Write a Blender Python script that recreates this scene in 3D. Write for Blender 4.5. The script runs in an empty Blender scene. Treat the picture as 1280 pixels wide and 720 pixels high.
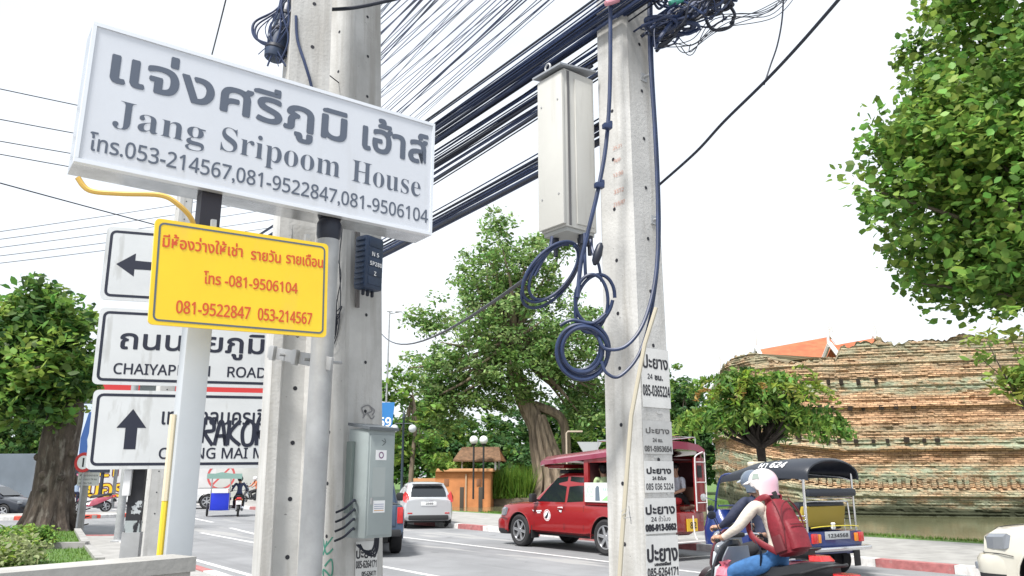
import bpy, bmesh, math, random
import numpy as np
from mathutils import Vector, Matrix
R = math.radians
random.seed(7); rng = np.random.default_rng(7)
scene = bpy.context.scene
COL = scene.collection

# ------------------------------------------------------------ camera, sky, sun, exposure
F = 987.0; EYE = 1.65; PITCH = R(13.5)
cam_data = bpy.data.cameras.new("camera"); cam = bpy.data.objects.new("camera", cam_data); COL.objects.link(cam)
cam.location = (0, 0, EYE); cam.rotation_euler = (R(90) + PITCH, 0, 0)
cam_data.sensor_width = 36; cam_data.lens = F / 1280 * 36; cam_data.clip_start = 0.05; cam_data.clip_end = 4000
scene.camera = cam

SUN_EL, SUN_AZ = R(58), R(215)      # azimuth clockwise from +Y
world = bpy.data.worlds.new("World"); scene.world = world; world.use_nodes = True
nt = world.node_tree; nt.nodes.clear()
wout = nt.nodes.new('ShaderNodeOutputWorld'); bg = nt.nodes.new('ShaderNodeBackground')
sky = nt.nodes.new('ShaderNodeTexSky'); sky.sky_type = 'NISHITA'; sky.sun_disc = False
sky.sun_elevation = SUN_EL; sky.sun_rotation = SUN_AZ; sky.dust_density = 4.0; sky.air_density = 1.2
tc = nt.nodes.new('ShaderNodeTexCoord'); mp = nt.nodes.new('ShaderNodeMapping'); mp.inputs['Scale'].default_value = (1, 1, 2.2)
nz = nt.nodes.new('ShaderNodeTexNoise'); nz.inputs['Scale'].default_value = 1.6; nz.inputs['Detail'].default_value = 6; nz.inputs['Roughness'].default_value = .55
cr = nt.nodes.new('ShaderNodeValToRGB')
cr.color_ramp.elements[0].position = .3; cr.color_ramp.elements[0].color = (.68, .745, .82, 1)
cr.color_ramp.elements[1].position = .62; cr.color_ramp.elements[1].color = (.90, .93, .96, 1)
scl = nt.nodes.new('ShaderNodeVectorMath'); scl.operation = 'SCALE'; scl.inputs['Scale'].default_value = 4.5
mx = nt.nodes.new('ShaderNodeMix'); mx.data_type = 'RGBA'; mx.inputs['Factor'].default_value = .9
L = nt.links.new
L(tc.outputs['Generated'], mp.inputs['Vector']); L(mp.outputs[0], nz.inputs['Vector']); L(nz.outputs['Fac'], cr.inputs[0])
L(cr.outputs[0], scl.inputs[0]); L(sky.outputs[0], mx.inputs[6]); L(scl.outputs[0], mx.inputs[7])
L(mx.outputs[2], bg.inputs[0]); bg.inputs[1].default_value = 0.105; L(bg.outputs[0], wout.inputs[0])

sun_d = bpy.data.lights.new("sun", 'SUN'); sun_d.energy = 2.3; sun_d.angle = R(12); sun_d.color = (1, .965, .91)
sun = bpy.data.objects.new("sun", sun_d); COL.objects.link(sun)
_sd = Vector((math.sin(SUN_AZ) * math.cos(SUN_EL), math.cos(SUN_AZ) * math.cos(SUN_EL), math.sin(SUN_EL)))
sun.rotation_euler = _sd.to_track_quat('Z', 'Y').to_euler(); sun.location = (0, 0, 60)
scene.view_settings.view_transform = 'Standard'; scene.view_settings.look = 'None'
scene.view_settings.gamma = 1; scene.view_settings.use_curve_mapping = False
scene.view_settings.exposure = 1.5

# ------------------------------------------------------------ pixel -> world helpers (1280x720 pixels of the photograph)
_c, _s = math.cos(PITCH), math.sin(PITCH)
def ray(px, py):
    a = (px - 640) / F; b = (360 - py) / F
    return Vector((a, _c - b * _s, _s + b * _c))
def at(px, py, Y):
    d = ray(px, py); return Vector((0, 0, EYE)) + d * (Y / d.y)
def gnd(px, py, z=0.0):
    d = ray(px, py); return Vector((0, 0, EYE)) + d * ((z - EYE) / d.z)
def atz(px, Z, Y):                      # column px, height Z, depth Y
    zc = Y * _c + (Z - EYE) * _s
    return Vector(((px - 640) / F * zc, Y, Z))
RD = Vector((-.6, .8, 0)); RN = Vector((.8, .6, 0))   # along the road (away), across the road (to the far side)
def rp(s, n, z=0.0): return RD * s + RN * n + Vector((0, 0, z))
ROADYAW = math.atan2(.8, -.6)

# ------------------------------------------------------------ materials
MATS = {}
def mat(name, col, rough=.6, metal=0., var=.0, vscale=6., bump=0., bscale=60., col2=None, spec=.5, coat=0., alpha=None, trans=0., stretch=None, emit=0.):
    if name in MATS: return MATS[name]
    m = bpy.data.materials.new(name); m.use_nodes = True; t = m.node_tree; b = t.nodes['Principled BSDF']
    b.inputs['Roughness'].default_value = rough; b.inputs['Metallic'].default_value = metal
    b.inputs['Specular IOR Level'].default_value = spec
    if coat: b.inputs['Coat Weight'].default_value = coat; b.inputs['Coat Roughness'].default_value = .05
    if trans: b.inputs['Transmission Weight'].default_value = trans
    c4 = tuple(col) + (1,)
    b.inputs['Base Color'].default_value = c4
    if emit: b.inputs['Emission Color'].default_value = c4; b.inputs['Emission Strength'].default_value = emit
    if var or bump or col2:
        co = t.nodes.new('ShaderNodeTexCoord'); mpn = t.nodes.new('ShaderNodeMapping'); t.links.new(co.outputs['Object'], mpn.inputs[0])
        if stretch: mpn.inputs['Scale'].default_value = stretch
    if var or col2:
        n = t.nodes.new('ShaderNodeTexNoise'); n.inputs['Scale'].default_value = vscale; n.inputs['Detail'].default_value = 7; n.inputs['Roughness'].default_value = .62
        t.links.new(mpn.outputs[0], n.inputs['Vector'])
        rmp = t.nodes.new('ShaderNodeValToRGB'); t.links.new(n.outputs['Fac'], rmp.inputs[0])
        c2 = tuple(col2) if col2 else tuple(max(0, x * (1 - var)) for x in col)
        c1 = tuple(col) if col2 else tuple(min(1, x * (1 + var * .6)) for x in col)
        rmp.color_ramp.elements[0].position = .36; rmp.color_ramp.elements[0].color = c2 + (1,)
        rmp.color_ramp.elements[1].position = .64; rmp.color_ramp.elements[1].color = c1 + (1,)
        t.links.new(rmp.outputs[0], b.inputs['Base Color'])
    if bump:
        n2 = t.nodes.new('ShaderNodeTexNoise'); n2.inputs['Scale'].default_value = bscale; n2.inputs['Detail'].default_value = 5
        t.links.new(mpn.outputs[0], n2.inputs['Vector'])
        bp = t.nodes.new('ShaderNodeBump'); bp.inputs['Strength'].default_value = bump; bp.inputs['Distance'].default_value = .02
        t.links.new(n2.outputs['Fac'], bp.inputs['Height']); t.links.new(bp.outputs[0], b.inputs['Normal'])
    MATS[name] = m
    return m

def wear(m, col, scale=5., lo=.62, hi=.68, rough=.85, stretch=None, rot=0.):
    """Patches of another colour (rust, flaked paint, pits, stains) laid over a material."""
    t = m.node_tree; b = t.nodes['Principled BSDF']
    co = t.nodes.new('ShaderNodeTexCoord'); mpn = t.nodes.new('ShaderNodeMapping'); t.links.new(co.outputs['Object'], mpn.inputs[0])
    if stretch: mpn.inputs['Scale'].default_value = stretch
    if rot:
        m0 = t.nodes.new('ShaderNodeMapping'); m0.inputs['Rotation'].default_value = (0, 0, rot); t.links.new(co.outputs['Object'], m0.inputs[0]); t.links.new(m0.outputs[0], mpn.inputs[0])
    n = t.nodes.new('ShaderNodeTexNoise'); n.inputs['Scale'].default_value = scale; n.inputs['Detail'].default_value = 5; n.inputs['Roughness'].default_value = .6
    t.links.new(mpn.outputs[0], n.inputs['Vector'])
    rmp = t.nodes.new('ShaderNodeValToRGB'); rmp.color_ramp.elements[0].position = lo; rmp.color_ramp.elements[1].position = hi
    t.links.new(n.outputs['Fac'], rmp.inputs[0])
    mixn = t.nodes.new('ShaderNodeMix'); mixn.data_type = 'RGBA'
    t.links.new(rmp.outputs[0], mixn.inputs['Factor'])
    src = b.inputs['Base Color']
    if src.is_linked: t.links.new(src.links[0].from_socket, mixn.inputs[6])
    else: mixn.inputs[6].default_value = src.default_value
    mixn.inputs[7].default_value = tuple(col) + (1,)
    t.links.new(mixn.outputs[2], src)
    return m

# ------------------------------------------------------------ mesh builder
class MB:
    def __init__(s): s.v = []; s.f = []; s.m = []; s.sm = []; s.cuts = []
    def add(s, vs, fs, mi=0, smooth=False):
        o = len(s.v); s.v += [tuple(v) for v in vs]
        for f in fs: s.f.append(tuple(i + o for i in f)); s.m.append(mi); s.sm.append(smooth)
        return s
    def box(s, c, d, rot=None, mi=0, bev=0.):
        """Box with centre c, full size d, optional rotation matrix; bev chamfers the four edges along the longest axis."""
        x, y, z = d[0] / 2, d[1] / 2, d[2] / 2
        if bev <= 0:
            vs = [Vector(p) for p in ((-x,-y,-z),(x,-y,-z),(x,y,-z),(-x,y,-z),(-x,-y,z),(x,-y,z),(x,y,z),(-x,y,z))]
            fs = [(0,3,2,1),(4,5,6,7),(0,1,5,4),(1,2,6,5),(2,3,7,6),(3,0,4,7)]
        else:
            bm = bmesh.new(); bmesh.ops.create_cube(bm, size=1.0)
            for v in bm.verts: v.co = Vector((v.co.x * d[0], v.co.y * d[1], v.co.z * d[2]))
            bmesh.ops.bevel(bm, geom=list(bm.edges), offset=min(bev, .49 * min(d)), segments=2, affect='EDGES', profile=.6)
            bm.verts.index_update()
            vs = [v.co.copy() for v in bm.verts]; fs = [[v.index for v in f.verts] for f in bm.faces]; bm.free()
        if rot is not None: vs = [rot @ v for v in vs]
        c = Vector(c)
        return s.add([v + c for v in vs], fs, mi, bev > 0)
    def prism(s, poly, ext, mi=0, smooth=False):
        """Extrude a 3D polygon by vector ext."""
        n = len(poly); e = Vector(ext); p = [Vector(a) for a in poly]
        vs = p + [a + e for a in p]
        fs = [tuple(range(n))[::-1], tuple(range(n, 2 * n))]
        for i in range(n): fs.append((i, (i + 1) % n, (i + 1) % n + n, i + n))
        return s.add(vs, fs, mi, smooth)
    def tube(s, pts, r, seg=8, mi=0, cap=True, closed=False, flat=None):
        pts = [Vector(p) for p in pts]; n = len(pts)
        rr = r if hasattr(r, '__len__') else [r] * n
        vs = []; up = Vector((0, 0, 1)); prev = None
        for i, p in enumerate(pts):
            a = pts[(i - 1) % n] if (closed or i > 0) else p
            b = pts[(i + 1) % n] if (closed or i < n - 1) else p
            t = (b - a)
            t = t.normalized() if t.length > 1e-9 else Vector((0, 0, 1))
            if prev is None:
                u = t.cross(up)
                if u.length < 1e-3: u = t.cross(Vector((1, 0, 0)))
                u.normalize()
            else:
                u = prev - t * prev.dot(t)
                if u.length < 1e-6: u = t.orthogonal()
                u.normalize()
            prev = u; w = t.cross(u)
            for k in range(seg):
                an = 2 * math.pi * k / seg
                vs.append(p + (u * math.cos(an) + w * math.sin(an) * (flat or 1)) * rr[i])
        fs = []
        m = n if closed else n - 1
        for i in range(m):
            j = (i + 1) % n
            for k in range(seg):
                q = (k + 1) % seg
                fs.append((i * seg + k, i * seg + q, j * seg + q, j * seg + k))
        if cap and not closed:
            fs.append(tuple(range(seg))[::-1]); fs.append(tuple((n - 1) * seg + k for k in range(seg)))
        return s.add(vs, fs, mi, True)
    def lathe(s, prof, c=(0, 0, 0), axis='z', seg=24, mi=0, rot=None, smooth=True):
        """prof: list of (radius, height) revolved about an axis through c."""
        vs = []; n = len(prof)
        for (r, h) in prof:
            for k in range(seg):
                an = 2 * math.pi * k / seg; a, b = r * math.cos(an), r * math.sin(an)
                p = Vector((a, b, h)) if axis == 'z' else (Vector((a, h, b)) if axis == 'y' else Vector((h, a, b)))
                if rot is not None: p = rot @ p
                vs.append(p + Vector(c))
        fs = []
        for i in range(n - 1):
            for k in range(seg):
                q = (k + 1) % seg; f = (i * seg + k, i * seg + q, (i + 1) * seg + q, (i + 1) * seg + k)
                fs.append(f if axis != 'y' else f[::-1])
        return s.add(vs, fs, mi, smooth)
    def ball(s, c, r, mi=0, seg=14, rings=9):
        rr = (r, r, r) if not hasattr(r, '__len__') else r
        prof = []
        vs = []; fs = []
        for i in range(rings + 1):
            th = math.pi * i / rings
            for k in range(seg):
                an = 2 * math.pi * k / seg
                vs.append((c[0] + rr[0] * math.sin(th) * math.cos(an), c[1] + rr[1] * math.sin(th) * math.sin(an), c[2] + rr[2] * math.cos(th)))
        for i in range(rings):
            for k in range(seg):
                q = (k + 1) % seg; fs.append((i * seg + k, (i + 1) * seg + k, (i + 1) * seg + q, i * seg + q))
        return s.add(vs, fs, mi, True)
    def loft(s, rings, mi=0, smooth=True, cap=True, closed=True):
        n = len(rings[0]); vs = [p for r in rings for p in r]; fs = []
        for i in range(len(rings) - 1):
            for k in range(n if closed else n - 1):
                q = (k + 1) % n; fs.append((i * n + k, i * n + q, (i + 1) * n + q, (i + 1) * n + k))
        if cap and closed: fs.append(tuple(range(n))[::-1]); fs.append(tuple((len(rings) - 1) * n + k for k in range(n)))
        return s.add(vs, fs, mi, smooth)
    def build(s, name, mats, parent=None, loc=None, angle=35, weld=False):
        cuts = [c for c in s.cuts if 0 < c < len(s.f)]
        if cuts and name == 'lettering':        # one part per written line
            lo = 0; o = None
            for hi in cuts + [len(s.f)]:
                ids = sorted({i for f in s.f[lo:hi] for i in f}); mp_ = {a: b for b, a in enumerate(ids)}; q = MB()
                q.v = [s.v[i] for i in ids]; q.f = [tuple(mp_[i] for i in f) for f in s.f[lo:hi]]; q.m = s.m[lo:hi]; q.sm = s.sm[lo:hi]
                o = q.build(name, mats, parent, loc, angle, weld); lo = hi
            return o
        me = bpy.data.meshes.new(name); me.from_pydata(s.v, [], s.f)
        if not isinstance(mats, (list, tuple)): mats = [mats]
        for m in mats: me.materials.append(m)
        me.polygons.foreach_set('material_index', s.m); me.polygons.foreach_set('use_smooth', s.sm)
        bm = bmesh.new(); bm.from_mesh(me)
        if weld: bmesh.ops.remove_doubles(bm, verts=bm.verts, dist=1e-5)
        bmesh.ops.recalc_face_normals(bm, faces=bm.faces)
        lim = R(angle)
        for e in bm.edges:
            if len(e.link_faces) == 2 and e.calc_face_angle(0) > lim: e.smooth = False
        bm.to_mesh(me); bm.free(); me.update()
        o = bpy.data.objects.new(name, me); COL.objects.link(o)
        if parent is not None: o.parent = parent
        if loc is not None: o.location = loc
        return o

def tag(o, label=None, cat=None, group=None, kind=None):
    if label: o['label'] = label
    if cat: o['category'] = cat
    if group: o['group'] = group
    if kind: o['kind'] = kind
    return o
def empty(name, loc=(0, 0, 0), yaw=0., label=None, cat=None, group=None):
    o = bpy.data.objects.new(name, None); COL.objects.link(o); o.location = loc; o.rotation_euler = (0, 0, yaw); o.empty_display_size = .2
    return tag(o, label, cat, group)
def copy_tree(o, parent=None):
    c = o.copy(); COL.objects.link(c)
    if parent is not None: c.parent = parent
    for ch in [x for x in bpy.data.objects if x.parent == o]: copy_tree(ch, c)
    return c
def rotz(a): return Matrix.Rotation(a, 3, 'Z')
def spline(pts, n=8):
    """Catmull-Rom through points."""
    P = [Vector(p) for p in pts]; out = []
    for i in range(len(P) - 1):
        a = P[max(i - 1, 0)]; b = P[i]; c = P[i + 1]; d = P[min(i + 2, len(P) - 1)]
        for k in range(n):
            t = k / n
            out.append(.5 * ((2 * b) + (c - a) * t + (2 * a - 5 * b + 4 * c - d) * t * t + (3 * b - a - 3 * c + d) * t ** 3))
    out.append(P[-1]); return out

# ------------------------------------------------------------ lettering: glyph outlines of Blender's own font turned into mesh
def style(s, st):
    up, lo, dg = {'serif': (0x1D400, 0x1D41A, 0), 'sans': (0x1D5A0, 0x1D5BA, 0x1D7E2), 'bold': (0x1D5D4, 0x1D5EE, 0x1D7EC)}.get(st, (0, 0, 0))
    r = ''
    for ch in s:
        if 'A' <= ch <= 'Z' and up: r += chr(up + ord(ch) - 65)
        elif 'a' <= ch <= 'z' and lo: r += chr(lo + ord(ch) - 97)
        elif '0' <= ch <= '9' and dg: r += chr(dg + ord(ch) - 48)
        else: r += ch
    return r
_TXT = {}
def text_mesh(s, offset=0.):
    key = (s, offset)
    if key in _TXT: return _TXT[key]
    cu = bpy.data.curves.new('glyphs', 'FONT'); cu.body = s; cu.offset = offset; cu.resolution_u = 4
    o = bpy.data.objects.new('glyphs', cu); COL.objects.link(o)
    dg = bpy.context.evaluated_depsgraph_get(); dg.update()
    me = o.evaluated_get(dg).to_mesh()
    V = np.array([v.co[:2] for v in me.vertices]) if len(me.vertices) else np.zeros((0, 2))
    Fc = [tuple(p.vertices) for p in me.polygons]
    o.evaluated_get(dg).to_mesh_clear()
    bpy.data.objects.remove(o); bpy.data.curves.remove(cu)
    _TXT[key] = (V, Fc); return _TXT[key]
class Plate:
    """A flat rectangle in space: origin at its lower left corner, unit vectors u (right), v (up), w (out of the face)."""
    def __init__(s, o, u, v, W, Hh):
        s.o = Vector(o); s.u = Vector(u).normalized(); s.v = Vector(v).normalized(); s.w = s.u.cross(s.v).normalized(); s.W = W; s.H = Hh
    def p(s, a, b, c=0.): return s.o + s.u * a + s.v * b + s.w * c
    def slab(s, mb, a0, b0, a1, b1, c0, c1, mi=0, r=0.):
        if r <= 0: pl = [(a0, b0), (a1, b0), (a1, b1), (a0, b1)]
        else:
            pl = []
            for (cx, cy, st) in ((a1 - r, b0 + r, -90), (a1 - r, b1 - r, 0), (a0 + r, b1 - r, 90), (a0 + r, b0 + r, 180)):
                for k in range(5): an = R(st + 22.5 * k); pl.append((cx + r * math.cos(an), cy + r * math.sin(an)))
        mb.prism([s.p(a, b, c0) for a, b in pl], s.w * (c1 - c0), mi)
    def ring(s, mb, a0, b0, a1, b1, wd, c, mi=0, r=0.):
        """Painted border line: a rounded frame just proud of the face."""
        def rr(a0, b0, a1, b1, r):
            pl = []
            for (cx, cy, st) in ((a1 - r, b0 + r, -90), (a1 - r, b1 - r, 0), (a0 + r, b1 - r, 90), (a0 + r, b0 + r, 180)):
                for k in range(5): an = R(st + 22.5 * k); pl.append((cx + r * math.cos(an), cy + r * math.sin(an)))
            return pl
        A = rr(a0, b0, a1, b1, r + wd); B = rr(a0 + wd, b0 + wd, a1 - wd, b1 - wd, r); n = len(A)
        mb.add([s.p(a, b, c) for a, b in A] + [s.p(a, b, c) for a, b in B], [(i, (i + 1) % n, (i + 1) % n + n, i + n) for i in range(n)], mi)
    def poly(s, mb, pts, c, mi=0): mb.add([s.p(a, b, c) for a, b in pts], [tuple(range(len(pts)))], mi)
    def text(s, mb, txt, a0, b0, a1, hgt, c=.0015, mi=0, bold=0., offset=0., st=None, capref='H'):
        """Write txt from a0 to a1 (its ink fills that width) on baseline b0; hgt is the height of a capital (or of a Thai consonant)."""
        V, Fc = text_mesh(style(txt, st), offset)
        if not len(V): return
        ref, _ = text_mesh(style(capref, st), offset)
        x0, x1 = V[:, 0].min(), V[:, 0].max(); sy = hgt / (ref[:, 1].max() - min(0, ref[:, 1].min())); sx = (a1 - a0) / max(1e-6, x1 - x0)
        cp = [(0, 0)] if not bold else [(bold * math.cos(k * math.pi / 3), bold * math.sin(k * math.pi / 3)) for k in range(6)] + [(0, 0)]
        for k, (dx, dy) in enumerate(cp):
            mb.add([s.p(a0 + (x - x0) * sx + dx, b0 + y * sy + dy, c + k * 4e-5) for x, y in V], Fc, mi)
        mb.cuts.append(len(mb.f))
    def strokes(s, mb, lines, wd, c=.0015, mi=0):
        """Brush or spray lines: each a list of (a, b)."""
        kk = 0
        for ln in lines:
            P = spline([(a, b, 0) for a, b in ln], 6)
            vs = []; fs = []
            for i, q in enumerate(P):
                t = (P[min(i + 1, len(P) - 1)] - P[max(i - 1, 0)]).normalized(); nn = Vector((-t.y, t.x, 0)) * wd / 2
                for z in (q + nn, q - nn): vs.append(s.p(z.x, z.y, c + kk * 3e-5))
            for i in range(len(P) - 1): fs.append((2 * i, 2 * i + 1, 2 * i + 3, 2 * i + 2))
            mb.add(vs, fs, mi); kk += 1
# ------------------------------------------------------------ palette
def leafmat(name, col, hv=.045, vv=.5):
    if name in MATS: return MATS[name]
    m = bpy.data.materials.new(name); m.use_nodes = True; t = m.node_tree; b = t.nodes['Principled BSDF']; out = t.nodes['Material Output']
    g = t.nodes.new('ShaderNodeNewGeometry'); h = t.nodes.new('ShaderNodeHueSaturation'); h.inputs['Color'].default_value = tuple(col) + (1,)
    m1 = t.nodes.new('ShaderNodeMapRange'); m1.inputs[3].default_value = .5 - hv; m1.inputs[4].default_value = .5 + hv * .4
    m2 = t.nodes.new('ShaderNodeMapRange'); m2.inputs[3].default_value = 1 - vv; m2.inputs[4].default_value = 1 + vv
    wn = t.nodes.new('ShaderNodeTexWhiteNoise'); wn.noise_dimensions = '1D'
    t.links.new(g.outputs['Random Per Island'], m1.inputs[0]); t.links.new(g.outputs['Random Per Island'], wn.inputs['W']); t.links.new(wn.outputs['Value'], m2.inputs[0])
    t.links.new(m1.outputs[0], h.inputs['Hue']); t.links.new(m2.outputs[0], h.inputs['Value']); t.links.new(h.outputs[0], b.inputs['Base Color'])
    b.inputs['Roughness'].default_value = .5; b.inputs['Specular IOR Level'].default_value = .35
    tr = t.nodes.new('ShaderNodeBsdfTranslucent'); t.links.new(h.outputs[0], tr.inputs[0])
    mxs = t.nodes.new('ShaderNodeMixShader'); mxs.inputs[0].default_value = .48
    t.links.new(b.outputs[0], mxs.inputs[1]); t.links.new(tr.outputs[0], mxs.inputs[2]); t.links.new(mxs.outputs[0], out.inputs[0])
    MATS[name] = m; return m

M_asphalt = mat('asphalt', (.235, .24, .25), .8, var=.12, vscale=.9, bump=.25, bscale=90, spec=.3)
wear(M_asphalt, (.165, .17, .18), .35, .5, .75, stretch=(1, 1, 1)); wear(M_asphalt, (.15, .153, .16), 1.0, .5, .72, stretch=(.05, 1.1, 1), rot=-math.atan2(.8, -.6)); wear(M_asphalt, (.07, .07, .075), 1.3, .66, .76); wear(M_asphalt, (.30, .30, .30), .5, .60, .63, stretch=(.25, 1.6, 1), rot=-math.atan2(.8, -.6)); wear(M_asphalt, (.25, .25, .25), 60, .60, .7)
M_pave = mat('paving_concrete', (.30, .295, .285), .85, var=.2, vscale=2.5, bump=.2, bscale=50)
M_paint = mat('road_paint', (.62, .62, .62), .6, var=.25, vscale=14)
wear(M_paint, (.2, .2, .21), 9, .6, .72)
M_kwhite = mat('kerb_white', (.62, .61, .6), .8, var=.2, vscale=8); wear(M_kwhite, (.35, .34, .32), 6, .6, .8)
M_kred = mat('kerb_red', (.36, .13, .13), .8, var=.25, vscale=8); wear(M_kred, (.34, .29, .27), 6, .58, .8)
M_kredb = mat('kerb_bright_red', (.62, .09, .06), .7, var=.2, vscale=8)
M_dirt = mat('earth', (.12, .09, .06), .95, var=.4, vscale=3)
M_grass = mat('lawn', (.09, .17, .035), .9, var=.35, vscale=7, bump=.6, bscale=120)
M_blade = leafmat('grass_blade', (.11, .22, .035), .03, .5)
M_bark = mat('bark', (.085, .066, .052), .95, var=.5, vscale=5, bump=1., bscale=16, stretch=(1.4, 1.4, .45)); wear(M_bark, (.19, .17, .145), 4, .52, .68, stretch=(1.5, 1.5, .5))
M_bark2 = mat('pale_bark', (.22, .17, .125), .95, var=.55, vscale=2.2, bump=1., bscale=5, stretch=(2.2, 2.2, .25))
M_conc = mat('pole_concrete', (.49, .49, .48), .85, var=.16, vscale=2.4, bump=.14, bscale=60)
wear(M_conc, (.30, .295, .28), 1.7, .52, .75, stretch=(1, 1, .5)); wear(M_conc, (.33, .32, .30), 5, .50, .72, stretch=(2.2, 2.2, .16)); wear(M_conc, (.24, .225, .20), 2.2, .66, .74, stretch=(1.3, 1.3, .6)); wear(M_conc, (.2, .2, .2), 34, .70, .74)
M_galv = mat('galvanised_steel', (.36, .37, .38), .55, .35, var=.14, vscale=7)
M_black = mat('cable_black', (.008, .012, .026), .45)
M_navy = mat('cable_navy', (.015, .030, .085), .45, var=.3, vscale=9)
M_white = mat('white_paint', (.78, .79, .81), .4)
M_alu = mat('aluminium', (.62, .64, .67), .3, .85, var=.08, vscale=4)
M_ink = mat('black_ink', (.012, .013, .02), .6)
M_glassd = mat('dark_glass', (.012, .016, .02), .06, spec=.8)
M_rub = mat('tyre_rubber', (.02, .02, .022), .8)
M_chrome = mat('chrome', (.7, .7, .72), .15, 1.)
M_steelpaint = mat('grey_paint', (.40, .43, .46), .5, var=.06, vscale=3)
wear(M_steelpaint, (.26, .14, .07), 3.2, .70, .74); wear(M_steelpaint, (.08, .035, .02), 3.2, .745, .77)

# ------------------------------------------------------------ the ground
S0, S1 = -60, 420
def sheet(name, poly, z, m, thick=0., label=None):
    mb = MB()
    if thick: mb.prism([(p[0], p[1], z - thick) for p in poly], (0, 0, thick))
    else: mb.add([(p[0], p[1], z) for p in poly], [tuple(range(len(poly)))])
    return tag(mb.build(name, m), kind='structure')
Q = 1500
sheet('ground', [(-Q, -Q), (Q, -Q), (Q, Q), (-Q, Q)], -1.0, M_dirt)
sheet('road', [rp(-200, -300), rp(-200, 15.2), rp(S1, 15.2), rp(S1, -300)], 0, M_asphalt, .5)
sheet('far_pavement', [rp(-100, 15.38), rp(-100, 20.6), rp(S1, 20.6), rp(S1, 15.38)], .13, M_pave, .6)
# the near footpath, with its rounded corner at the side street
near = [rp(-60, -60), rp(-60, 4.22)] + [rp(20, 4.22), rp(22.5, 4.5), rp(24, 5.0), rp(24.6, 4.6), rp(25.3, 2.5), rp(26.2, -1), rp(27, -8), rp(27, -60)]
sheet('near_pavement', near, .12, M_pave, .4)

def kerb(name, pts, w, h, seg, mats, bright=False):
    """Painted kerb: a strip of stones along a line, red and white in turn."""
    P = [Vector(p) for p in pts]; L_ = [0]
    for i in range(len(P) - 1): L_.append(L_[-1] + (P[i + 1] - P[i]).length)
    def pos(d):
        for i in range(len(P) - 1):
            if d <= L_[i + 1] or i == len(P) - 2:
                t = (d - L_[i]) / (L_[i + 1] - L_[i]); return P[i].lerp(P[i + 1], t), (P[i + 1] - P[i]).normalized()
    mb = MB(); d = 0; k = 0
    while d < L_[-1] - .2:
        e = min(d + seg, L_[-1]); a, ta = pos(d + .004); b, tb = pos(e - .004)
        na = Vector((-ta.y, ta.x, 0)); nb = Vector((-tb.y, tb.x, 0)); ch = .025
        def rg(p, n): return [p + Vector((0, 0, -.05)), p + Vector((0, 0, h - ch)), p + n * ch + Vector((0, 0, h)), p + n * w + Vector((0, 0, h)), p + n * w + Vector((0, 0, -.05))]
        mb.loft([rg(a, na), rg(b, nb)], k % 2, smooth=False); d = e; k += 1
    return tag(mb.build(name, mats), kind='structure')
kerb('far_kerb', [rp(110, 15.2), rp(-70, 15.2)], -.2, .15, 1.45, [M_kred, M_kwhite]).location = (0, 0, 0)
kerb('near_kerb', [rp(-30, 4.42), rp(20, 4.42), rp(22.5, 4.7), rp(24.1, 5.2), rp(24.8, 4.7), rp(25.5, 2.6), rp(26.4, -1), rp(27.2, -8), rp(27.2, -40)], .2, .14, 1.3, [M_kred, M_kwhite])

def stripe(name, a, b, w, z=.004):
    a, b = Vector(a), Vector(b); t = (b - a).normalized(); n = Vector((-t.y, t.x, 0)) * w / 2
    mb = MB(); mb.add([v + Vector((0, 0, z)) for v in (a - n, b - n, b + n, a + n)], [(0, 1, 2, 3)])
    return tag(mb.build(name, M_paint), kind='structure')
stripe('road_marking', rp(-60, 11.6), rp(28, 11.6), .13); stripe('road_marking', rp(-60, 7.55), rp(26, 7.55), .13)
stripe('road_marking', rp(-60, 5.05), rp(21, 5.05), .13)
stripe('road_marking', rp(21, 5.05), rp(24.5, 6.0), .13)
for k in range(5): stripe('road_marking', rp(33 + 6 * k, 9.2), rp(36 + 6 * k, 9.2), .13)
stripe('road_marking', gnd(228, 645), gnd(266, 653), .16)
stripe('road_marking', gnd(288, 660), gnd(320, 668), .14)

# moat, banks
M_water = mat('moat_water', (.13, .135, .075), .10, spec=.5, bump=.12, bscale=1.3)
sheet('water', [rp(-100, 21.0), rp(-100, 140), rp(300, 140), rp(300, 21.0)], -.42, M_water)
mb = MB()
prof = [(20.6, .13), (20.75, .16), (21.2, .1), (21.7, -.25), (22.0, -.6)]
N = 60
mb.loft([[rp(-100 + 4 * i, n + (random.uniform(-.12, .12) if n > 21 else 0), z) for n, z in prof] for i in range(N)], smooth=True, closed=False)
tag(mb.build('grass_bank', M_grass), kind='structure')
def blades(name, pts, h, w, m, lean=.35):
    """Blades of grass at the given ground points, one mesh."""
    n = len(pts); P = np.array(pts); an = rng.uniform(0, 6.283, n); hh = h * rng.uniform(.5, 1.3, n); ln = rng.normal(0, lean, (n, 2)) * hh[:, None]
    dx = np.stack([np.cos(an), np.sin(an), np.zeros(n)], 1) * (w * rng.uniform(.6, 1.2, n))[:, None]
    tip = P + np.concatenate([ln, hh[:, None]], 1)
    V = np.stack([P - dx, P + dx, tip], 1).reshape(-1, 3)
    me = bpy.data.meshes.new(name); me.vertices.add(3 * n); me.vertices.foreach_set('co', V.ravel())
    me.loops.add(3 * n); me.loops.foreach_set('vertex_index', np.arange(3 * n)); me.polygons.add(n)
    me.polygons.foreach_set('loop_start', np.arange(n) * 3); me.update(calc_edges=True); me.materials.append(m)
    o = bpy.data.objects.new(name, me); COL.objects.link(o); return o
pts = []
for i in range(16000):
    s = rng.uniform(-22, 30); n = rng.uniform(20.65, 21.6); z = .15 if n < 21.2 else .1 - (n - 21.2) * .6
    p = rp(s, n, z); pts.append(tuple(p))
tag(blades('grass', pts, .08, .014, M_blade), kind='stuff')

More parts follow.
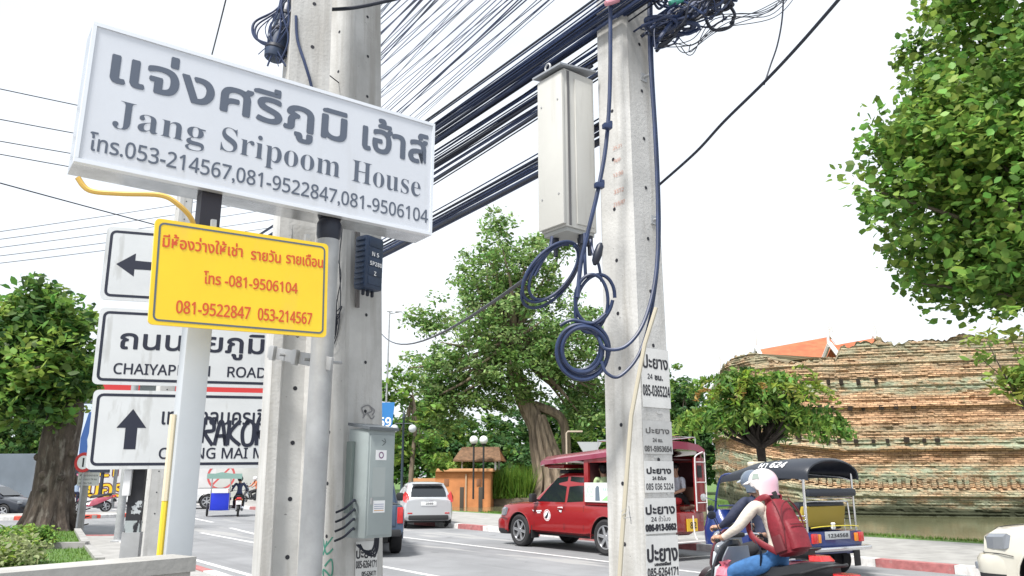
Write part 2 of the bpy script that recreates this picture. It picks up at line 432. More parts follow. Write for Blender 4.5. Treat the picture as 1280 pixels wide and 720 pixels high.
# far bank: the island of the old bastion and the garden with the giant fig
bank = [at(440, 612, 66), at(560, 612, 63), at(640, 612, 61), at(715, 612, 60), at(800, 612, 58), at(880, 612, 56), at(960, 612, 53), at(1100, 612, 49), at(1320, 612, 47), at(1700, 612, 45)]
bpoly = [(p.x, p.y) for p in bank] + [(200, 42), (200, 400), (-260, 400), (-260, 120), (bank[0].x - 18, 82)]
sheet('far_bank', bpoly, .15, M_grass, 1.0)
mb = MB()   # low stone edging along the garden's water side
e1 = [(p.x, p.y) for p in bank[:6]]
for (x0, y0), (x1, y1) in zip(e1[:-1], e1[1:]):
    a = Vector((x0, y0 - .3, 0)); b = Vector((x1, y1 - .3, 0)); t = (b - a); yaw = math.atan2(t.y, t.x)
    mb.box((a + b) / 2 + Vector((0, 0, -.18)), (t.length, .35, .75), rotz(yaw))
tag(mb.build('retaining_wall', mat('old_stone', (.17, .14, .10), .9, var=.4, vscale=1.5), ), 'low brown stone edging along the far bank of the moat', 'wall')

# ------------------------------------------------------------ the old brick bastion
def brick_mat():
    m = bpy.data.materials.new('old_brick'); m.use_nodes = True; t = m.node_tree; b = t.nodes['Principled BSDF']; b.inputs['Roughness'].default_value = .95
    N_ = t.nodes.new; K = t.links.new
    uv = N_('ShaderNodeUVMap'); uv.uv_map = 'UVMap'
    def mapped(sc):
        q = N_('ShaderNodeMapping'); q.inputs['Scale'].default_value = sc; K(uv.outputs[0], q.inputs[0]); return q.outputs[0]
    def noise(sc, det=6, ro=.6):
        q = N_('ShaderNodeTexNoise'); q.inputs['Scale'].default_value = 1; q.inputs['Detail'].default_value = det; q.inputs['Roughness'].default_value = ro; K(mapped(sc), q.inputs['Vector']); return q.outputs['Fac']
    def ramp(fac, stops):
        q = N_('ShaderNodeValToRGB'); el = q.color_ramp.elements
        while len(el) < len(stops): el.new(.5)
        for e, (p, c) in zip(el, stops): e.position = p; e.color = (c + (1,)) if len(c) == 3 else c
        K(fac, q.inputs[0]); return q.outputs[0]
    def mix(f, a, bb, mode='MIX'):
        q = N_('ShaderNodeMix'); q.data_type = 'RGBA'; q.blend_type = mode
        if isinstance(f, float): q.inputs[0].default_value = f
        else: K(f, q.inputs[0])
        for i, x in ((6, a), (7, bb)):
            if isinstance(x, tuple): q.inputs[i].default_value = x + (1,)
            else: K(x, q.inputs[i])
        return q.outputs[2]
    # course by course colour, blotches, lichen by height, dark cracks
    layer = noise((.35, 5.5, 1), 5, .7); blot = noise((.33, .5, 1), 6, .6)
    base = ramp(layer, [(.26, (.26, .15, .09)), (.40, (.44, .27, .155)), (.55, (.55, .36, .21)), (.7, (.60, .44, .29)), (.8, (.50, .26, .14))])
    pale = mix(ramp(blot, [(.45, (0, 0, 0)), (.62, (1, 1, 1))]), base, (.43, .335, .225)); base = mix(.5, base, pale)
    br = N_('ShaderNodeTexBrick'); br.inputs['Scale'].default_value = 1; br.inputs['Brick Width'].default_value = .40; br.inputs['Row Height'].default_value = .115
    br.inputs['Mortar Size'].default_value = .022; br.inputs['Mortar Smooth'].default_value = .3; br.inputs['Color1'].default_value = (1.12, 1.08, 1.05, 1); br.inputs['Color2'].default_value = (.66, .61, .58, 1); br.inputs['Mortar'].default_value = (.38, .33, .30, 1)
    dst = N_('ShaderNodeVectorMath'); dst.operation = 'ADD'
    nv = N_('ShaderNodeTexNoise'); nv.inputs['Scale'].default_value = .9; nv.inputs['Detail'].default_value = 3; K(uv.outputs[0], nv.inputs['Vector'])
    sv = N_('ShaderNodeVectorMath'); sv.operation = 'SCALE'; sv.inputs['Scale'].default_value = .08; K(nv.outputs['Color'], sv.inputs[0])
    K(uv.outputs[0], dst.inputs[0]); K(sv.outputs[0], dst.inputs[1]); K(dst.outputs[0], br.inputs['Vector'])
    base = mix(.8, base, br.outputs['Color'], 'MULTIPLY')
    sep = N_('ShaderNodeSeparateXYZ'); K(uv.outputs[0], sep.inputs[0])
    wob = N_('ShaderNodeMath'); wob.operation = 'MULTIPLY_ADD'; K(noise((.22, .25, 1), 4), wob.inputs[0]); wob.inputs[1].default_value = 1.1; K(sep.outputs['Y'], wob.inputs[2])
    hh = N_('ShaderNodeMath'); hh.operation = 'DIVIDE'; K(wob.outputs[0], hh.inputs[0]); hh.inputs[1].default_value = 11.5
    k0, k1 = (0, 0, 0), (1, 1, 1); g = (.55, .55, .55)
    zb = lambda z: (z + .55) / 11.5
    bands = ramp(hh.outputs[0], [(0, k1), (zb(.1), k1), (zb(.95), (.75,) * 3), (zb(1.2), k0), (zb(1.45), k1), (zb(2.15), k1), (zb(2.45), k0), (zb(3.15), k0), (zb(3.35), k1), (zb(3.75), k1), (zb(3.95), k0), (zb(4.25), g), (zb(4.5), g), (zb(4.7), k0), (zb(6.3), k0), (zb(6.55), k1), (zb(7.1), k1), (zb(7.4), (.1,) * 3), (zb(8.2), g), (zb(9.4), (.8,) * 3)][:32])
    lich = noise((.75, 2.2, 1), 8, .72)
    lf = N_('ShaderNodeMath'); lf.operation = 'MULTIPLY'; K(ramp(lich, [(.40, (.15,) * 3), (.56, k1)]), lf.inputs[0]); K(bands, lf.inputs[1])
    lcol = ramp(noise((1.5, 6, 1), 5), [(.35, (.17, .20, .13)), (.52, (.27, .31, .215)), (.68, (.37, .40, .30))])
    base = mix(lf.outputs[0], base, lcol)
    base = mix(.25, base, br.outputs['Color'], 'MULTIPLY'); crack = noise((1.3, 13, 1), 3, .8); base = mix(ramp(crack, [(.60, k0), (.65, (.75,) * 3)]), base, (.07, .05, .038))
    base = mix(ramp(noise((.14, .7, 1), 5), [(.6, k0), (.72, (.6,) * 3)]), base, (.10, .085, .07)); base = mix(ramp(hh.outputs[0], [(zb(.0), k1), (zb(.3), k0)]), base, (.035, .04, .02))
    base = mix(ramp(noise((.5, .55, 1), 7, .7), [(.60, k0), (.70, (.75,) * 3)]), base, (.16, .185, .12))
    K(base, b.inputs['Base Color'])
    bp = N_('ShaderNodeBump'); bp.inputs['Strength'].default_value = .9; bp.inputs['Distance'].default_value = .06; K(br.outputs['Fac'], bp.inputs['Height']); bp.invert = True; K(bp.outputs[0], b.inputs['Normal'])
    return m
def bastion():
    nodes = [(1420, 42.5, 424), (1330, 43.3, 416), (1260, 44, 418), (1235, 44.2, 415), (1205, 44.5, 422), (1150, 45, 423), (1105, 45.6, 420), (1092, 45.8, 427), (1085, 45.9, 434), (1060, 46.2, 442), (1040, 46.6, 448), (1005, 47.5, 452), (965, 49.0, 451), (940, 50.5, 443), (922, 52.5, 446), (910, 55, 458), (902, 58, 490), (896, 63, 550)]
    P = [];
    for px, Y, pt in nodes: P.append((atz(px, 0, Y).x, Y, at(px, pt, Y).z))
    # resample along the base
    A = np.array(P); d = np.concatenate([[0], np.cumsum(np.hypot(np.diff(A[:, 0]), np.diff(A[:, 1])))])
    n = 300; dd = np.linspace(0, d[-1], n); X = np.interp(dd, d, A[:, 0]); Y = np.interp(dd, d, A[:, 1]); T = np.interp(dd, d, A[:, 2])
    TN = np.convolve(rng.normal(0, .26, n), np.ones(4) / 4, 'same')
    TM = T.max() + .5; rows = 130; V = np.zeros((rows, n, 3)); UV = np.zeros((rows, n, 2))
    tx = np.gradient(X); ty = np.gradient(Y); ln = np.hypot(tx, ty); nx, ny = ty / ln, -tx / ln
    flip = np.sign((-X * nx - Y * ny)); nx *= flip; ny *= flip
    ledge = rng.normal(0, .022, rows); ledge[rng.random(rows) < .12] += .06; ledge[rng.random(rows) < .08] -= .07
    ero = rng.normal(0, 1, (rows // 6 + 3, n // 8 + 3)); wob = rng.normal(0, 1, n // 10 + 3)
    left = np.clip((dd - d[9]) / (d[15] - d[9]), 0, 1)
    for r in range(rows):
        h = r / (rows - 1); z = np.minimum(-.9 + h * (TM + .9), T + TN)
        sag = 1.9 * left * (1 - h) * np.clip((h - .03) * 9, 0, 1)
        rr = r / 6; i0 = int(rr); fr = rr - i0
        cc = np.arange(n) / 8; j0 = cc.astype(int); fc = cc - j0
        e = (ero[i0, j0] * (1 - fc) + ero[i0, j0 + 1] * fc) * (1 - fr) + (ero[i0 + 1, j0] * (1 - fc) + ero[i0 + 1, j0 + 1] * fc) * fr
        chip = np.repeat(rng.random(n // 3 + 1) < .10, 3)[:n] * rng.uniform(.5, 1.2); e = e * .8 - chip
        out = -1.3 * h * (1 - .75 * left) + ledge[r] + .09 * e + rng.normal(0, .012, n)
        if .135 < h < .175: out += .22
        if abs(h - .60) < .012 or abs(h - .37) < .01: out += .25
        V[r, :, 0] = X + nx * out; V[r, :, 1] = Y + ny * out; V[r, :, 2] = z + sag + np.convolve(rng.normal(0, .03, n), np.ones(21) / 21, 'same')
        UV[r, :, 0] = dd; UV[r, :, 1] = z
    vs = [tuple(p) for p in V.reshape(-1, 3)]; uv = [tuple(p) for p in UV.reshape(-1, 2)]; fs = []
    for r in range(rows - 1):
        for i in range(n - 1): a = r * n + i; fs.append((a, a + 1, a + 1 + n, a + n))
    # rubble top going back from the crest
    top0 = (rows - 1) * n; prev = top0
    for b_ in range(1, 6):
        st = len(vs)
        for i in range(n):
            bk = b_ * 2.2; zz = T[i] + TN[i] + rng.normal(0, .1) - .12 * b_
            vs.append((X[i] - nx[i] * (1.3 + bk), Y[i] - ny[i] * (1.3 + bk), zz)); uv.append((dd[i], zz + bk * .1))
        for i in range(n - 1): fs.append((prev + i, prev + i + 1, st + i + 1, st + i))
        prev = st
    nb = len(fs)
    # putlog holes, one dark recess each, and the row of upright bricks
    def patch(i, z0, z1, wd, mi, pr):
        h = (z0 + .9) / (TM + .9); out = -1.3 * h + pr; r_ = min(rows - 1, int(h * (rows - 1)))
        c = Vector((V[r_, i, 0] + nx[i] * .0, V[r_, i, 1] + ny[i] * .0, V[r_, i, 2])); t = Vector((-ny[i], nx[i], 0)); w = Vector((nx[i], ny[i], 0))
        st = len(vs)
        for a in (-1, 1):
            for zz in (0, z1 - z0):
                for o in (-.25, pr): vs.append(tuple(c + t * a * wd / 2 + Vector((0, 0, zz)) + w * o)); uv.append((dd[i] + a * wd / 2, z0 + zz))
        for f in ((0, 1, 3, 2), (4, 6, 7, 5), (1, 5, 7, 3), (2, 3, 7, 6), (0, 4, 5, 1)): fs.append(tuple(st + k for k in f)); mis.append(mi)
    mis = [0] * nb
    for i in range(6, int(n * .9), 4): patch(i + random.choice((0, 0, 1)), 1.15, 1.15 + random.uniform(.45, .62), .2, 0, .26 + random.uniform(-.05, .05))
    for zr, i0, i1 in ((7.05, 108, 190), (5.55, 90, 178), (3.65, 80, 215)):
        for i in range(i0, i1, 8): patch(i + random.choice((-1, 0, 1)), zr, zr + random.uniform(.2, .3), random.uniform(.16, .26), 1, .22)
    me = bpy.data.meshes.new('brick_bastion'); me.from_pydata(vs, [], fs)
    me.materials.append(brick_mat()); me.materials.append(mat('putlog_hole', (.02, .014, .01), 1.))
    me.polygons.foreach_set('material_index', mis)
    ul = me.uv_layers.new(name='UVMap'); li = np.zeros(len(me.loops), dtype=int); me.loops.foreach_get('vertex_index', li); ul.data.foreach_set('uv', np.array(uv)[li].ravel())
    o = bpy.data.objects.new('brick_bastion', me); COL.objects.link(o)
    return tag(o, 'ruined orange brick city wall with lichen bands across the moat', 'ruined wall')
bastion()

# temple halls behind the bastion
M_tile = mat('roof_tile', (.42, .12, .05), .7, var=.25, vscale=.8, stretch=(1, 1, 3)); M_gold = mat('white_gable', (.6, .58, .56), .6)
def temple(px0, px1, Y, py0, py1, label, h=5.5, back=4.):
    a = at(px0, py0, Y); b = at(px1, py1, Y + .8); t = (b - a).normalized(); nrm = Vector((t.y, -t.x, 0)).normalized()
    r = empty('temple_hall', ((a.x + b.x) / 2, (a.y + b.y) / 2, .15), 0, label, 'temple'); o = r.location
    mb = MB(); lo = lambda p, q, dz: p + nrm * q - Vector((0, 0, dz)) - o
    for sg in (1, -1): mb.loft([[lo(a, sg * .03, 0), lo(a, sg * 2.2, 2.1), lo(a, sg * back, 3.2), lo(a, sg * back, 3.4), lo(a, sg * 2.2, 2.35), lo(a, sg * .03, .3)], [lo(b, sg * .03, 0), lo(b, sg * 2.2, 2.1), lo(b, sg * back, 3.2), lo(b, sg * back, 3.4), lo(b, sg * 2.2, 2.35), lo(b, sg * .03, .3)]], smooth=False)
    mb.build('roof', M_tile, r)
    mb = MB(); q = back - .6
    mb.prism([lo(a, -q, 3.3), lo(a, q, 3.3), lo(a, q, a.z - .15), lo(a, -q, a.z - .15)], (b - a) * .98, 0); mb.build('wall', mat('temple_wall', (.6, .57, .5), .8), r)
    for e, sgn in ((a, -1), (b, 1)):
        g = MB(); off = t * .25 * sgn
        for sg in (1, -1): g.tube([lo(e + off, sg * .0, -.25), lo(e + off, sg * 1.1, .9), lo(e + off, sg * 2.2, 2.0), lo(e + off, sg * back, 3.1)], .22, 6)
        g.build('bargeboard', M_gold, r)
        g = MB(); g.tube([lo(e + off, 0, .1), lo(e + off * 1.4, .0, -.7), lo(e + off * .6, 0, -1.5), lo(e + off * 1.6, 0, -2.3)], [.2, .13, .08, .02], 6); g.build('finial', M_gold, r)
    return r
temple(949, 1036, 80, 437, 421, 'larger orange tiled temple roof with white gable edge above the brick wall')
temple(1040, 1091, 74, 432, 423, 'smaller orange tiled temple roof just right of the larger one', back=3.)
temple(903, 925, 92, 466, 461, 'far orange temple roof half hidden behind the round street tree', back=3.)

# ------------------------------------------------------------ leaves and trees
def leaves(name, C, size, mats, parent=None, droop=.3, wid=.5, upb=.8, mi=None):
    n = len(C); C = np.asarray(C, float)
    ax = rng.normal(0, 1, (n, 3)); ax[:, 2] = ax[:, 2] * .5 - droop; ax /= np.linalg.norm(ax, axis=1)[:, None]
    nn = rng.normal(0, .6, (n, 3)); nn[:, 2] += upb
    sd = np.cross(ax, nn); sd /= np.linalg.norm(sd, axis=1)[:, None] + 1e-9; nn = np.cross(sd, ax)
    l = size * rng.uniform(.5, 1.45, n)[:, None]; w = l * wid * .5; bend = l * rng.uniform(-.05, .14, (n, 1))
    V = np.stack([C - ax * l * .5, C + sd * w - ax * l * .12 + nn * bend, C + sd * w * .8 + ax * l * .2 + nn * bend, C + ax * l * .5, C - sd * w * .8 + ax * l * .2 + nn * bend, C - sd * w - ax * l * .12 + nn * bend], 1)
    V = V.reshape(-1, 3); base = np.arange(n) * 6
    Fq = np.stack([np.stack([base, base + 1, base + 2, base + 3], 1), np.stack([base, base + 3, base + 4, base + 5], 1)], 1).reshape(-1)
    me = bpy.data.meshes.new(name); me.vertices.add(6 * n); me.vertices.foreach_set('co', V.ravel())
    me.loops.add(8 * n); me.loops.foreach_set('vertex_index', Fq); me.polygons.add(2 * n); me.polygons.foreach_set('loop_start', np.arange(2 * n) * 4)
    if mi is not None: me.polygons.foreach_set('material_index', np.repeat(np.asarray(mi), 2))
    me.update(calc_edges=True)
    for m in (mats if isinstance(mats, (list, tuple)) else [mats]): me.materials.append(m)
    o = bpy.data.objects.new(name, me); COL.objects.link(o)
    if parent is not None: o.parent = parent
    return o
def clumps(ells, ncl, per, rad, shell=.55, flat=.7):
    """Leaf positions: clusters spread through a set of ellipsoids (centre, radii), leaves gathered around each cluster."""
    vol = np.array([e[1][0] * e[1][1] * e[1][2] for e in ells]) ** .67; vol /= vol.sum(); pts = []; idx = []; cen = []
    for k in range(ncl):
        c, r = ells[rng.choice(len(ells), p=vol)]
        d = rng.normal(0, 1, 3); d /= np.linalg.norm(d); q = shell + (1 - shell) * rng.random() ** .6
        cc = np.array(c) + d * np.array(r) * q * rng.uniform(.85, 1.12); cen.append(cc)
        m = int(per * rng.uniform(.5, 1.5)); rr = rad * rng.uniform(.6, 1.35)
        p = rng.normal(0, 1, (m, 3)); p /= np.linalg.norm(p, axis=1)[:, None]; p *= (rng.random((m, 1)) ** .45) * rr * .95; p[:, 2] *= flat; pts.append(cc + p); idx.append(np.full(m, rng.integers(0, 3)))
    return np.concatenate(pts), np.concatenate(idx), cen
def limbs(mb, start, cen, r0, k=14, seg=6, mid=.5):
    """Branches from the top of the trunk out to some of the leaf clusters."""
    start = Vector(start)
    for c in random.sample(cen, min(k, len(cen))):
        c = Vector(c); m = start.lerp(c, mid) + Vector((random.uniform(-.1, .1), random.uniform(-.1, .1), -.06)) * (c - start).length
        mb.tube(spline([start, m, c], 4), list(np.linspace(r0, r0 * .12, 9)), seg)
def tree(name, base, label, cat, trunk, ells, ncl, per, rad, size, mats, bark, group=None, k=14, lr=.1, seg=10, **kw):
    """base in world space; trunk: [(x, y, z, radius)] and ellipsoids relative to it."""
    r = empty(name, base, 0, label, cat, group)
    P, I, cen = clumps(ells, ncl, per, rad, kw.pop('shell', .55), kw.pop('flat', .7))
    mb = MB(); mb.tube(spline([t[:3] for t in trunk], 5), list(np.interp(np.linspace(0, 1, 5 * (len(trunk) - 1) + 1), np.linspace(0, 1, len(trunk)), [t[3] for t in trunk])), seg)
    limbs(mb, trunk[-1][:3], cen, lr, k); extra = kw.pop('extra', None)
    if extra: extra(mb)
    mb.build('trunk', bark, r)
    leaves('crown', P, size, mats, r, mi=I, **kw)
    return r

G1 = leafmat('leaf_mid', (.115, .24, .05)); G2 = leafmat('leaf_deep', (.062, .145, .042)); G3 = leafmat('leaf_light', (.20, .34, .07))
G4 = leafmat('leaf_blue_green', (.08, .18, .07)); G5 = leafmat('leaf_yellow_green', (.22, .30, .06)); G6 = leafmat('leaf_bronze', (.34, .22, .06))

# tree at the corner, left
b = gnd(60, 664, .12)
def roots(mb):
    for k in range(9):
        a = k * .7 + .2; mb.tube([(math.cos(a) * .36, math.sin(a) * .36, 1.1), (math.cos(a) * .52, math.sin(a) * .52, .4), (math.cos(a) * .82, math.sin(a) * .82, -.05)], [.22, .2, .12], 8)
    for k in range(10):
        a = random.uniform(0, 6.28); z = random.uniform(.6, 3.0); mb.ball((math.cos(a) * .52, math.sin(a) * .52, z), random.uniform(.08, .2), 0, 8, 6)
tree('corner_tree', b, 'thick trunked leafy tree on the small lawn at the street corner', 'tree',
     [(0, 0, -.05, .72), (.02, 0, .6, .60), (-.02, 0, 1.6, .54), (.0, 0, 2.6, .54), (.05, 0, 3.6, .5), (-.3, 0, 4.6, .34), (-.6, 0, 5.4, .2)],
     [((-2.6, .2, 5.4), (2.9, 2.4, 1.6)), ((-.5, -.4, 4.4), (1.5, 1.9, 1.0)), ((-3.4, .3, 4.6), (2.2, 2.2, 1.5)), ((-.75, .1, 6.1), (1.4, 1.5, 1.3)), ((-1.6, -.9, 3.9), (2.4, 1.4, .9)), ((-.6, -.9, 3.7), (1.5, .9, .6)), ((.2, -.3, 5.0), (.9, 1.2, 1.0)), ((-1.2, 0, 7.0), (.9, .9, .7))], 520, 34, .62, .26, [G1, G2, G3], M_bark, k=22, lr=.2, extra=roots, shell=.3, wid=.55)

# big crown overhanging from the right
b = Vector((13.75, 16.5, .13))
tree('roadside_tree', b, 'tall broad leaved tree overhanging from the right edge above the brick wall', 'tree',
     [(0, 0, -.1, .5), (.1, 0, 1.5, .42), (-.1, 0, 3.5, .36), (-.2, 0, 5.5, .3)],
     [((-2.4, .2, 7.4), (3.3, 3.2, 2.4)), ((-3.0, 0, 6.0), (1.7, 2.0, .9)), ((-1.4, .3, 10.0), (3.3, 3, 2.6)), ((1.0, .3, 8), (3, 3, 3)), ((-3.9, .2, 8.4), (2.0, 1.8, 1.4)), ((-1.3, 0, 12.6), (2.7, 2, 2.0)), ((-.9, 0, 6.0), (2, 2, 1.2)), ((-2.9, 0, 9.6), (2.0, 2, 1.2))], 1250, 42, .72, .19, [G1, leafmat('leaf_fresh', (.14, .29, .055)), G3], mat('grey_bark', (.16, .13, .10), .9, var=.3, vscale=4, bump=.5, bscale=20), k=46, lr=.13, shell=.35, wid=.75)
b = Vector((8.95, 13.4, .13))
tree('yellowish_shrub_tree', b, 'small yellow green leafy tree poking in at the right edge', 'tree',
     [(0, 0, -.1, .09), (.05, 0, 1.5, .07), (-.1, 0, 2.4, .05)],
     [((-.45, 0, 3.5), (.55, .6, .75)), ((.3, 0, 3.3), (.8, .7, 1.0))], 60, 22, .3, .15, [G3, G5, G5], M_bark, k=14, lr=.03, shell=.3, wid=.5)

# street tree in front of the bastion
b = Vector((6.75, 21.2, .13)); b.x = atz(957, 1, 21.6).x; b.y = 21.6
st = tree('street_tree', b, 'small round street tree with drooping fronds in front of the brick wall', 'tree',
     [(.0, 0, -.1, .13), (.02, 0, .9, .115), (.0, 0, 1.7, .11), (-.03, 0, 2.3, .12)],
     [((.0, 0, 3.35), (1.5, 1.3, .6)), ((-.9, 0, 3.3), (.8, .9, .5)), ((.9, 0, 3.1), (.9, .9, .5)), ((.2, 0, 3.9), (.9, .8, .5)), ((-.5, 0, 4.1), (.6, .6, .4))], 60, 26, .34, .2, [G1, G2, G1], mat('dark_bark', (.035, .028, .024), .95, var=.4, vscale=8, bump=.6, bscale=25), k=34, lr=.075, shell=.3, droop=.9, wid=.36, upb=.5)
def fronds(n, base_c, base_r, L_, mats, size):
    """Compound leaves: a drooping midrib with paired leaflets."""
    C = []; I = []
    for k in range(n):
        d = rng.normal(0, 1, 3); d[2] = abs(d[2]) * .5; d /= np.linalg.norm(d); o = np.array(base_c) + d * np.array(base_r) * rng.uniform(.45, 1.0)
        h = np.array([d[0], d[1], 0]); h /= np.linalg.norm(h) + 1e-6; sd = np.array([-h[1], h[0], 0]); L0 = L_ * rng.uniform(.6, 1.2); mi_ = rng.integers(0, len(mats))
        for j in range(11):
            t = j / 10; p = o + h * L0 * t * (1 - .25 * t) + np.array([0, 0, L0 * (.28 * t - .85 * t * t)])
            for sg_ in (-1, 1): C.append(p + sd * sg_ * size * .42); I.append(mi_)
    return np.array(C), np.array(I)
fr = [fronds(n_, c_, r_, .7, [0, 1, 2], .18) for n_, c_, r_ in ((120, (.05, 0, 3.15), (1.1, 1.0, .8)), (62, (-1.35, 0, 2.95), (.75, .7, .6)), (66, (1.3, -.1, 2.85), (.75, .7, .55)), (44, (.15, 0, 4.0), (.75, .6, .5)), (14, (-1.0, 0, 4.1), (.5, .4, .3)))]
P = np.concatenate([f[0] for f in fr]); I = np.concatenate([f[1] for f in fr]); leaves('fronds', P, .20, [G1, G3, leafmat('leaf_fresh', (.14, .29, .055))], st, mi=I, droop=.8, wid=.38, upb=.6)
P, I = fronds(40, (.1, -.3, 3.8), (1.4, .7, .75), .8, [0, 1], .18); leaves('young_fronds', P, .17, [G5, leafmat('leaf_lime', (.22, .36, .05))], st, mi=I, droop=.4, wid=.36, upb=.8)
P, I = fronds(9, (-.2, -.2, 3.75), (1.3, .7, .4), .5, [0], .13); leaves('bronze_fronds', P, .14, [G6], st, mi=I, droop=.4, wid=.36)

# giant fig in the garden
b = at(688, 612, 62); b.z = .15
def figroots(mb):
    for k in range(12):
        a = k * .55; mb.tube(spline([(math.cos(a) * .5 - 1.0, math.sin(a) * .5, 6.2), (math.cos(a) * .9 - .4, math.sin(a) * .8, 3.5), (math.cos(a) * 1.25 + .2, math.sin(a) * 1.0, 1.5), (math.cos(a) * 1.8 + .3, math.sin(a) * 1.5, -.2)], 3), [.2, .25, .25, .27, .28, .3, .3, .34, .36, .4], 6)
    mb.tube(spline([(-1.2, 0, 7), (.6, .2, 6.3), (1.2, .2, 5.2), (1.3, .2, 2.5), (1.3, .2, -.2)], 3), .38, 7)
tree('giant_fig_tree', b, 'giant leaning fig tree with twisted trunk on the far bank', 'tree',
     [(.3, 0, -.2, 1.15), (.1, 0, 2, .85), (-.6, 0, 4.5, .78), (-2.0, 0, 7.5, .72), (-2.8, 0, 10.0, .55), (-3.0, 0, 12.0, .4)],
     [((-3.2, 0, 13.0), (6.4, 5, 4.2)), ((-8.6, 0, 9.6), (2.8, 3.5, 2.4)), ((-4.6, 0, 17.5), (3.6, 3.5, 3.2)), ((-.6, 0, 18.0), (2.6, 3, 3.6)), ((1.8, 0, 11.5), (3.6, 3.5, 4)), ((-4.5, 0, 8.0), (4.4, 3, 1.6)), ((-9.8, 0, 13.6), (1.8, 1.5, 1.1)), ((3.4, 0, 7.0), (2.2, 2.5, 2.2)), ((-4.2, 0, 21.0), (1.5, 1.4, 2.0)), ((.8, 0, 20.5), (1.3, 1.2, 1.6)), ((-8.6, 0, 6.8), (2.6, 2.4, 2.0)), ((-2.6, -2.5, 9.8), (4.2, 1.6, 2.2))], 1050, 40, .95, .33, [leafmat('leaf_fig_mid', (.14, .27, .07)), leafmat('leaf_fig', (.18, .32, .10)), leafmat('leaf_fig_light', (.25, .39, .15))], M_bark2, k=90, lr=.26, extra=figroots, shell=.25, wid=.5)
# background trees
bgt = [(505, 86, 520, 4.2, 0), (545, 92, 500, 5, 1), (590, 95, 520, 5.5, 2), (640, 90, 510, 5, 1), (705, 84, 500, 5.2, 0), (745, 88, 478, 5, 1), (790, 84, 470, 5.5, 2), (845, 80, 450, 4.6, 0), (862, 74, 482, 3.6, 1), (470, 100, 540, 5, 2), (620, 76, 545, 3.0, 1), (725, 72, 540, 2.6, 2)]
lab = ['dark dense tree in the garden, leftmost of those behind the kiosk', 'dark tree behind the kiosk roof in the garden', 'dark green tree between kiosk lamps and fig trunk', 'dense tree directly behind the fig trunk', 'tree just right of the leaning fig trunk', 'bushy tree left of the postered pole in the garden', 'tall tree hidden mostly behind the postered pole', 'feathery tree just right of the postered pole', 'lower bushy tree at the left end of the brick wall', 'far dark tree beside the grey meter box', 'low bushy tree behind the reeds on the bank', 'low light tree beneath the fig crown on its right']
for (px, Y, pt, rx, kind), lb in zip(bgt, lab):
    b = atz(px, .15, Y); top = at(px, pt, Y).z; hgt = top - .15
    tree('garden_tree', b, lb, 'tree', [(0, 0, -.2, .35), (.1, 0, hgt * .25, .3), (-.1, 0, hgt * .5, .22)],
         [((0, 0, hgt * .55), (rx, rx * .8, hgt * .36)), ((rx * .3, -.5, hgt * .35), (rx * .8, rx * .7, hgt * .28)), ((-rx * .2, 0, hgt * .8), (rx * .55, rx * .5, hgt * .2))], 170, 34, .95, .5, [[G2, G2, G1], [G1, G2, G4], [G1, G3, G2]][kind], M_bark, 'trees in the garden behind the moat', k=12, lr=.15, shell=.3, wid=.6)
# young tree by the pavement in front of the hatchback's lane
b = atz(512, .15, 45); 
tree('slender_tree', b, 'slender young tree with big pale leaves beside the silver hatchback', 'tree',
     [(0, 0, -.3, .16), (.05, 0, 2, .13), (.2, 0, 4.5, .1), (.0, 0, 6, .07)],
     [((-.9, 0, 6.2), (1.2, 1, 1.3)), ((.4, 0, 5.0), (1.0, .9, 1.2)), ((.6, 0, 3.4), (1.4, 1, .8)), ((-1.0, 0, 3.2), (1.0, .9, .9)), ((1.4, 0, 2.4), (1.0, .9, .6))], 78, 22, .5, .34, [G3, G1, G1], M_bark2, k=11, lr=.05, shell=.3, wid=.55)
# reeds by the fig and plants on the kiosk
def reed_clump(px0, px1, Y, z0, hgt, n, label):
    r = empty('reed_bush', atz((px0 + px1) / 2, z0, Y), 0, label, 'bush'); W = (atz(px1, z0, Y).x - atz(px0, z0, Y).x) / 2
    pts = []
    for i in range(n): pts.append((rng.uniform(-1, 1) * W, rng.uniform(-.8, .8), rng.uniform(0, .3)))
    o = blades('foliage', pts, hgt, .05, leafmat('reed', (.13, .26, .04)), .3); o.parent = r
    P = []
    for i in range(n // 2):
        x = rng.uniform(-1, 1); P.append((x * W, rng.uniform(-.8, .6), rng.uniform(.1, hgt * (1 - .35 * x * x))))
    o = leaves('leaf_sprays', P, .3, [leafmat('reed', ())], r, wid=.28, droop=-.4); return r
reed_clump(614, 664, 61.2, .1, 2.0, 1500, 'bright green reed bush on the bank left of the fig trunk')
# dark trees behind the corrugated fence and beyond the side street
for (px, Y, pt, rx), lb in zip([(-30, 62, 470, 5), (22, 66, 522, 3.8), (70, 70, 500, 4)], ['dark tree at the far left edge behind the metal fence', 'dark tree just left of the corner tree trunk', 'dark tree behind the corner tree and billboard']):
    b = atz(px, 0, Y); top = at(px, pt, Y).z
    tree('street_side_tree', b, lb, 'tree', [(0, 0, -.2, .35), (.1, 0, top * .3, .3), (-.1, 0, top * .55, .2)], [((0, 0, top * .6), (rx, rx * .8, top * .38)), ((rx * .3, -.5, top * .4), (rx * .8, rx * .7, top * .28))], 110, 34, .95, .45, [G2, G1, G2], M_bark, 'trees behind the side street', k=10, lr=.15, shell=.3, wid=.6)

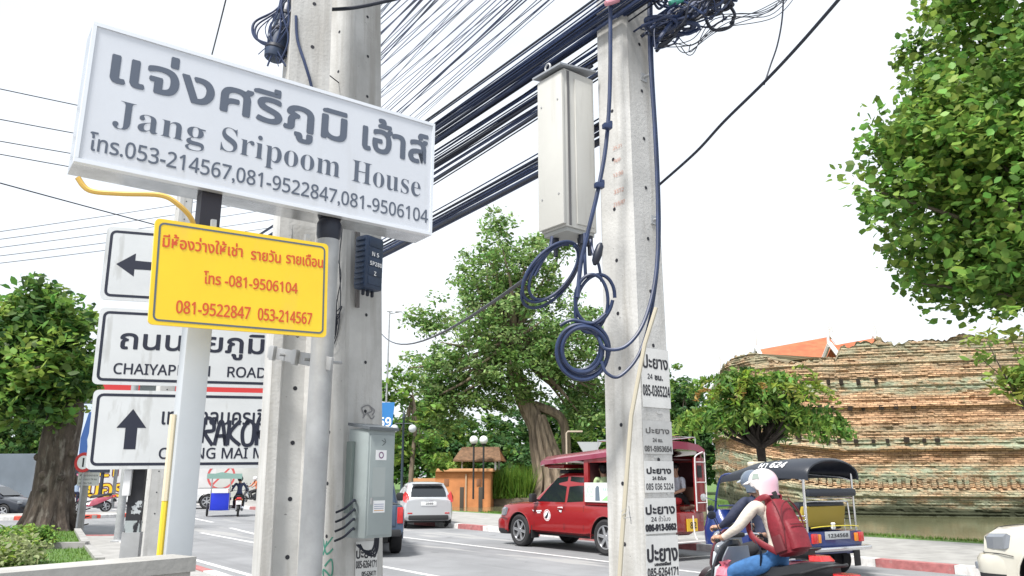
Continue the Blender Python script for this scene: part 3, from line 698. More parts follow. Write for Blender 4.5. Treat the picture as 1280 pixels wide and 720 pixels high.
# ------------------------------------------------------------ lawn, shrubs on the corner
lawn = [gnd(104, 684, .12), gnd(94, 668, .12), gnd(-40, 668, .12), gnd(-260, 690, .12)]
sheet('lawn', [(p.x, p.y) for p in lawn], .20, M_grass, .12)
lawn2 = [gnd(119, 706, .12), gnd(108, 690, .12), gnd(-200, 700, .12), gnd(-260, 760, .12), gnd(130, 722, .12)]
sheet('lawn_front', [(p.x, p.y) for p in lawn2], .20, M_grass, .12)
def edging(pts, w, h):
    mb = MB()
    for a, b_ in zip(pts[:-1], pts[1:]):
        t = b_ - a; mb.box((a + b_) / 2 + Vector((0, 0, h / 2)), (t.length, w, h), rotz(math.atan2(t.y, t.x)))
    return tag(mb.build('kerb', M_pave), kind='structure')
edging([gnd(106, 686, .12), gnd(96, 668, .12)], .16, .16); edging([gnd(107, 686.4, .12), gnd(-240, 693, .12)], .22, .15); edging([gnd(124, 708, .12), gnd(110, 690, .12)], .16, .15)
def fill(poly, n, z):
    xs = [p.x for p in poly]; ys = [p.y for p in poly]; out = []
    while len(out) < n:
        x, y = random.uniform(min(xs), max(xs)), random.uniform(min(ys), max(ys)); ins = False; j = len(poly) - 1
        for i in range(len(poly)):
            if (poly[i].y > y) != (poly[j].y > y) and x < (poly[j].x - poly[i].x) * (y - poly[i].y) / (poly[j].y - poly[i].y) + poly[i].x: ins = not ins
            j = i
        if ins: out.append((x, y, z))
    return out
tag(blades('lawn_grass', fill(lawn, 5000, .2) + fill(lawn2, 5000, .2), .06, .008, M_blade), kind='stuff')
def bush(px, py, w, h, d, label, mats, n, size, **kw):
    b = gnd(px, py, .2); r = empty('garden_shrub', b, 0, label, 'shrub', None)
    P, I, cen = clumps([((0, 0, h * .45), (w, d, h * .55))], n, 16, .2, .4); P[:, 2] = np.abs(P[:, 2]) + .02
    leaves('foliage', P, size, mats, r, mi=I, **kw)
    mb = MB()
    for c in random.sample(cen, 14): mb.tube([(0, 0, -.05), (c[0] * .4, c[1] * .4, c[2] * .5), tuple(c)], [.02, .015, .006], 5)
    mb.build('stem', M_bark, r); return r
VG = leafmat('leaf_variegated', (.33, .38, .19), .02, .35)
bush(28, 683, .7, .36, .5, 'clipped green shrub nearest the tree trunk on the lawn', [G1, G3, G3], 130, .12)
bush(-14, 690, .7, .42, .5, 'green shrub at the left edge of the lawn', [G1, G3, G1], 100, .12)
bush(12, 706, .62, .44, .45, 'pale cream variegated shrub at the lower left on the lawn', [VG, G3, VG], 150, .1, wid=.45)
bush(-22, 716, .7, .5, .5, 'pale variegated shrub cut by the lower left corner', [VG, G3, VG], 120, .1, wid=.45)
# ------------------------------------------------------------ low wall in front
M_wallc = mat('wall_plaster', (.36, .355, .34), .85, var=.16, vscale=3, bump=.2, bscale=40)
wa = at(240, 693, 3.0); wb = at(0, 712, 2.5); wz = wa.z - .03; d = (Vector((wb.x, wb.y, 0)) - Vector((wa.x, wa.y, 0))).normalized(); wn = Vector((d.y, -d.x, 0))
if wn.y < 0: wn = -wn
w0 = Vector((wa.x, wa.y, 0)); w1 = w0 + d * 1.75
mb = MB(); mb.prism([w0, w1, w1 + wn * .14, w0 + wn * .14], (0, 0, wz - .03)); 
mb.prism([w0 - wn * .012 - d * .012 + Vector((0, 0, wz - .028)), w1 - wn * .012 + Vector((0, 0, wz - .028)), w1 + wn * .152 + Vector((0, 0, wz - .028)), w0 + wn * .152 - d * .012 + Vector((0, 0, wz - .028))], (0, 0, .05))
tag(mb.build('low_wall', M_wallc), 'low grey rendered wall in front of the sign posts', 'wall')

# ------------------------------------------------------------ utility poles
def square_pole(name, base, yaw, w0, w1, ztop, label, holes=True, group=None, mid=None):
    """Prestressed concrete pole: tapering square shaft with chamfered corners and bolt holes."""
    r = empty(name, base, yaw, label, 'pole', group)
    mb = MB(); rings = []
    for k in range(13):
        z = -.3 + (ztop + .3) * k / 12; w = (w0 + (w1 - w0) * k / 12) / 2; ch = .018
        rings.append([Vector(p) for p in ((w - ch, -w, z), (w, -w + ch, z), (w, w - ch, z), (w - ch, w, z), (-w + ch, w, z), (-w, w - ch, z), (-w, -w + ch, z), (-w + ch, -w, z))])
    mb.loft(rings, smooth=False)
    if holes:
        z = .9; k = 0
        mbh = mb
        while z < ztop - .3:
            w = (w0 + (w1 - w0) * (z + .3) / (ztop + .3)) / 2
            for nx, ny in ((1, 0), (0, -1), (-1, 0), (0, 1)):
                n = Vector((nx, ny, 0)); t = Vector((-ny, nx, 0)); c = n * (w + .0015) + Vector((0, 0, z + (.12 if nx else 0))) + t * random.uniform(-.004, .004)
                mbh.add([c + t * .011 * math.cos(a * .785) + Vector((0, 0, .011 * math.sin(a * .785))) for a in range(8)], [tuple(range(8))], 1)
            z += .30; k += 1
    mb.build('shaft', [M_conc, M_ink], r)
    return r
poleE_b = atz(816, 0, 4.3); poleE_b.z = .12
poleE = square_pole('utility_pole', poleE_b, ROADYAW + R(2), .276, .218, 7.6, 'square concrete utility pole plastered with tyre repair posters', True)
E_w = lambda z: .276 + (.218 - .276) * (z - .12 + .3) / 7.9
E_yaw = ROADYAW + R(2); Ex = Vector((math.cos(E_yaw), math.sin(E_yaw), 0)); Ey = Vector((-math.sin(E_yaw), math.cos(E_yaw), 0))   # Ey faces left-front, -Ex faces right-front
poleD_b = atz(420, 0, 4.95); poleD_b.z = .12
D_yaw = ROADYAW + R(14)
poleD = square_pole('utility_pole', poleD_b, D_yaw, .330, .232, 7.6, 'square concrete utility pole carrying the grey meter box')
TILT_D, TILT_A = R(1.9), R(1.0)
def tilt_pole(o, yaw, an, zp):
    o.rotation_euler = (Matrix.Rotation(-an, 3, 'Y') @ rotz(yaw)).to_euler(); o.location.x += zp * math.sin(an)
tilt_pole(poleD, D_yaw, TILT_D, 1.2)
Dx = Vector((math.cos(D_yaw), math.sin(D_yaw), 0)); Dy = Vector((-math.sin(D_yaw), math.cos(D_yaw), 0)); D_w = lambda z: .330 + (.232 - .330) * (z + .18) / 7.9

# I-section pole: shaft with a channel in the face towards us
def channel_pole(name, base, yaw, label):
    r = empty(name, base, yaw, label, 'pole')
    mb = MB(); rings = []
    for k in range(13):
        z = -.3 + 7.7 * k / 12; f = 1 - .26 * k / 12; a = .138 * f; b = .14 * f; q = .06 * f if z < 2.9 else .002; e = 0; h = .085 * f
        pr = [(-a, -b), (-h, -b), (-h + .02, -b + q), (h - .02, -b + q), (h, -b), (a, -b), (a, b), (-a, b)]
        rings.append([Vector((x, y, z)) for x, y in pr])
    mb.loft(rings, smooth=False)
    for k in range(24):
        z = .55 + .29 * k; f = 1 - .26 * (z + .3) / 7.7; y = -.14 * f + (.06 * f if z < 2.8 else .002) - .0015
        if 2.6 < z < 3.15: continue
        mb.add([Vector((.012 * math.cos(a * .785) + .01, y, z + .012 * math.sin(a * .785))) for a in range(8)], [tuple(range(8))], 1)
    mb.build('shaft', [M_conc, M_ink], r); return r
poleA_b = atz(333, 0, 4.35); poleA_b.z = .12
poleA = channel_pole('utility_pole', poleA_b, R(26), 'channelled concrete utility pole standing behind the big white sign')
tilt_pole(poleA, R(26), TILT_A, .8)

# ------------------------------------------------------------ big hotel sign on its two posts
YL, YR = 2.9, 3.85
sTL, sBL, sTR, sBR = at(116, 22, YL), at(92, 207, YL), at(542, 159, YR), at(540, 290, YR)
zt = (sTL.z + sTR.z) / 2; zb_ = (sBL.z + sBR.z) / 2
sL = Vector(((sTL.x + sBL.x) / 2, YL, zb_)); sR = Vector(((sTR.x + sBR.x) / 2, YR, zb_))
slope_t = sTR.z - sTL.z; slope_b = sBR.z - sBL.z
SW = (sR - sL).length; SH = zt - zb_; su = (sR - sL).normalized(); S_TH = .17
print('sign', SW, SH, slope_t, slope_b, 'zt', zt, zb_)
tilt = (slope_t + slope_b) / 2 / SW
su = Vector((su.x, su.y, tilt)).normalized(); sv = (Vector((0, 0, 1)) - su * su.z).normalized()
sL.z = (sBL.z + sBR.z) / 2 - slope_b * .5 * 0 - tilt * SW / 2
big = empty('hotel_sign', sL + su * SW / 2, 0, 'big white lightbox hotel sign with dark grey Thai and English lettering', 'sign')
off = -(big.location)
P_ = Plate(sL + off, su, sv, SW, SH)
mb = MB(); P_.slab(mb, .012, .012, SW - .012, SH - .012, -.02, 0); mb.build('face', wear(mat('sign_acrylic', (.56, .59, .645), .35, var=.03, vscale=3), (.47, .49, .52), 3, .52, .8, stretch=(2.5, 2.5, .35)), big)
mb = MB()
for a0, b0, a1, b1 in ((0, 0, SW, .016), (0, SH - .016, SW, SH), (0, .0165, .014, SH - .0165), (SW - .014, .0165, SW, SH - .0165)): P_.slab(mb, a0, b0, a1, b1, -.03, .006)
mb.build('frame', mat('sign_frame', (.74, .76, .79), .3, .5), big)
mb = MB()
P_.slab(mb, 0, 0, SW, .004, -S_TH, -.031); P_.slab(mb, 0, SH - .004, SW, SH, -S_TH, -.031); P_.slab(mb, 0, .0045, .004, SH - .0045, -S_TH, -.031); P_.slab(mb, SW - .004, .0045, SW, SH - .0045, -S_TH, -.031); P_.slab(mb, .005, .005, SW - .005, SH - .005, -S_TH, -S_TH + .01)
mb.build('casing', mat('polished_aluminium', (.60, .61, .63), .16, 1., var=.25, vscale=5), big)
M_sgrey = mat('sign_lettering_grey', (.085, .105, .145), .45)
mb = MB()
sc = SW / 1.585
ax = lambda f: f * SW
P_.text(mb, 'แจ่งศรีภูมิ', ax(.055), SH * .615, ax(.695), SH * .235, bold=.0055)
P_.text(mb, 'เฮ้าส์', ax(.752), SH * .61, ax(.975), SH * .235, bold=.0055)
P_.text(mb, 'Jang', ax(.072), SH * .31, ax(.296), SH * .18, st='serif', offset=-.0085)
P_.text(mb, 'Sripoom', ax(.338), SH * .31, ax(.683), SH * .18, st='serif', offset=-.0085)
P_.text(mb, 'House', ax(.722), SH * .31, ax(.955), SH * .18, st='serif', offset=-.0085)
P_.text(mb, 'โทร.053-214567,081-9522847,081-9506104', ax(.028), SH * .10, ax(.985), SH * .11, st='sans', bold=.001)
mb.build('lettering', M_sgrey, big)

pu = Vector((su.x, su.y, 0)).normalized(); pn = Vector((pu.y, -pu.x, 0))     # pn faces the camera
def on_sign(px, py, back):
    """Foot of a post that shows at (px, py) and stands `back` metres behind the sign face."""
    o = Vector((sL.x, sL.y, 0)) - pn * back; a = ray(px, py)
    # (o + pu s) parallel to (a.x, a.y)
    s = (o.y * a.x - o.x * a.y) / (pu.x * a.y - pu.y * a.x); return o + pu * s
p1 = on_sign(262, 246, .09); p2 = on_sign(411, 293, .09)
ztop1 = sL.z + 0.001; pyaw = math.atan2(pu.y, pu.x)
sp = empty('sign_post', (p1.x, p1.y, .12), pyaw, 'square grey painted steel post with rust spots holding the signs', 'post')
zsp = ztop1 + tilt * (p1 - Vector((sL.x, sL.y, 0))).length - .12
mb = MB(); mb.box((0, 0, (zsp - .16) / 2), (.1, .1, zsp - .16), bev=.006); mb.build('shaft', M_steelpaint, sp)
mb = MB(); mb.box((0, 0, zsp - .08), (.085, .085, .158)); mb.build('shaded_top', mat('post_top_shade', (.03, .03, .045), .6), sp)  # sign's shade on the post top, painted as a near-black section
mb = MB(); mb.box((0, 0, .01), (.22, .22, .02)); mb.build('base_plate', M_galv, sp)
rp2 = empty('sign_post', (p2.x, p2.y, .12), 0, 'round galvanised post with a black cap holding the right end of the sign', 'post')
z2 = ztop1 + tilt * (p2 - Vector((sL.x, sL.y, 0))).length - .12
mb = MB(); mb.lathe([(.052, 0), (.052, z2 - .10)], seg=24); mb.build('shaft', M_galv, rp2)
mb = MB(); mb.lathe([(.0, z2 - .002), (.05, z2 - .002), (.058, z2 - .02), (.058, z2 - .075), (.05, z2 - .1)], seg=24); mb.build('cap', M_black, rp2)
# yellow conduit from the sign's left end down the square post
cd = [at(97, 222, 2.93), at(112, 238, 2.95), at(150, 242, 2.98), at(200, 244, 3.02), at(222, 255, 3.05), at(240, 275, 3.1), at(243, 300, 3.13)]
mb = MB(); mb.tube(spline(cd, 6), .011, 8); tag(mb.build('conduit', mat('yellow_conduit', (.62, .40, .09), .5)), 'yellow flexible conduit curling under the big sign', 'cable')
mb = MB(); q = p1 - pu * .060 + pn * .0
mb.tube([(q.x, q.y, .12), (q.x, q.y, 1.56)], .013, 8, 0); mb.tube([(q.x, q.y, 1.56), (q.x, q.y, 1.9)], .0145, 8, 1)
tag(mb.build('conduit', [mat('yellow_pipe', (.75, .55, .04), .4), mat('cream_pipe', (.62, .55, .40), .5)]), 'yellow and cream pipe running up the left edge of the square post', 'pipe')

# ------------------------------------------------------------ yellow rooms-to-let sign
yL, yR = 2.93, 3.37
c4 = [at(193, 273, yL), at(411, 306, yR), at(408, 422, yR), at(185, 405, yL)]
o = (c4[3]); yu = (c4[2] - c4[3]); YW = Vector((yu.x, yu.y, 0)).length; YH = ((c4[0].z - c4[3].z) + (c4[1].z - c4[2].z)) / 2
yu.normalize(); yv = (Vector((0, 0, 1)) - yu * yu.z).normalized()
ys = empty('rental_sign', o + yu * YW / 2, 0, 'yellow room rental sign with red Thai lettering below the big sign', 'sign')
P_ = Plate(o - ys.location, yu, yv, YW, YH)
mb = MB(); P_.slab(mb, 0, 0, YW, YH, -.012, 0, 0, .018); mb.build('panel', wear(mat('yellow_sign', (.83, .565, .02), .35, var=.04, vscale=4), (.74, .50, .06), 3.5, .5, .75, stretch=(2, 2, .5)), ys)
mb = MB(); P_.ring(mb, .014, .014, YW - .014, YH - .014, .0075, .001, 0, .014); mb.build('border', mat('blue_grey_line', (.09, .12, .15), .5), ys)
mb = MB(); rl = YW
P_.text(mb, 'มีห้องว่างให้เช่า', rl * .045, YH * .735, rl * .475, YH * .105, bold=.0012); P_.text(mb, 'รายวัน', rl * .525, YH * .725, rl * .70, YH * .105, bold=.0012); P_.text(mb, 'รายเดือน', rl * .735, YH * .735, rl * .965, YH * .105, bold=.0012)
P_.text(mb, 'โทร -081-9506104', rl * .27, YH * .43, rl * .81, YH * .105, st='sans', bold=.0012)
P_.text(mb, '081-9522847', rl * .135, YH * .125, rl * .535, YH * .115, st='sans', bold=.0012); P_.text(mb, '053-214567', rl * .58, YH * .125, rl * .905, YH * .115, st='sans', bold=.0012)
mb.build('lettering', mat('faded_red', (.60, .085, .02), .5), ys)
mb = MB()
for a in (.30, .86): mb = MB(); P_.slab(mb, rl * a, YH - .02, rl * a + .02, YH + .035, -.03, -.0125); mb.build('bracket', M_galv, ys)

# ------------------------------------------------------------ blue framed road signs
tl, tr = 4.95, 5.3
def road_sign(px0, py0, px1, py1, pxr, label, content):
    """Upper left pixel, lower left pixel's y, right edge pixel."""
    TLp = at(px0, py0, tl); BLp = at(px1, py1, tl); Rp = at(pxr, py0, tr + (pxr - 330) / 200 * .3)
    u = Vector((Rp.x - TLp.x, Rp.y - TLp.y, .0)); W = u.length; Hh = TLp.z - BLp.z; u.normalize(); u = Vector((u.x, u.y, ROLL)).normalized()
    v = (Vector((0, 0, 1)) - u * u.z).normalized(); o = Vector(((TLp.x + BLp.x) / 2, tl, BLp.z))
    r = empty('road_sign', o + u * W / 2, 0, label, 'road sign'); P = Plate(o - r.location, u, v, W, Hh)
    mb = MB(); P.slab(mb, 0, 0, W, Hh, -.012, 0, 0, .03); mb.build('panel', wear(mat('road_sign_white', (.56, .585, .605), .4, var=.05, vscale=3), (.44, .455, .46), 4, .56, .74, stretch=(2, 2, .5)), r)
    mb = MB(); P.ring(mb, .022, .022, W - .022, Hh - .022, .017, .001, 0, .02); mb.build('border', M_ink2, r)
    mb = MB(); content(P, mb, W, Hh); mb.build('lettering', M_ink2, r)
    for b in (.25, .75): mb = MB(); P.slab(mb, .05, Hh * b - .02, W - .05, Hh * b + .02, -.045, -.0125); mb.build('bracket', M_galv, r); return r, P
M_ink2 = mat('sign_blue_black', (.010, .014, .032), .5); ROLL = .012
def c1(P, mb, W, H): P.poly(mb, [(.075, H * .49), (.185, H * .655), (.185, H * .555), (.42, H * .54), (.42, H * .44), (.185, H * .435), (.185, H * .335)], .0012)
def c2(P, mb, W, H):
    P.text(mb, 'ถนนชัยภูมิ', W * .12, H * .47, W * .88, H * .245, bold=.0035)
    P.text(mb, 'CHAIYAPHUM', W * .10, H * .14, W * .595, H * .135, st='sans', bold=.0016); P.text(mb, 'ROAD', W * .69, H * .14, W * .90, H * .135, st='sans', bold=.0016)
def c3(P, mb, W, H):
    x = .235; P.poly(mb, [(x - .034, H * .25), (x + .034, H * .25), (x + .034, H * .52), (x + .085, H * .52), (x, H * .76), (x - .085, H * .52), (x - .034, H * .52)], .0012)
    mb.cuts.append(len(mb.f)); P.text(mb, 'เทศบาลนครเชียงใหม่', W * .245, H * .57, W * .80, H * .20, bold=.002)
    P.text(mb, 'CHIANG MAI MUNICIPALITY', W * .245, H * .13, W * .955, H * .135, st='sans', bold=.0014)
    g = [[(0, .02), (.02, .2), (.1, .2), (.12, .12), (.03, .1), (.12, 0)], [(.14, 0), (.2, .2), (.26, 0), (.24, .07), (.15, .07)], [(.28, 0), (.29, .2)], [(.41, .2), (.3, .09), (.42, .0)], [(.5, .2), (.44, .12), (.46, .01), (.55, .02), (.56, .16), (.5, .2), (.47, .17)], [(.6, .0), (.61, .2), (.7, .18), (.69, .11), (.61, .1), (.72, 0)]]
    mb.cuts.append(len(mb.f)); P.strokes(mb, [[(W * .392 + a * .56, H * .30 + b * .80) for a, b in ln] for ln in g], .023, .002)
road_sign(133, 283, 127, 374, 372, 'white road sign with a left arrow, topmost of the three', c1)
road_sign(124, 384, 117, 480, 358, 'white road sign reading CHAIYAPHUM ROAD, middle of the three', c2)
_, PL = road_sign(117, 487, 108, 587, 452, 'white road sign with an up arrow and black graffiti, lowest of the three', c3)
M_flake = mat('flaking_post', (.32, .36, .37), .6, var=.1, vscale=6); wear(M_flake, (.012, .013, .018), 7, .52, .54, stretch=(1, 1, .5))
M_flake2 = mat('flaking_post_black', (.014, .015, .02), .6); wear(M_flake2, (.40, .43, .45), 9, .57, .59)
for px, PY, lb in ((137, 5.13, 'flaking black and grey steel post left of the square sign post'), (206, 5.27, 'flaking steel post just behind the square sign post')):
    b = atz(px, .12, PY); b = Vector((b.x, b.y, .12)); zt_ = at(px + 60, 290, PY).z
    r = empty('road_sign_post', b, R(12), lb, 'post'); mb = MB(); mb.box((0, 0, 1.55), (.085, .06, .56)); mb.build('upper_shaft', M_flake2, r)
    mb = MB(); mb.box((0, 0, .635), (.087, .062, 1.27)); mb.box((0, 0, (zt_ + 1.71) / 2), (.085, .06, zt_ - 1.95)); mb.build('lower_shaft', M_flake, r)
    mb = MB(); mb.box((0, 0, .60), (.105, .08, 1.2)); mb.build('base_sleeve', M_galv, r)
    if px == 137:
        mb = MB(); mb.box((-.05, -.04, 1.5), (.045, .05, .16), bev=.008); mb.build('junction_box', M_white, r)

# clamp band around channelled pole and round post
q1 = at(336, 440, 4.12); q2 = at(415, 455, p2.y - .075)
mb = MB(); u = (q2 - q1); yaw = math.atan2(u.y, u.x); c = (q1 + q2) / 2
for k, f in ((-.0, 0), (.0, 1)):
    pass
cl = empty('clamp_band', c, yaw, 'galvanised steel clamp band joining concrete pole and round post', 'clamp')
Lc = u.length
rt = Matrix.Rotation(-math.asin(u.z / Lc), 3, 'Y')
mb.box(rt @ Vector((0, 0, 0)), (Lc, .012, .06), rt, bev=.003)
mb.build('strap', M_galv, cl)
mb = MB()
for x in (-.38, 0, .38): mb = MB(); mb.box(rt @ Vector((x * Lc, -.014, 0)), (.05, .02, .075), rt, bev=.004); mb.build('fixing_plate', M_galv, cl)
mb = MB()
for x in (-.2, .2): mb = MB(); mb.tube([rt @ Vector((x * Lc, -.035, 0)), rt @ Vector((x * Lc, .16, 0))], .008, 6); mb.build('bolt', M_galv, cl)

# ------------------------------------------------------------ grey meter box and dark splitter box on the left concrete pole
def face_frame(px, py, Y, n, up=Vector((0, 0, 1))): return None
def boxframe(name, c, yaw, label, cat): return empty(name, c, yaw, label, cat)
# faces of the pole: -Dx looks right-front, Dy looks left-front
mbx = at(463, 603, 4.62); myaw = math.atan2(-Dx.y, -Dx.x) + R(90)   # local -Y is the outward normal
mt = empty('meter_box', (mbx.x, mbx.y, mbx.z), myaw, 'grey steel meter box strapped to the concrete pole', 'meter box')
M_mbox = mat('meter_box_grey', (.30, .345, .35), .5, .1, var=.07, vscale=5)
mw, mh, md = .200, .595, .17
mb = MB(); mb.box((0, 0, 0), (mw, md, mh), bev=.008); mb.build('body', M_mbox, mt)
mb = MB(); mb.prism([(-mw / 2 - .012, -md / 2 - .02, mh / 2 - .01), (mw / 2 + .012, -md / 2 - .02, mh / 2 - .01), (mw / 2 + .012, md / 2, mh / 2 + .02), (-mw / 2 - .012, md / 2, mh / 2 + .02)], (0, 0, .016)); mb.build('rain_hood', mat('dark_grey_metal', (.10, .115, .13), .5), mt)
mb = MB(); mb.box((0, -md / 2 - .004, -.01), (mw - .02, .008, mh - .05), bev=.003); dr = mb.build('door', M_mbox, mt)
mb = MB(); mb.box((-mw / 2 + .03, -md / 2 - .012, -.1), (.012, .012, .035)); mb.build('latch', M_galv, dr)
mb = MB(); PP = Plate((-mw / 2, -md / 2 - .0085, -mh / 2), (1, 0, 0), (0, 0, 1), mw, mh)
PP.slab(mb, .05, .42, .13, .475, 0, .001, 0); PP.slab(mb, .035, .22, .125, .38, 0, .0007, 1); PP.slab(mb, .045, .135, .13, .20, 0, .001, 0)
mb.lathe([(.012, -.0015), (.019, -.0015)], (-mw / 2 + .09, -md / 2 - .0085, -mh / 2 + .447), 'y', 20, 2)
for k in range(4): PP.slab(mb, .052, .145 + k * .011, .122, .149 + k * .011, .001, .0014, 3 if k else 4)
PP.strokes(mb, [[(.095, .50), (.12, .52), (.11, .54)], [(.09, .53), (.115, .52)]], .003, .001, 5)
mb.build('sticker', [M_white, mat('old_paper', (.36, .40, .40), .9), mat('purple_print', (.2, .1, .2), .6), mat('blue_print', (.3, .33, .45), .6), mat('orange_print', (.6, .3, .1), .6), M_ink], mt)
mb = MB(); mb.box((-mw / 2 - .012, .05, .03), (.02, .05, mh * .66)); mb.build('side_channel', mat('green_grey_metal', (.16, .20, .19), .5), mt)
for k in range(4):
    mb = MB(); z = -.10 - .05 * k; mb.tube(spline([(-mw / 2 - .005, 0, z), (-mw / 2 - .04, -.03, z + .005), (-mw / 2 - .07, .0, z - .035), (-mw / 2 - .085, .06, z - .06)], 5), .007, 6); mb.build('cable_entry', M_black, mt)
for k in range(3): mb = MB(); x = mw / 2 - .012 + .012 * k; mb.tube(spline([(x, .04, -mh / 2 + .01), (x + .004, .05, -mh / 2 - .05 - .012 * k), (x - .015, .06, -mh / 2 - .085 - .012 * k), (x - .04, .10, -mh / 2 - .075 - .01 * k), (x - .05, .14, -mh / 2 - .05)], 5), .006, 6); mb.build('cable_loop', M_black, mt)

sb = at(461, 330, 4.68); sx = empty('splitter_box', sb, myaw + R(6), 'ribbed navy plastic cable splitter box with white stencilled letters', 'cable box')
M_spl = mat('navy_plastic', (.018, .035, .075), .45, var=.2, vscale=12)
bw, bh, bd = .155, .335, .10
mb = MB(); mb.box((0, 0, 0), (bw, bd, bh), bev=.02)
for k in range(9):
    z = -bh / 2 + .03 + k * (bh - .06) / 8; mb.box((bw / 2 + .003, 0, z), (.012, bd * .7, .012), bev=.003); mb.box((-bw / 2 - .003, 0, z), (.012, bd * .7, .012), bev=.003)
for k in range(5): mb.box((0, -bd / 2 - .001, -bh / 2 + .05 + k * .06), (bw * .7, .006, .05), bev=.002)
mb.build('body', M_spl, sx)
mb = MB(); PP = Plate((-bw / 2, -bd / 2 - .0045, -bh / 2), (1, 0, 0), (0, 0, 1), bw, bh)
PP.text(mb, 'N 5', .045, .205, .105, .026, st='bold'); PP.text(mb, 'SP280', .03, .145, .135, .026, st='bold'); PP.text(mb, 'Z', .068, .085, .088, .026, st='bold'); mb.build('lettering', M_white, sx)
mb = MB()
for x in (-.04, .0, .04): mb.lathe([(.011, -bh / 2 + .005), (.011, -bh / 2 - .03), (.007, -bh / 2 - .035)], (x, 0, 0), seg=10)
mb.build('cable_gland', M_black, sx)
# the flat conduit and thin wires on the pole's left face, beside the box
def Dface(a, z, out=0.): return Vector((poleD_b.x - (z - 1.3) * math.sin(TILT_D), poleD_b.y, 0)) - Dx * (D_w(z) / 2 + out) + Dy * a + Vector((0, 0, z))
def Dleft(a, z, out=0.): return Vector((poleD_b.x - (z - 1.3) * math.sin(TILT_D), poleD_b.y, 0)) + Dy * (D_w(z) / 2 + out) + Dx * a + Vector((0, 0, z))
mb = MB(); z0 = at(443, 383, 4.75).z; z1 = 3.9; mb.tube([Dface(.085, z0, .02), Dface(.085, z1, .02)], .014, 8); tag(mb.build('conduit', mat('brown_grey_pipe', (.14, .13, .13), .6)), 'grey brown conduit pipe between pole edge and navy splitter box', 'pipe')
for k in range(6):
    mb = MB(); a0 = random.uniform(.05, .13); pts = [Dleft(-.1 + .03 * k, 3.6 + .1 * k, .03)]
    for j in range(5): pts.append(Dleft(-.11 + .026 * k + random.uniform(-.03, .03), 3.2 - j * .17 + random.uniform(-.03, .03), .012 + random.uniform(0, .03)))
    pts += [Dleft(-.02 - .02 * k, 2.42 + .05 * k, .02), Dleft(-.08 + .01 * k, 2.62, .02)]
    mb.tube(spline(pts, 6), .0032, 5); tag(mb.build('thin_wire', M_black), 'thin black wire looping down the concrete pole beside the splitter box', 'wire', 'thin wires on the left pole')
# paint marks on that pole
mb = MB(); PP = Plate(Dleft(.0, 1.05, .002), -Dx, Vector((0, 0, 1)), .2, .5)
g = [[(-.02, .2), (.055, .27), (.075, .33)], [(-.035, .25), (.0, .17), (.06, .2)], [(.0, .24), (-.03, .16)], [(-.01, .10), (.05, .14), (.06, .06), (.0, .02), (-.02, .08), (.05, .04), (.07, -.04)], [(-.05, .03), (-.02, -.04), (.05, -.08)]]
PP.strokes(mb, g, .012, .0015); tag(mb.build('graffiti', mat('green_spray', (.05, .22, .16), .7)), 'green spray paint scrawl low on the concrete pole', 'graffiti')
mb = MB(); PP = Plate(Dface(-.02, 2.0, .002), -Dy, Vector((0, 0, 1)), .2, .5)
PP.strokes(mb, [[(-.04, 0.0), (-.01, .03), (.03, 0), (.05, .02)], [(-.03, .02), (-.05, .06), (.0, .08), (.03, .05), (-.01, .03)], [(.02, .07), (.05, .05), (.03, .02)]], .008, .0015); tag(mb.build('graffiti', mat('grey_spray', (.22, .22, .23), .8)), 'faint grey scribble on the right face of the concrete pole', 'graffiti')
mb = MB(); PP = Plate(Dface(-.06, 1.85, .002), -Dy, Vector((0, 0, 1)), .2, .5)
PP.strokes(mb, [[(-.13, -.16), (-.08, -.2), (-.02, -.25)], [(.045, .01), (.08, .0)], [(.03, 0), (.07, .025)], [(.06, 0), (.075, -.1)]], .007, .0015); tag(mb.build('graffiti', mat('red_spray', (.5, .14, .08), .8)), 'thin red paint streaks above the grey meter box', 'graffiti')

# ------------------------------------------------------------ tall cabinet on the right pole
cz1 = at(690, 88, 4.15).z; cz0 = at(690, 284, 4.15).z; ch_ = cz1 - cz0
def Eleft(a, z, out=0.): return Vector((poleE_b.x, poleE_b.y, 0)) + Ey * (E_w(z) / 2 + out) + Ex * a + Vector((0, 0, z))   # a>0: away along the road
def Eright(a, z, out=0.): return Vector((poleE_b.x, poleE_b.y, 0)) - Ex * (E_w(z) / 2 + out) - Ey * a + Vector((0, 0, z))  # a>0: to the right
cw, cdp = .205, .235
cc = Eleft(.20, (cz0 + cz1) / 2, cdp / 2 + .05); cab = empty('equipment_cabinet', cc, E_yaw + math.pi, 'tall off white equipment cabinet hung on the pole', 'cabinet')
# local axes: +x = -Ex (right-front), -y = Ey (left-front)
M_cab = wear(mat('cabinet_cream', (.50, .50, .475), .45, var=.04, vscale=3), (.40, .395, .37), 4, .54, .75, stretch=(2.5, 2.5, .3))
mb = MB(); mb.box((0, 0, 0), (cw, cdp, ch_), bev=.004); mb.build('body', M_cab, cab)
mb = MB(); mb.box((0, -cdp / 2 - .011, -.004), (cw + .006, .02, ch_ - .03), bev=.004); dr = mb.build('door', M_cab, cab)
mb = MB()
for z in (-.3, .3): 
    for x in (-.07, .07): mb.lathe([(0, -.004), (.006, -.003), (.006, .0)], (x, -cdp / 2 - .021, z * ch_), 'y', 10)
mb.build('screw', M_galv, dr)
mb = MB(); mb.prism([(-cw / 2 - .02, -cdp / 2 - .045, ch_ / 2), (cw / 2 + .02, -cdp / 2 - .045, ch_ / 2), (cw / 2 + .02, cdp / 2 + .01, ch_ / 2 + .045), (-cw / 2 - .02, cdp / 2 + .01, ch_ / 2 + .045)], (0, 0, .012)); mb.build('rain_hood', mat('hood_grey', (.26, .28, .31), .5), cab)
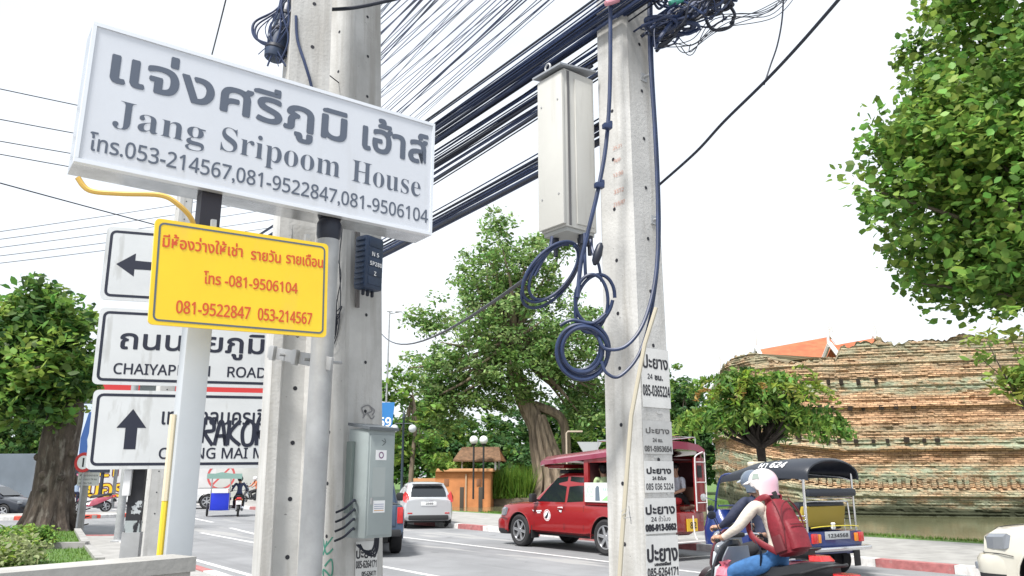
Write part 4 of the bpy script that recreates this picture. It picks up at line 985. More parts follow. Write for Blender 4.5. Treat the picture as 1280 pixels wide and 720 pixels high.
mb = MB(); mb.box((cw / 2 + .002, -cdp / 2 + .03, 0), (.004, .016, ch_ - .02)); mb.build('door_seam', mat('seam_dark', (.12, .12, .125), .8), cab)
mb = MB(); mb.box((cw / 2 + .004, .03, -.01), (.008, cdp - .1, ch_ - .07), bev=.002); mb.build('side_panel', M_cab, cab)
mb = MB(); mb.tube([Vector((.0 + .022 * math.cos(k * .52), -cdp / 2 - .03, ch_ / 2 + .035 + .022 * math.sin(k * .52))) for k in range(12)], .006, 6, closed=True); mb.build('lifting_eye', M_galv, cab)
mb = MB(); mb.box((0, 0, -ch_ / 2 - .012), (cw - .02, cdp - .02, .022)); mb.build('base_tray', mat('tray_grey', (.36, .37, .36), .6), cab)
for (x, y) in ((-.06, -.05), (.03, .06), (.08, .02), (.08, .08)):
    mb = MB(); mb.lathe([(.02, -ch_ / 2 - .02), (.02, -ch_ / 2 - .075), (.013, -ch_ / 2 - .08), (.012, -ch_ / 2 - .13)], (x, y, 0), seg=12); mb.build('cable_gland', M_black, cab)

# ------------------------------------------------------------ coils and drops on the right pole
def cable(name, pts, r, label, cat, group=None, m=None, n=10, seg=8):
    mb = MB(); mb.tube(spline(pts, n), r, seg); return tag(mb.build(name, m or M_navy), label, cat, group)
def coil(name, label, cx, cy, rx, ry, rot, Y, turns, r, dY=.02, jit=4.):
    """A hank of cable hanging in loops, tied together."""
    mb = MB(); pts = []
    n = 26
    for t in range(turns):
        ph = random.uniform(0, 1)
        for k in range(n):
            i = t * n + k; a = 2 * math.pi * k / n; s = 1 + .06 * math.sin(i * .12 + rx) + .025 * math.sin(i * .43); ox, oy = jit * math.sin(i * .10 + ry), jit * math.cos(i * .085 + rx); x = rx * s * math.cos(a); y = ry * s * math.sin(a)
            f = k / n; pts.append(at(cx + ox * 1 + x * math.cos(rot) - y * math.sin(rot), cy + oy + x * math.sin(rot) + y * math.cos(rot), Y + dY * math.sin(a) + .012 * i / n))
    mb.tube(spline(pts, 2), r, 8); return tag(mb.build(name, M_navy), label, 'cable coil')
coil('cable_coil', 'flat oval cable coil tied below the tall cabinet', 690, 341, 45, 23, R(-50), 4.02, 3, .0085, .05)
coil('cable_coil', 'upper of the two stacked round cable coils on the pole', 742, 376, 22, 34, R(8), 4.0, 2, .0095, .03)
coil('cable_coil', 'lower round cable coil hanging beside the posters', 727, 437, 29, 31, 0, 3.98, 4, .0105, .03)
cable('drop_cable', [at(700, 407, 3.98), at(715, 400, 3.97), at(740, 404, 3.97), at(757, 392, 3.98)], .009, 'short cable link between the two round coils', 'cable')
cable('drop_cable', [at(762, -60, 4.02), at(763, 40, 4.03), at(762, 120, 4.03), at(757, 185, 4.02), at(747, 240, 4.0), at(735, 290, 4.0), at(726, 330, 4.0), at(722, 372, 3.98)], .0115, 'grey blue cable running down the front edge of the pole', 'cable')
cable('drop_cable', [at(811, -60, 4.1), at(812, 60, 4.1), at(818, 160, 4.1), at(822, 260, 4.08), at(820, 340, 4.03), at(806, 400, 3.98), at(783, 432, 3.95), at(757, 436, 3.96), at(748, 420, 3.98)], .0095, 'black cable swinging down the right edge to the lower coil', 'cable')
cable('drop_cable', [at(814, -60, 4.12), at(815, 70, 4.12), at(822, 200, 4.12), at(824, 300, 4.1), at(816, 380, 4.03), at(800, 440, 3.97), at(775, 470, 3.95), at(758, 466, 3.96), at(752, 452, 3.98)], .0085, 'outer black cable looping lowest beneath the coils', 'cable')
cable('drop_cable', [at(738, 300, 4.05), at(742, 318, 4.0), at(748, 330, 3.98), at(752, 352, 4.0)], .008, 'short black tail under the right side of the cabinet', 'cable')
cable('drop_cable', [at(731, 292, 4.05), at(731, 320, 4.0), at(732, 345, 4.0)], .009, 'short black cable hanging straight from the cabinet gland', 'cable')
cable('drop_cable', [at(690, 296, 4.05), at(687, 312, 4.02), at(678, 326, 4.0), at(668, 345, 4.0)], .009, 'short black cable leaving the left gland of the cabinet', 'cable')
tl_ = empty('cable_joint', at(747, 318, 3.97), 0, 'bulky black cable joint under the cabinet', 'cable joint'); mb = MB(); mb.lathe([(.008, -.06), (.02, -.04), (.024, 0), (.018, .05), (.008, .065)], rot=Matrix.Rotation(.3, 3, 'Y'), seg=12); mb.build('body', M_black, tl_)
for (px, py, lb) in ((759, 158, 'upper plastic cable clip on the pole edge'), (749, 232, 'lower plastic cable clip on the pole edge')):
    cb = empty('cable_clip', at(px, py, 3.99), .4, lb, 'cable clip'); mb = MB(); mb.box((0, 0, 0), (.05, .035, .03), bev=.006); mb.box((.02, 0, .02), (.02, .02, .03), bev=.004); mb.build('body', M_navy, cb)
mb = MB(); mb.tube([at(820, 385, 3.98), at(806, 430, 3.955), at(789, 520, 3.92), at(783, 600, 3.9), at(777, 680, 3.88), at(770, 800, 3.86)], .0115, 8); tag(mb.build('conduit', mat('cream_conduit', (.38, .35, .275), .6)), 'cream plastic conduit running down the corner of the postered pole', 'pipe')
mb = MB()
for k in range(3): mb.tube([at(776 + 2 * k, 640 + 4 * k, 3.87), at(786, 632 + 7 * k, 3.86), at(789, 655 - 4 * k, 3.88)], .0016, 4)
tag(mb.build('tie_wire', M_galv), 'twisted tie wire around the cream conduit', 'wire')
# step bolts
for k, (a, z, lb) in enumerate(((.02, 3.93, 'upper step bolt on the pole below the cable tangle'), (.05, at(806, 273, 4.2).z, 'step bolt with square washer on the right pole face'))):
    sb_ = empty('step_bolt', Eright(a, z), E_yaw + math.pi, lb, 'bolt'); mb = MB(); mb.box((.004, 0, 0), (.008, .05, .05)); mb.build('washer', M_galv, sb_); mb = MB(); mb.tube([(0, 0, 0), (.05, 0, 0)], .009, 8); mb.build('shank', M_galv, sb_)
# stencilled figures on the left face of the right pole
mb = MB(); PP = Plate(Eleft(.08, at(770, 270, 4.2).z, .002), -Ex, Vector((0, 0, 1)), .2, .4)
PP.text(mb, '25.21', .085, .40, .15, .02, st='sans'); PP.text(mb, '7MP', .085, .32, .14, .02, st='sans'); PP.text(mb, '12.00', .08, .235, .155, .022, st='sans'); PP.text(mb, '3372', .08, .135, .155, .024, st='sans'); PP.text(mb, '21/5/97', .075, .06, .16, .024, st='sans')
tag(mb.build('stencil_marking', mat('stencil_red', (.45, .20, .14), .8)), 'faded red stencilled numbers on the pole by the cabinet', 'marking')

# ------------------------------------------------------------ tyre-repair posters
M_paper = mat('poster_paper', (.60, .605, .60), .9, var=.07, vscale=9); M_paper2 = mat('poster_paper_faded', (.47, .475, .47), .9, var=.1, vscale=9)
def poster(PP, w, h, label, lines, paper=M_paper, ink=M_ink, roll=0.):
    r = empty('advert_poster', PP.o.copy(), 0, label, 'poster'); P = Plate((0, 0, 0), PP.u, PP.v, w, h)
    if roll: P.u, P.v = P.u * math.cos(roll) + P.v * math.sin(roll), P.v * math.cos(roll) - P.u * math.sin(roll)
    mb = MB(); P.slab(mb, 0, 0, w, h, .0005, .0016); mb.build('paper', paper, r)
    mb = MB()
    for ln in lines:
        t, a0, b0, a1, hh, st, bo = ln; P.text(mb, t, a0 * w, b0 * h, a1 * w, hh * h, .0024, 0, bo * w, 0, st)
    mb.build('lettering', ink, r); return r, P
def Eposter(px0, py0, px1, py1, label, lines, **kw):
    z1 = at(px0, py0, 4.12).z; z0 = at(px0, py1, 4.12).z; w = (px1 - px0) / F * 4.05 / .70; ctr = (px0 + px1) / 2
    zc = (z0 + z1) / 2; lo, hi = -.2, .2
    for _ in range(30):
        m_ = (lo + hi) / 2; p = Eright(m_, zc); d = p - Vector((0, 0, EYE)); x = 640 + F * d.x / (d.y * _c + d.z * _s)
        if x < ctr: lo = m_
        else: hi = m_
    w = min(w, E_w(zc) - .012); m_ = max(-E_w(zc) / 2 + w / 2 + .004, min(E_w(zc) / 2 - w / 2 - .004, m_))
    p0 = Eright(m_ - w / 2, z0, .003); p1_ = Eright(m_ - w / 2, z1, .003)
    return poster(Plate(p0, -Ey, (p1_ - p0), w, z1 - z0), w, z1 - z0, label, lines, **kw)
T_ = 'ปะยาง'
Eposter(800, 433, 838, 508, 'topmost tyre repair poster with a dark footer strip, number 085-0365224', [(T_, .06, .66, .95, .2, None, .012), ('24', .2, .47, .38, .09, 'bold', 0), ('ชม.', .46, .47, .74, .085, None, .012), ('085-0365224', .02, .19, .98, .18, 'bold', .003)])
Eposter(802, 525, 841, 567, 'washed out tyre repair poster second from the top, number 081-5953654', [(T_, .1, .62, .9, .16, None, .008), ('24 ชม.', .32, .36, .66, .11, 'sans', .006), ('081-5953654', .04, .08, .96, .15, 'sans', .01)], paper=M_paper2, ink=mat('faded_ink', (.10, .10, .10), .8))
Eposter(804, 576, 843, 616, 'third tyre repair poster down, number 085 036 5224', [(T_, .08, .6, .9, .18, None, .012), ('24 ชั่วโมง', .26, .40, .72, .1, 'sans', .006), ('085 036 5224', .04, .09, .96, .2, 'bold', .0)])
Eposter(804, 623, 846, 668, 'fourth tyre repair poster down, number 086-913-5662', [(T_, .05, .55, .95, .24, None, .012), ('24 ชั่วโมง', .2, .34, .8, .13, 'bold', 0), ('086-913-5662', .03, .09, .97, .16, 'sans', .016)])
Eposter(806, 670, 848, 726, 'lowest tyre repair poster with tall letters, number 085-6264171', [(T_, .04, .42, .96, .34, None, .016), ('มอเตอร์ไซค์', .25, .32, .75, .06, None, .008), ('085-6264171', .03, .08, .97, .19, 'bold', .003)], roll=-.02)
z = at(818, 502, 4.12).z
def Dposter():
    z1 = at(458, 678, 4.75).z; z0 = at(458, 745, 4.75).z; w = .165; p0 = Dface(.075, z0, .003); p1_ = Dface(.075, z1, .003)
    return poster(Plate(p0, -Dy, p1_ - p0, w, z1 - z0), w, z1 - z0, 'tyre repair poster under the grey meter box, number 085-6264171', [(T_, .04, .68, .96, .18, None, .012), ('085-6264171', .03, .49, .97, .14, 'bold', .003), ('085-6264171', .3, .33, .95, .09, 'sans', .006)], roll=-.02)
Dposter()

# ------------------------------------------------------------ overhead cables
poleF = square_pole('utility_pole', Vector((poleE_b.x, poleE_b.y, .12)) + RD * 9.75 + RN * -.12, ROADYAW, .26, .20, 7.7, 'distant utility pole behind the road signs where the cables end')
rnd = random.Random(11)
def sag(a, b, s, n=14):
    a, b = Vector(a), Vector(b); return [a.lerp(b, k / n) - Vector((0, 0, 4 * s * (k / n) * (1 - k / n))) for k in range(n + 1)]
Etop = Vector((poleE_b.x, poleE_b.y, 0)); 
FAR = Etop + RD * 9.6
def strand(name, a, b, s, r, label, group, m=M_navy, seg=5): 
    mb = MB(); mb.tube(sag(a, b, s), r, seg); return tag(mb.build(name, m), label, 'cable', group)
# three thick bundles along the road; each strand a cable of its own
for (py, dn, cnt, lb, spread) in ((22, -.02, 26, 'upper', .08), (66, .06, 17, 'middle', .06), (150, .10, 14, 'lower', .035)):
    z = at(748, py, 4.25).z
    for k in range(cnt):
        j = Vector((rnd.gauss(0, spread * .6), rnd.gauss(0, spread * .6), rnd.gauss(0, spread)))
        a = Etop + RN * (dn - .13) + RD * (-.5 if lb == 'upper' else .1) + Vector((0, 0, z + .02)) + j; b = FAR + RN * (dn - .2) + Vector((0, 0, z - .05)) + j * 1.6
        strand('overhead_cable', a, b, .04 + rnd.random() * .10, rnd.choice((.005, .006, .008, .011)), 'navy cable in the %s overhead bundle running from the pole along the road' % lb, 'cables of the %s bundle' % lb, M_navy if rnd.random() < .7 else M_black)
# thinner single lines fanning above the sign
for k in range(40):
    q_ = k / 39; px = 500 + 235 * q_ + rnd.uniform(-10, 10); a = at(px, -30, 4.6 + rnd.random() * .6); b = at(400 + 85 * q_ + rnd.uniform(-22, 10), 92 + 92 * q_ + rnd.uniform(-14, 14), 9 + rnd.random() * 2)
    c = a + (b - a) * 1.6
    strand('overhead_wire', a - (b - a) * .15, c, .02, rnd.choice((.003, .004, .006)), 'thin single wire fanning out high above the white sign', 'thin overhead wires above the sign')
# cross-street lines at the left, above and beside the corner tree
for (ya, yb, Y0, Y1) in ((107, 140, 9, 14), (146, 172, 9, 14), (174, 196, 9.5, 14), (190, 214, 9.5, 15), (222, 272, 9, 15)):
    a = at(-40, ya - 8, Y0); b = at(240, yb + 21, 12.1); a = a - (b - a) * 1.5; strand('overhead_wire', a, b, .04, .009 if ya == 222 else .007, 'dark wire crossing the sky left of the big sign', 'wires left of the sign', M_black)
for (ya, yb) in ((292, 262), (301, 276), (311, 288), (321, 302), (330, 312)):
    a = at(-60, ya + 6, 26); b = at(420, yb - 40, 40); strand('overhead_wire', a, b, .1, .012, 'distant grey wire above the corner tree', 'distant wires above the corner tree', M_black)
strand('overhead_wire', at(265, 68, 9), at(292, -40, 7), .02, .009, 'single wire rising steeply above the white sign', None, M_black)
strand('overhead_wire', at(476, 416, 20), at(672, 338, 4.1), .35, .012, 'single black cable sagging in front of the fig tree to the oval coil', None, M_black)
cable('overhead_cable', [at(824, 231, 4.3), at(870, 190, 4.0), at(905, 152, 3.7), at(955, 103, 3.4), at(1000, 55, 3.1), at(1060, -14, 2.8)], .0075, 'black twin cable rising steeply right of the pole into the sky', 'cable', None, M_black)
cable('overhead_wire', [at(955, 106, 3.4), at(963, 82, 3.4), at(972, 55, 3.38), at(978, 20, 3.35), at(980, -30, 3.3)], .004, 'loose wire hanging down onto the black twin cable', 'cable', None, M_black)
cable('overhead_cable', [at(408, 12, 4.5), at(440, 10, 4.4), at(480, 2, 4.3), at(520, -8, 4.2)], .012, 'thick black cable crossing the tops of the two left poles', 'cable', None, M_black)
strand('overhead_wire', at(400, 85, 4.6), at(455, 128, 5.2), .0, .004, 'thin black stay wire behind the top edge of the white sign', None, M_black)
# tangle of leftover cable to the right of the pole top
for k in range(76):
    c0 = (rnd.uniform(816, 905), rnd.uniform(-25, 40)); Y = rnd.uniform(4.0, 4.5); pts = []; x, y = c0; an = rnd.uniform(0, 6.28)
    if k < 50:
        L0 = rnd.uniform(60, 120)
        for j in range(6): t = j / 5; pts.append(at(812 + 100 * t + rnd.uniform(-12, 12), 45 - 62 * t + rnd.uniform(-16, 16) + (k % 7) * 2 - 6, Y + rnd.uniform(-.05, .05)))
    else:
        rx, ry = rnd.uniform(8, 30), rnd.uniform(6, 20)
        for j in range(12): a_ = j * .62; pts.append(at(x + rx * math.cos(a_) * rnd.uniform(.8, 1.1), y + ry * math.sin(a_) * rnd.uniform(.8, 1.1) - (x - 860) * .25, Y + .04 * math.sin(a_)))
    cable('tangled_cable', pts, rnd.choice((.004, .006, .008, .011)), 'loose cable in the dark tangle right of the pole top', 'cable', 'tangled cables at the pole top', M_black if rnd.random() < .5 else M_navy, 5, 5)
for k in range(7):
    pts = [at(812 + rnd.uniform(0, 60), 40 + rnd.uniform(0, 20), 4.2), at(850 + rnd.uniform(0, 20), 62 + rnd.uniform(-12, 8), 4.2), at(900 + rnd.uniform(-10, 10), 30 + rnd.uniform(-10, 10), 4.2), at(960 + rnd.uniform(-10, 10), 12 + rnd.uniform(-14, 14), 4.3), at(1000 + rnd.uniform(-20, 10), -15, 4.4)]
    cable('tangled_cable', pts, .0028, 'thin drooping wire trailing right from the dark tangle', 'cable', 'thin wires trailing from the tangle', M_black, 8, 5)
for (px, py, lb, m) in ((845, 2, 'green plastic tag among the tangled cables', mat('green_plastic', (.05, .3, .22), .5)), (765, 2, 'pink plastic tube tied at the pole top', mat('pink_plastic', (.55, .25, .3), .5))):
    tg = empty('cable_tag', at(px, py, 4.0), .3, lb, 'tag'); mb = MB(); mb.lathe([(.0, -.05), (.016, -.045), (.018, 0), (.016, .045), (0, .05)], rot=Matrix.Rotation(1.1, 3, 'Y'), seg=10); mb.build('body', m, tg)
# splice closure hanging at the left poles
sc_ = empty('splice_closure', at(352, 42, 4.3), 0, 'navy cylindrical cable splice closure hanging by the pole top', 'cable joint')
axis = (at(338, 84, 4.3) - at(368, -6, 4.35)).normalized(); q = axis.to_track_quat('Z', 'Y').to_matrix()
mb = MB(); mb.lathe([(0, -.22), (.05, -.21), (.062, -.17), (.062, .15), (.055, .18), (.045, .185), (0, .185)], rot=q, seg=20); mb.build('body', M_spl, sc_)
mb = MB()
for z in (-.12, 0, .12): mb.lathe([(.064, z - .012), (.067, z - .008), (.067, z + .008), (.064, z + .012)], rot=q, seg=20)
mb.build('clamp_ring', M_black, sc_)
for k in range(3): cable('tangled_cable', [at(375, -20 + 8 * k, 4.3), at(345, 12 + 3 * k, 4.28), at(318 + 3 * k, 28 + 4 * k, 4.25), at(320 + 2 * k, 48 + 2 * k, 4.25), at(345, 56 + 3 * k, 4.26), at(372, 54 + 13 * k, 4.3)], .0085 - .002 * k, 'cable loop around the splice closure at the left pole', 'cable', 'cable loops at the splice closure')
for k in range(9): cable('tangled_cable', [at(350 + rnd.uniform(0, 30), -25, 4.3), at(352 + rnd.uniform(-6, 14), 10 + rnd.uniform(-8, 8), 4.24), at(335 + rnd.uniform(-4, 30), 40 + rnd.uniform(-12, 12), 4.23), at(322 + rnd.uniform(0, 40), 70 + rnd.uniform(-8, 16), 4.25)], rnd.choice((.003, .004, .006)), 'thin cable draped over the splice closure at the left pole', 'cable', 'thin cables over the splice closure', M_navy, 6, 5)
cable('drop_cable', [at(370, 20, 4.2), at(372, 50, 4.2), at(382, 82, 4.2), at(390, 112, 4.22), at(396, 160, 4.25)], .009, 'navy cable slanting down the face of the channelled pole', 'cable')

# torn scraps of older posters and tape
for k, (px, py, w, h, lb) in enumerate(((822, 516, .05, .02, 'torn paper scrap between the two uppermost posters'), (812, 572, .035, .012, 'narrow torn paper scrap above the third poster'), (836, 619, .03, .015, 'small paper scrap right above the fourth poster'))):
    z = at(px, py, 4.12).z; PP = Plate(Eright((px - 822) / 260 - .0, z, .0025), -Ey, Vector((0, 0, 1)), w, h); r = empty('paper_scrap', PP.o.copy(), 0, lb, 'paper scrap'); PP.o = Vector((0, 0, 0)); mb = MB(); mb.prism([PP.p(a * w, b * h) for a, b in ((0, .2), (.4, 0), (.8, .15), (1, .5), (.7, 1), (.35, .7), (.1, .9))], PP.w * .001); mb.build('paper', M_paper2, r)
# ------------------------------------------------------------ vehicles
def rrect(x0, x1, hw, z, r=.12, n=4, bow=0.):
    """Rounded rectangle ring at height z from x0 (rear) to x1 (front), half width hw."""
    out = []
    for cx, cy, st in ((x1 - r, hw - r, 0), (x0 + r, hw - r, 90), (x0 + r, -hw + r, 180), (x1 - r, -hw + r, 270)):
        for k in range(n + 1):
            a = R(st + 90 * k / n); out.append(Vector((cx + r * math.cos(a), cy + r * math.sin(a), z)))
    return out
def bool_cut(o, cyl):
    """Cut wheel arches: cylinders across the body at (x, z, radius)."""
    mb = MB()
    for (x, z, r) in cyl: mb.lathe([(0, -2), (r, -2), (r, 2), (0, 2)], (x, 0, z), 'y', 28)
    c = mb.build('arch_cutter', MATS['arch_black'], weld=True); md = o.modifiers.new('b', 'BOOLEAN'); md.object = c; md.operation = 'DIFFERENCE'; md.solver = 'EXACT'
    try: md.material_mode = 'TRANSFER'
    except Exception: pass
    bpy.context.view_layer.update(); dg = bpy.context.evaluated_depsgraph_get(); dg.update(); me = bpy.data.meshes.new_from_object(o.evaluated_get(dg))
    o.modifiers.clear(); o.data = me; bpy.data.objects.remove(c)
    bm = bmesh.new(); bm.from_mesh(me)
    for e in bm.edges: e.smooth = not (len(e.link_faces) == 2 and e.calc_face_angle(0) > R(32))
    for f in bm.faces: f.smooth = True
    bm.to_mesh(me); bm.free()
mat('arch_black', (.012, .012, .013), .9)
M_rim = mat('alloy_rim', (.55, .56, .58), .3, .8); M_plast = mat('black_plastic', (.02, .021, .023), .6); M_hub = mat('hub_dark', (.05, .05, .055), .6)
M_tail = mat('tail_lamp_red', (.45, .012, .012), .15, spec=.7, coat=.5); M_amber = mat('amber_lamp', (.6, .20, .02), .2, coat=.4); M_lampg = mat('headlamp_glass', (.26, .28, .31), .12, .5, spec=.8, coat=.6)
M_plate = mat('number_plate', (.66, .67, .68), .5)
_wheels = {}
def wheel(parent, x, y, r=.36, w=.24, out=1, spokes=6, rim=None):
    """Tyre with a spoked rim as its child."""
    key = (r, w, spokes)
    if key not in _wheels:
        mb = MB(); mb.lathe([(r * .66, -w / 2 + .02), (r * .86, -w / 2), (r * .96, -w / 2 + .02), (r, -w / 2 + .05), (r, w / 2 - .05), (r * .96, w / 2 - .02), (r * .86, w / 2), (r * .66, w / 2 - .02), (r * .62, 0)], axis='y', seg=32)
        t = mb.build('wheel', M_rub)
        mb = MB(); q = r * .66
        mb.lathe([(q, w / 2 - .015), (q * .93, w / 2 - .018), (q * .9, w / 2 - .07), (q * .3, w / 2 - .09), (0, w / 2 - .09)], axis='y', seg=32, mi=1)
        mb.lathe([(q * 1.0, w / 2 - .012), (q * .9, w / 2 - .012), (q * .9, w / 2 - .05)], axis='y', seg=32)
        for k in range(spokes):
            a = 2 * math.pi * k / spokes; m = Matrix.Rotation(a, 3, 'Y'); mb.box(m @ Vector((q * .55, w / 2 - .035, 0)), (q * .78, .03, q * .26), m, bev=.01)
        mb.lathe([(0, w / 2 - .012), (q * .2, w / 2 - .014), (q * .24, w / 2 - .05)], axis='y', seg=16)
        rm = mb.build('rim', [M_rim, M_hub], t); _wheels[key] = t
        for o in (t, rm): COL.objects.unlink(o)
    src = _wheels[key]
    c = src.copy(); COL.objects.link(c); c.parent = parent; c.location = (x, y, r); c.rotation_euler = (0, random.uniform(0, 1), 0 if out > 0 else math.pi)
    d = src.children[0].copy(); COL.objects.link(d); d.parent = c
    return c
def paint(name, col, metal=.3): return mat(name, col, .32, metal, coat=.8)
def side_panel(mb, pts, yf, sgn, th=.004, mi=0):
    """A flat pane lying just proud of a body side: pts are (x, z), yf(x, z) the side's half width there."""
    v = [Vector((x, sgn * (yf(x, z) + th), z)) for x, z in pts]; mb.add(v, [tuple(range(len(v)))], mi)

def lower_body(st, mats, parent, arches, name='body'):
    """st: (x, half width at sill, half width at shoulder, bottom z, shoulder z, top z)."""
    rings = []
    for (x, ws, wsh, zb, zs, zt) in st:
        zm = zb + (zs - zb) * .5
        h = [(0, zb), (ws * .85, zb), (ws, zb + .06), (max(ws, wsh) + .012, zm), (wsh + .004, zs - .09), (wsh - .035, zs - .012), (wsh * .8, zs + (zt - zs) * .55), (wsh * .4, zt - .01), (0, zt)]
        rings.append([Vector((x, y, z)) for y, z in h] + [Vector((x, -y, z)) for y, z in h[-2:0:-1]])
    mb = MB(); mb.loft(rings); o = mb.build(name, mats, weld=True); bool_cut(o, arches); o.parent = parent; return o

def pickup(loc, yaw, label, cat, col, name='pickup_truck', bed=True, full=True, detail=True):
    r = empty(name, loc, yaw, label, cat); P = paint('paint_%s' % name + str(col), col, .08)
    A = .385
    st = [(2.47, .66, .66, .42, .76, .78), (2.42, .78, .76, .36, .88, .90), (2.25, .86, .83, .30, .97, 1.01), (1.6, .88, .85, .34, 1.02, 1.09), (1.05, .88, .86, .36, 1.04, 1.10), (.6, .88, .87, .36, 1.05, 1.09), (-.9, .88, .87, .36, 1.07, 1.09), (-1.0, .88, .87, .38, 1.07, 1.08), (-2.5, .87, .86, .42, 1.07, 1.08), (-2.6, .85, .85, .46, 1.06, 1.07)]
    lower_body(st, [P], r, [(1.54, .38, .45), (-1.54, .38, .45)])
    # cab
    cabr = [rrect(-.92, 1.10, .84, 1.04, .12), rrect(-.91, .94, .80, 1.2, .12), rrect(-.88, .52, .73, 1.5, .12), rrect(-.84, .25, .68, 1.69, .12), rrect(-.76, .12, .61, 1.745, .12), rrect(-.5, -.1, .4, 1.765, .12)]
    mb = MB(); mb.loft(cabr); mb.build('cab', P, r)
    yf = lambda x, z: np.interp(z, [1.04, 1.2, 1.5, 1.68], [.84, .80, .73, .68])
    for sgn in (1, -1):
        mb = MB(); side_panel(mb, [(.84, 1.09), (.44, 1.48), (.24, 1.645), (-.14, 1.675), (-.16, 1.09)], yf, sgn); mb.build('door_window', M_glassd, r)
        mb = MB(); side_panel(mb, [(-.24, 1.09), (-.24, 1.675), (-.70, 1.655), (-.80, 1.12)], yf, sgn); mb.build('rear_window', M_glassd, r)
        mb = MB(); mb.box((.85, sgn * .98, 1.17), (.12, .17, .20), bev=.03); mb.box((.85, sgn * .86, 1.12), (.05, .1, .04)); mb.build('wing_mirror', M_plast, r)
        mb = MB(); lens = []
        for (x, y) in ((2.462, .44), (2.45, .56), (2.42, .70), (2.35, .80), (2.24, .868), (2.10, .89)): lens.append([Vector((x + .022, sgn * y, .715 + .03 * (2.46 - x))), Vector((x + .018, sgn * y, .86 + .06 * (2.46 - x))), Vector((x - .02, sgn * (y - .03), .905 + .06 * (2.46 - x))), Vector((x - .2, sgn * (y - .12), .80))])
        mb.loft(lens, smooth=False); mb.build('headlight', M_lampg, r)
        mb = MB(); mb.box((-2.585, sgn * .78, .86), (.06, .13, .34), bev=.015); mb.build('tail_light', M_tail, r)
        wheel(r, 1.54, sgn * .76, A, .25, sgn); wheel(r, -1.54, sgn * .76, A, .25, sgn)
        mb = MB()
        for (x0, x1) in ((.92, -.18), (-.22, -.86)):
            for x in (x0, x1): side_panel(mb, [(x, .48), (x + .008, .48), (x + .008, 1.06), (x, 1.06)], lambda a, z: .889 if z < .8 else .872, sgn, .003)
        mb.build('door_gap', M_plast, r)
        mb = MB(); mb.box((-.05, sgn * .90, .95), (.17, .03, .035), bev=.01); mb.build('door_handle', P, r)
        for ax in (1.54, -1.54):
            mb = MB(); mb.tube([(ax + .45 * math.cos(a), sgn * .888, .38 + .45 * math.sin(a)) for a in np.linspace(-.1, math.pi + .1, 16)], .012, 6); mb.build('wheel_arch_lip', P, r)
    # windscreen
    mb = MB(); pts = []
    for (z, x, hw) in ((1.13, 1.005, .66), (1.62, .335, .54)): pts.append((x, hw, z))
    mb.add([(1.015, .62, 1.13), (.37, .55, 1.62), (.37, -.55, 1.62), (1.015, -.62, 1.13)], [(0, 1, 2, 3)]); mb.build('windscreen', M_glassd, r)
    mb = MB(); mb.loft([rrect(2.0, 2.53, .86, .34, .22), rrect(2.0, 2.56, .885, .42, .22), rrect(2.0, 2.56, .885, .58, .22), rrect(2.0, 2.52, .87, .64, .22)]); mb.build('front_bumper', P, r)
    mb = MB(); mb.loft([rrect(2.0, 2.50, .84, .27, .2), rrect(2.0, 2.545, .875, .33, .22), rrect(2.0, 2.55, .88, .40, .22)]); mb.build('front_valance', M_plast, r)
    for sgn in (1, -1):
        mb = MB(); mb.tube(spline([(2.43, sgn * .40, .93), (2.2, sgn * .66, 1.005), (1.7, sgn * .70, 1.065), (1.1, sgn * .70, 1.105)], 4), .006, 5); mb.build('bonnet_gap', M_plast, r)
        mb = MB(); mb.tube(spline([(2.52, sgn * .50, .655), (2.42, sgn * .80, .66), (2.2, sgn * .884, .665), (2.02, sgn * .892, .64)], 4), .006, 5); mb.build('bumper_gap', M_plast, r)
        mb = MB(); mb.box((2.53, sgn * .66, .48), (.06, .18, .1), rotz(-sgn * .4), bev=.02); mb.build('fog_lamp', M_lampg, r)
    mb = MB(); mb.box((2.455, 0, .79), (.05, .8, .14), bev=.03); mb.build('grille', M_chrome if full else M_plast, r)
    mb = MB(); mb.box((0, 0, .36), (4.6, 1.1, .14)); mb.build('chassis', M_plast, r)
    if bed:
        mb = MB(); mb.box((-1.75, 0, 1.075), (1.45, 1.45, .03)); mb.build('bed_liner', M_plast, r)
        mb = MB(); mb.box((-2.61, 0, .85), (.02, 1.36, .42), bev=.008); mb.build('tailgate', P, r)
        mb = MB(); mb.box((-2.68, 0, .5), (.14, 1.6, .14), bev=.03); mb.build('rear_bumper', M_plast, r)
        mb = MB(); mb.box((-2.625, 0, .66), (.02, .44, .14)); mb.build('number_plate', M_plate, r)
    return r, P

# red shared taxi built on a pickup
tc = Vector((1.80, 19.72, 0))
RED = (.25, .008, .010)
sg, RP_ = pickup(tc, ROADYAW, 'dark red shared taxi truck with maroon canopy passing behind the postered pole', 'shared taxi', RED, 'shared_taxi_truck', bed=False)
MRN = paint('maroon_canopy', (.24, .025, .06), .1); M_wtube = mat('white_tube', (.62, .60, .60), .4)
mb = MB()   # curved roof from over the cab to the tail
rings = []
for x, z, hw in ((.72, 2.02, .84), (.62, 2.05, .88), (0, 2.08, .90), (-1.5, 2.18, .90), (-2.85, 2.26, .90), (-2.95, 2.25, .88)):
    up = [(-hw, z - .10), (-hw, z), (-hw * .8, z + .10), (-hw * .4, z + .15), (0, z + .165), (hw * .4, z + .15), (hw * .8, z + .10), (hw, z), (hw, z - .10)]
    dn = [(hw * .93, z - .09), (hw * .6, z - .02), (0, z + .0), (-hw * .6, z - .02), (-hw * .93, z - .09)]
    rings.append([Vector((x, y, zz)) for y, zz in up + dn])
mb.loft(rings); mb.build('canopy_roof', MRN, sg)
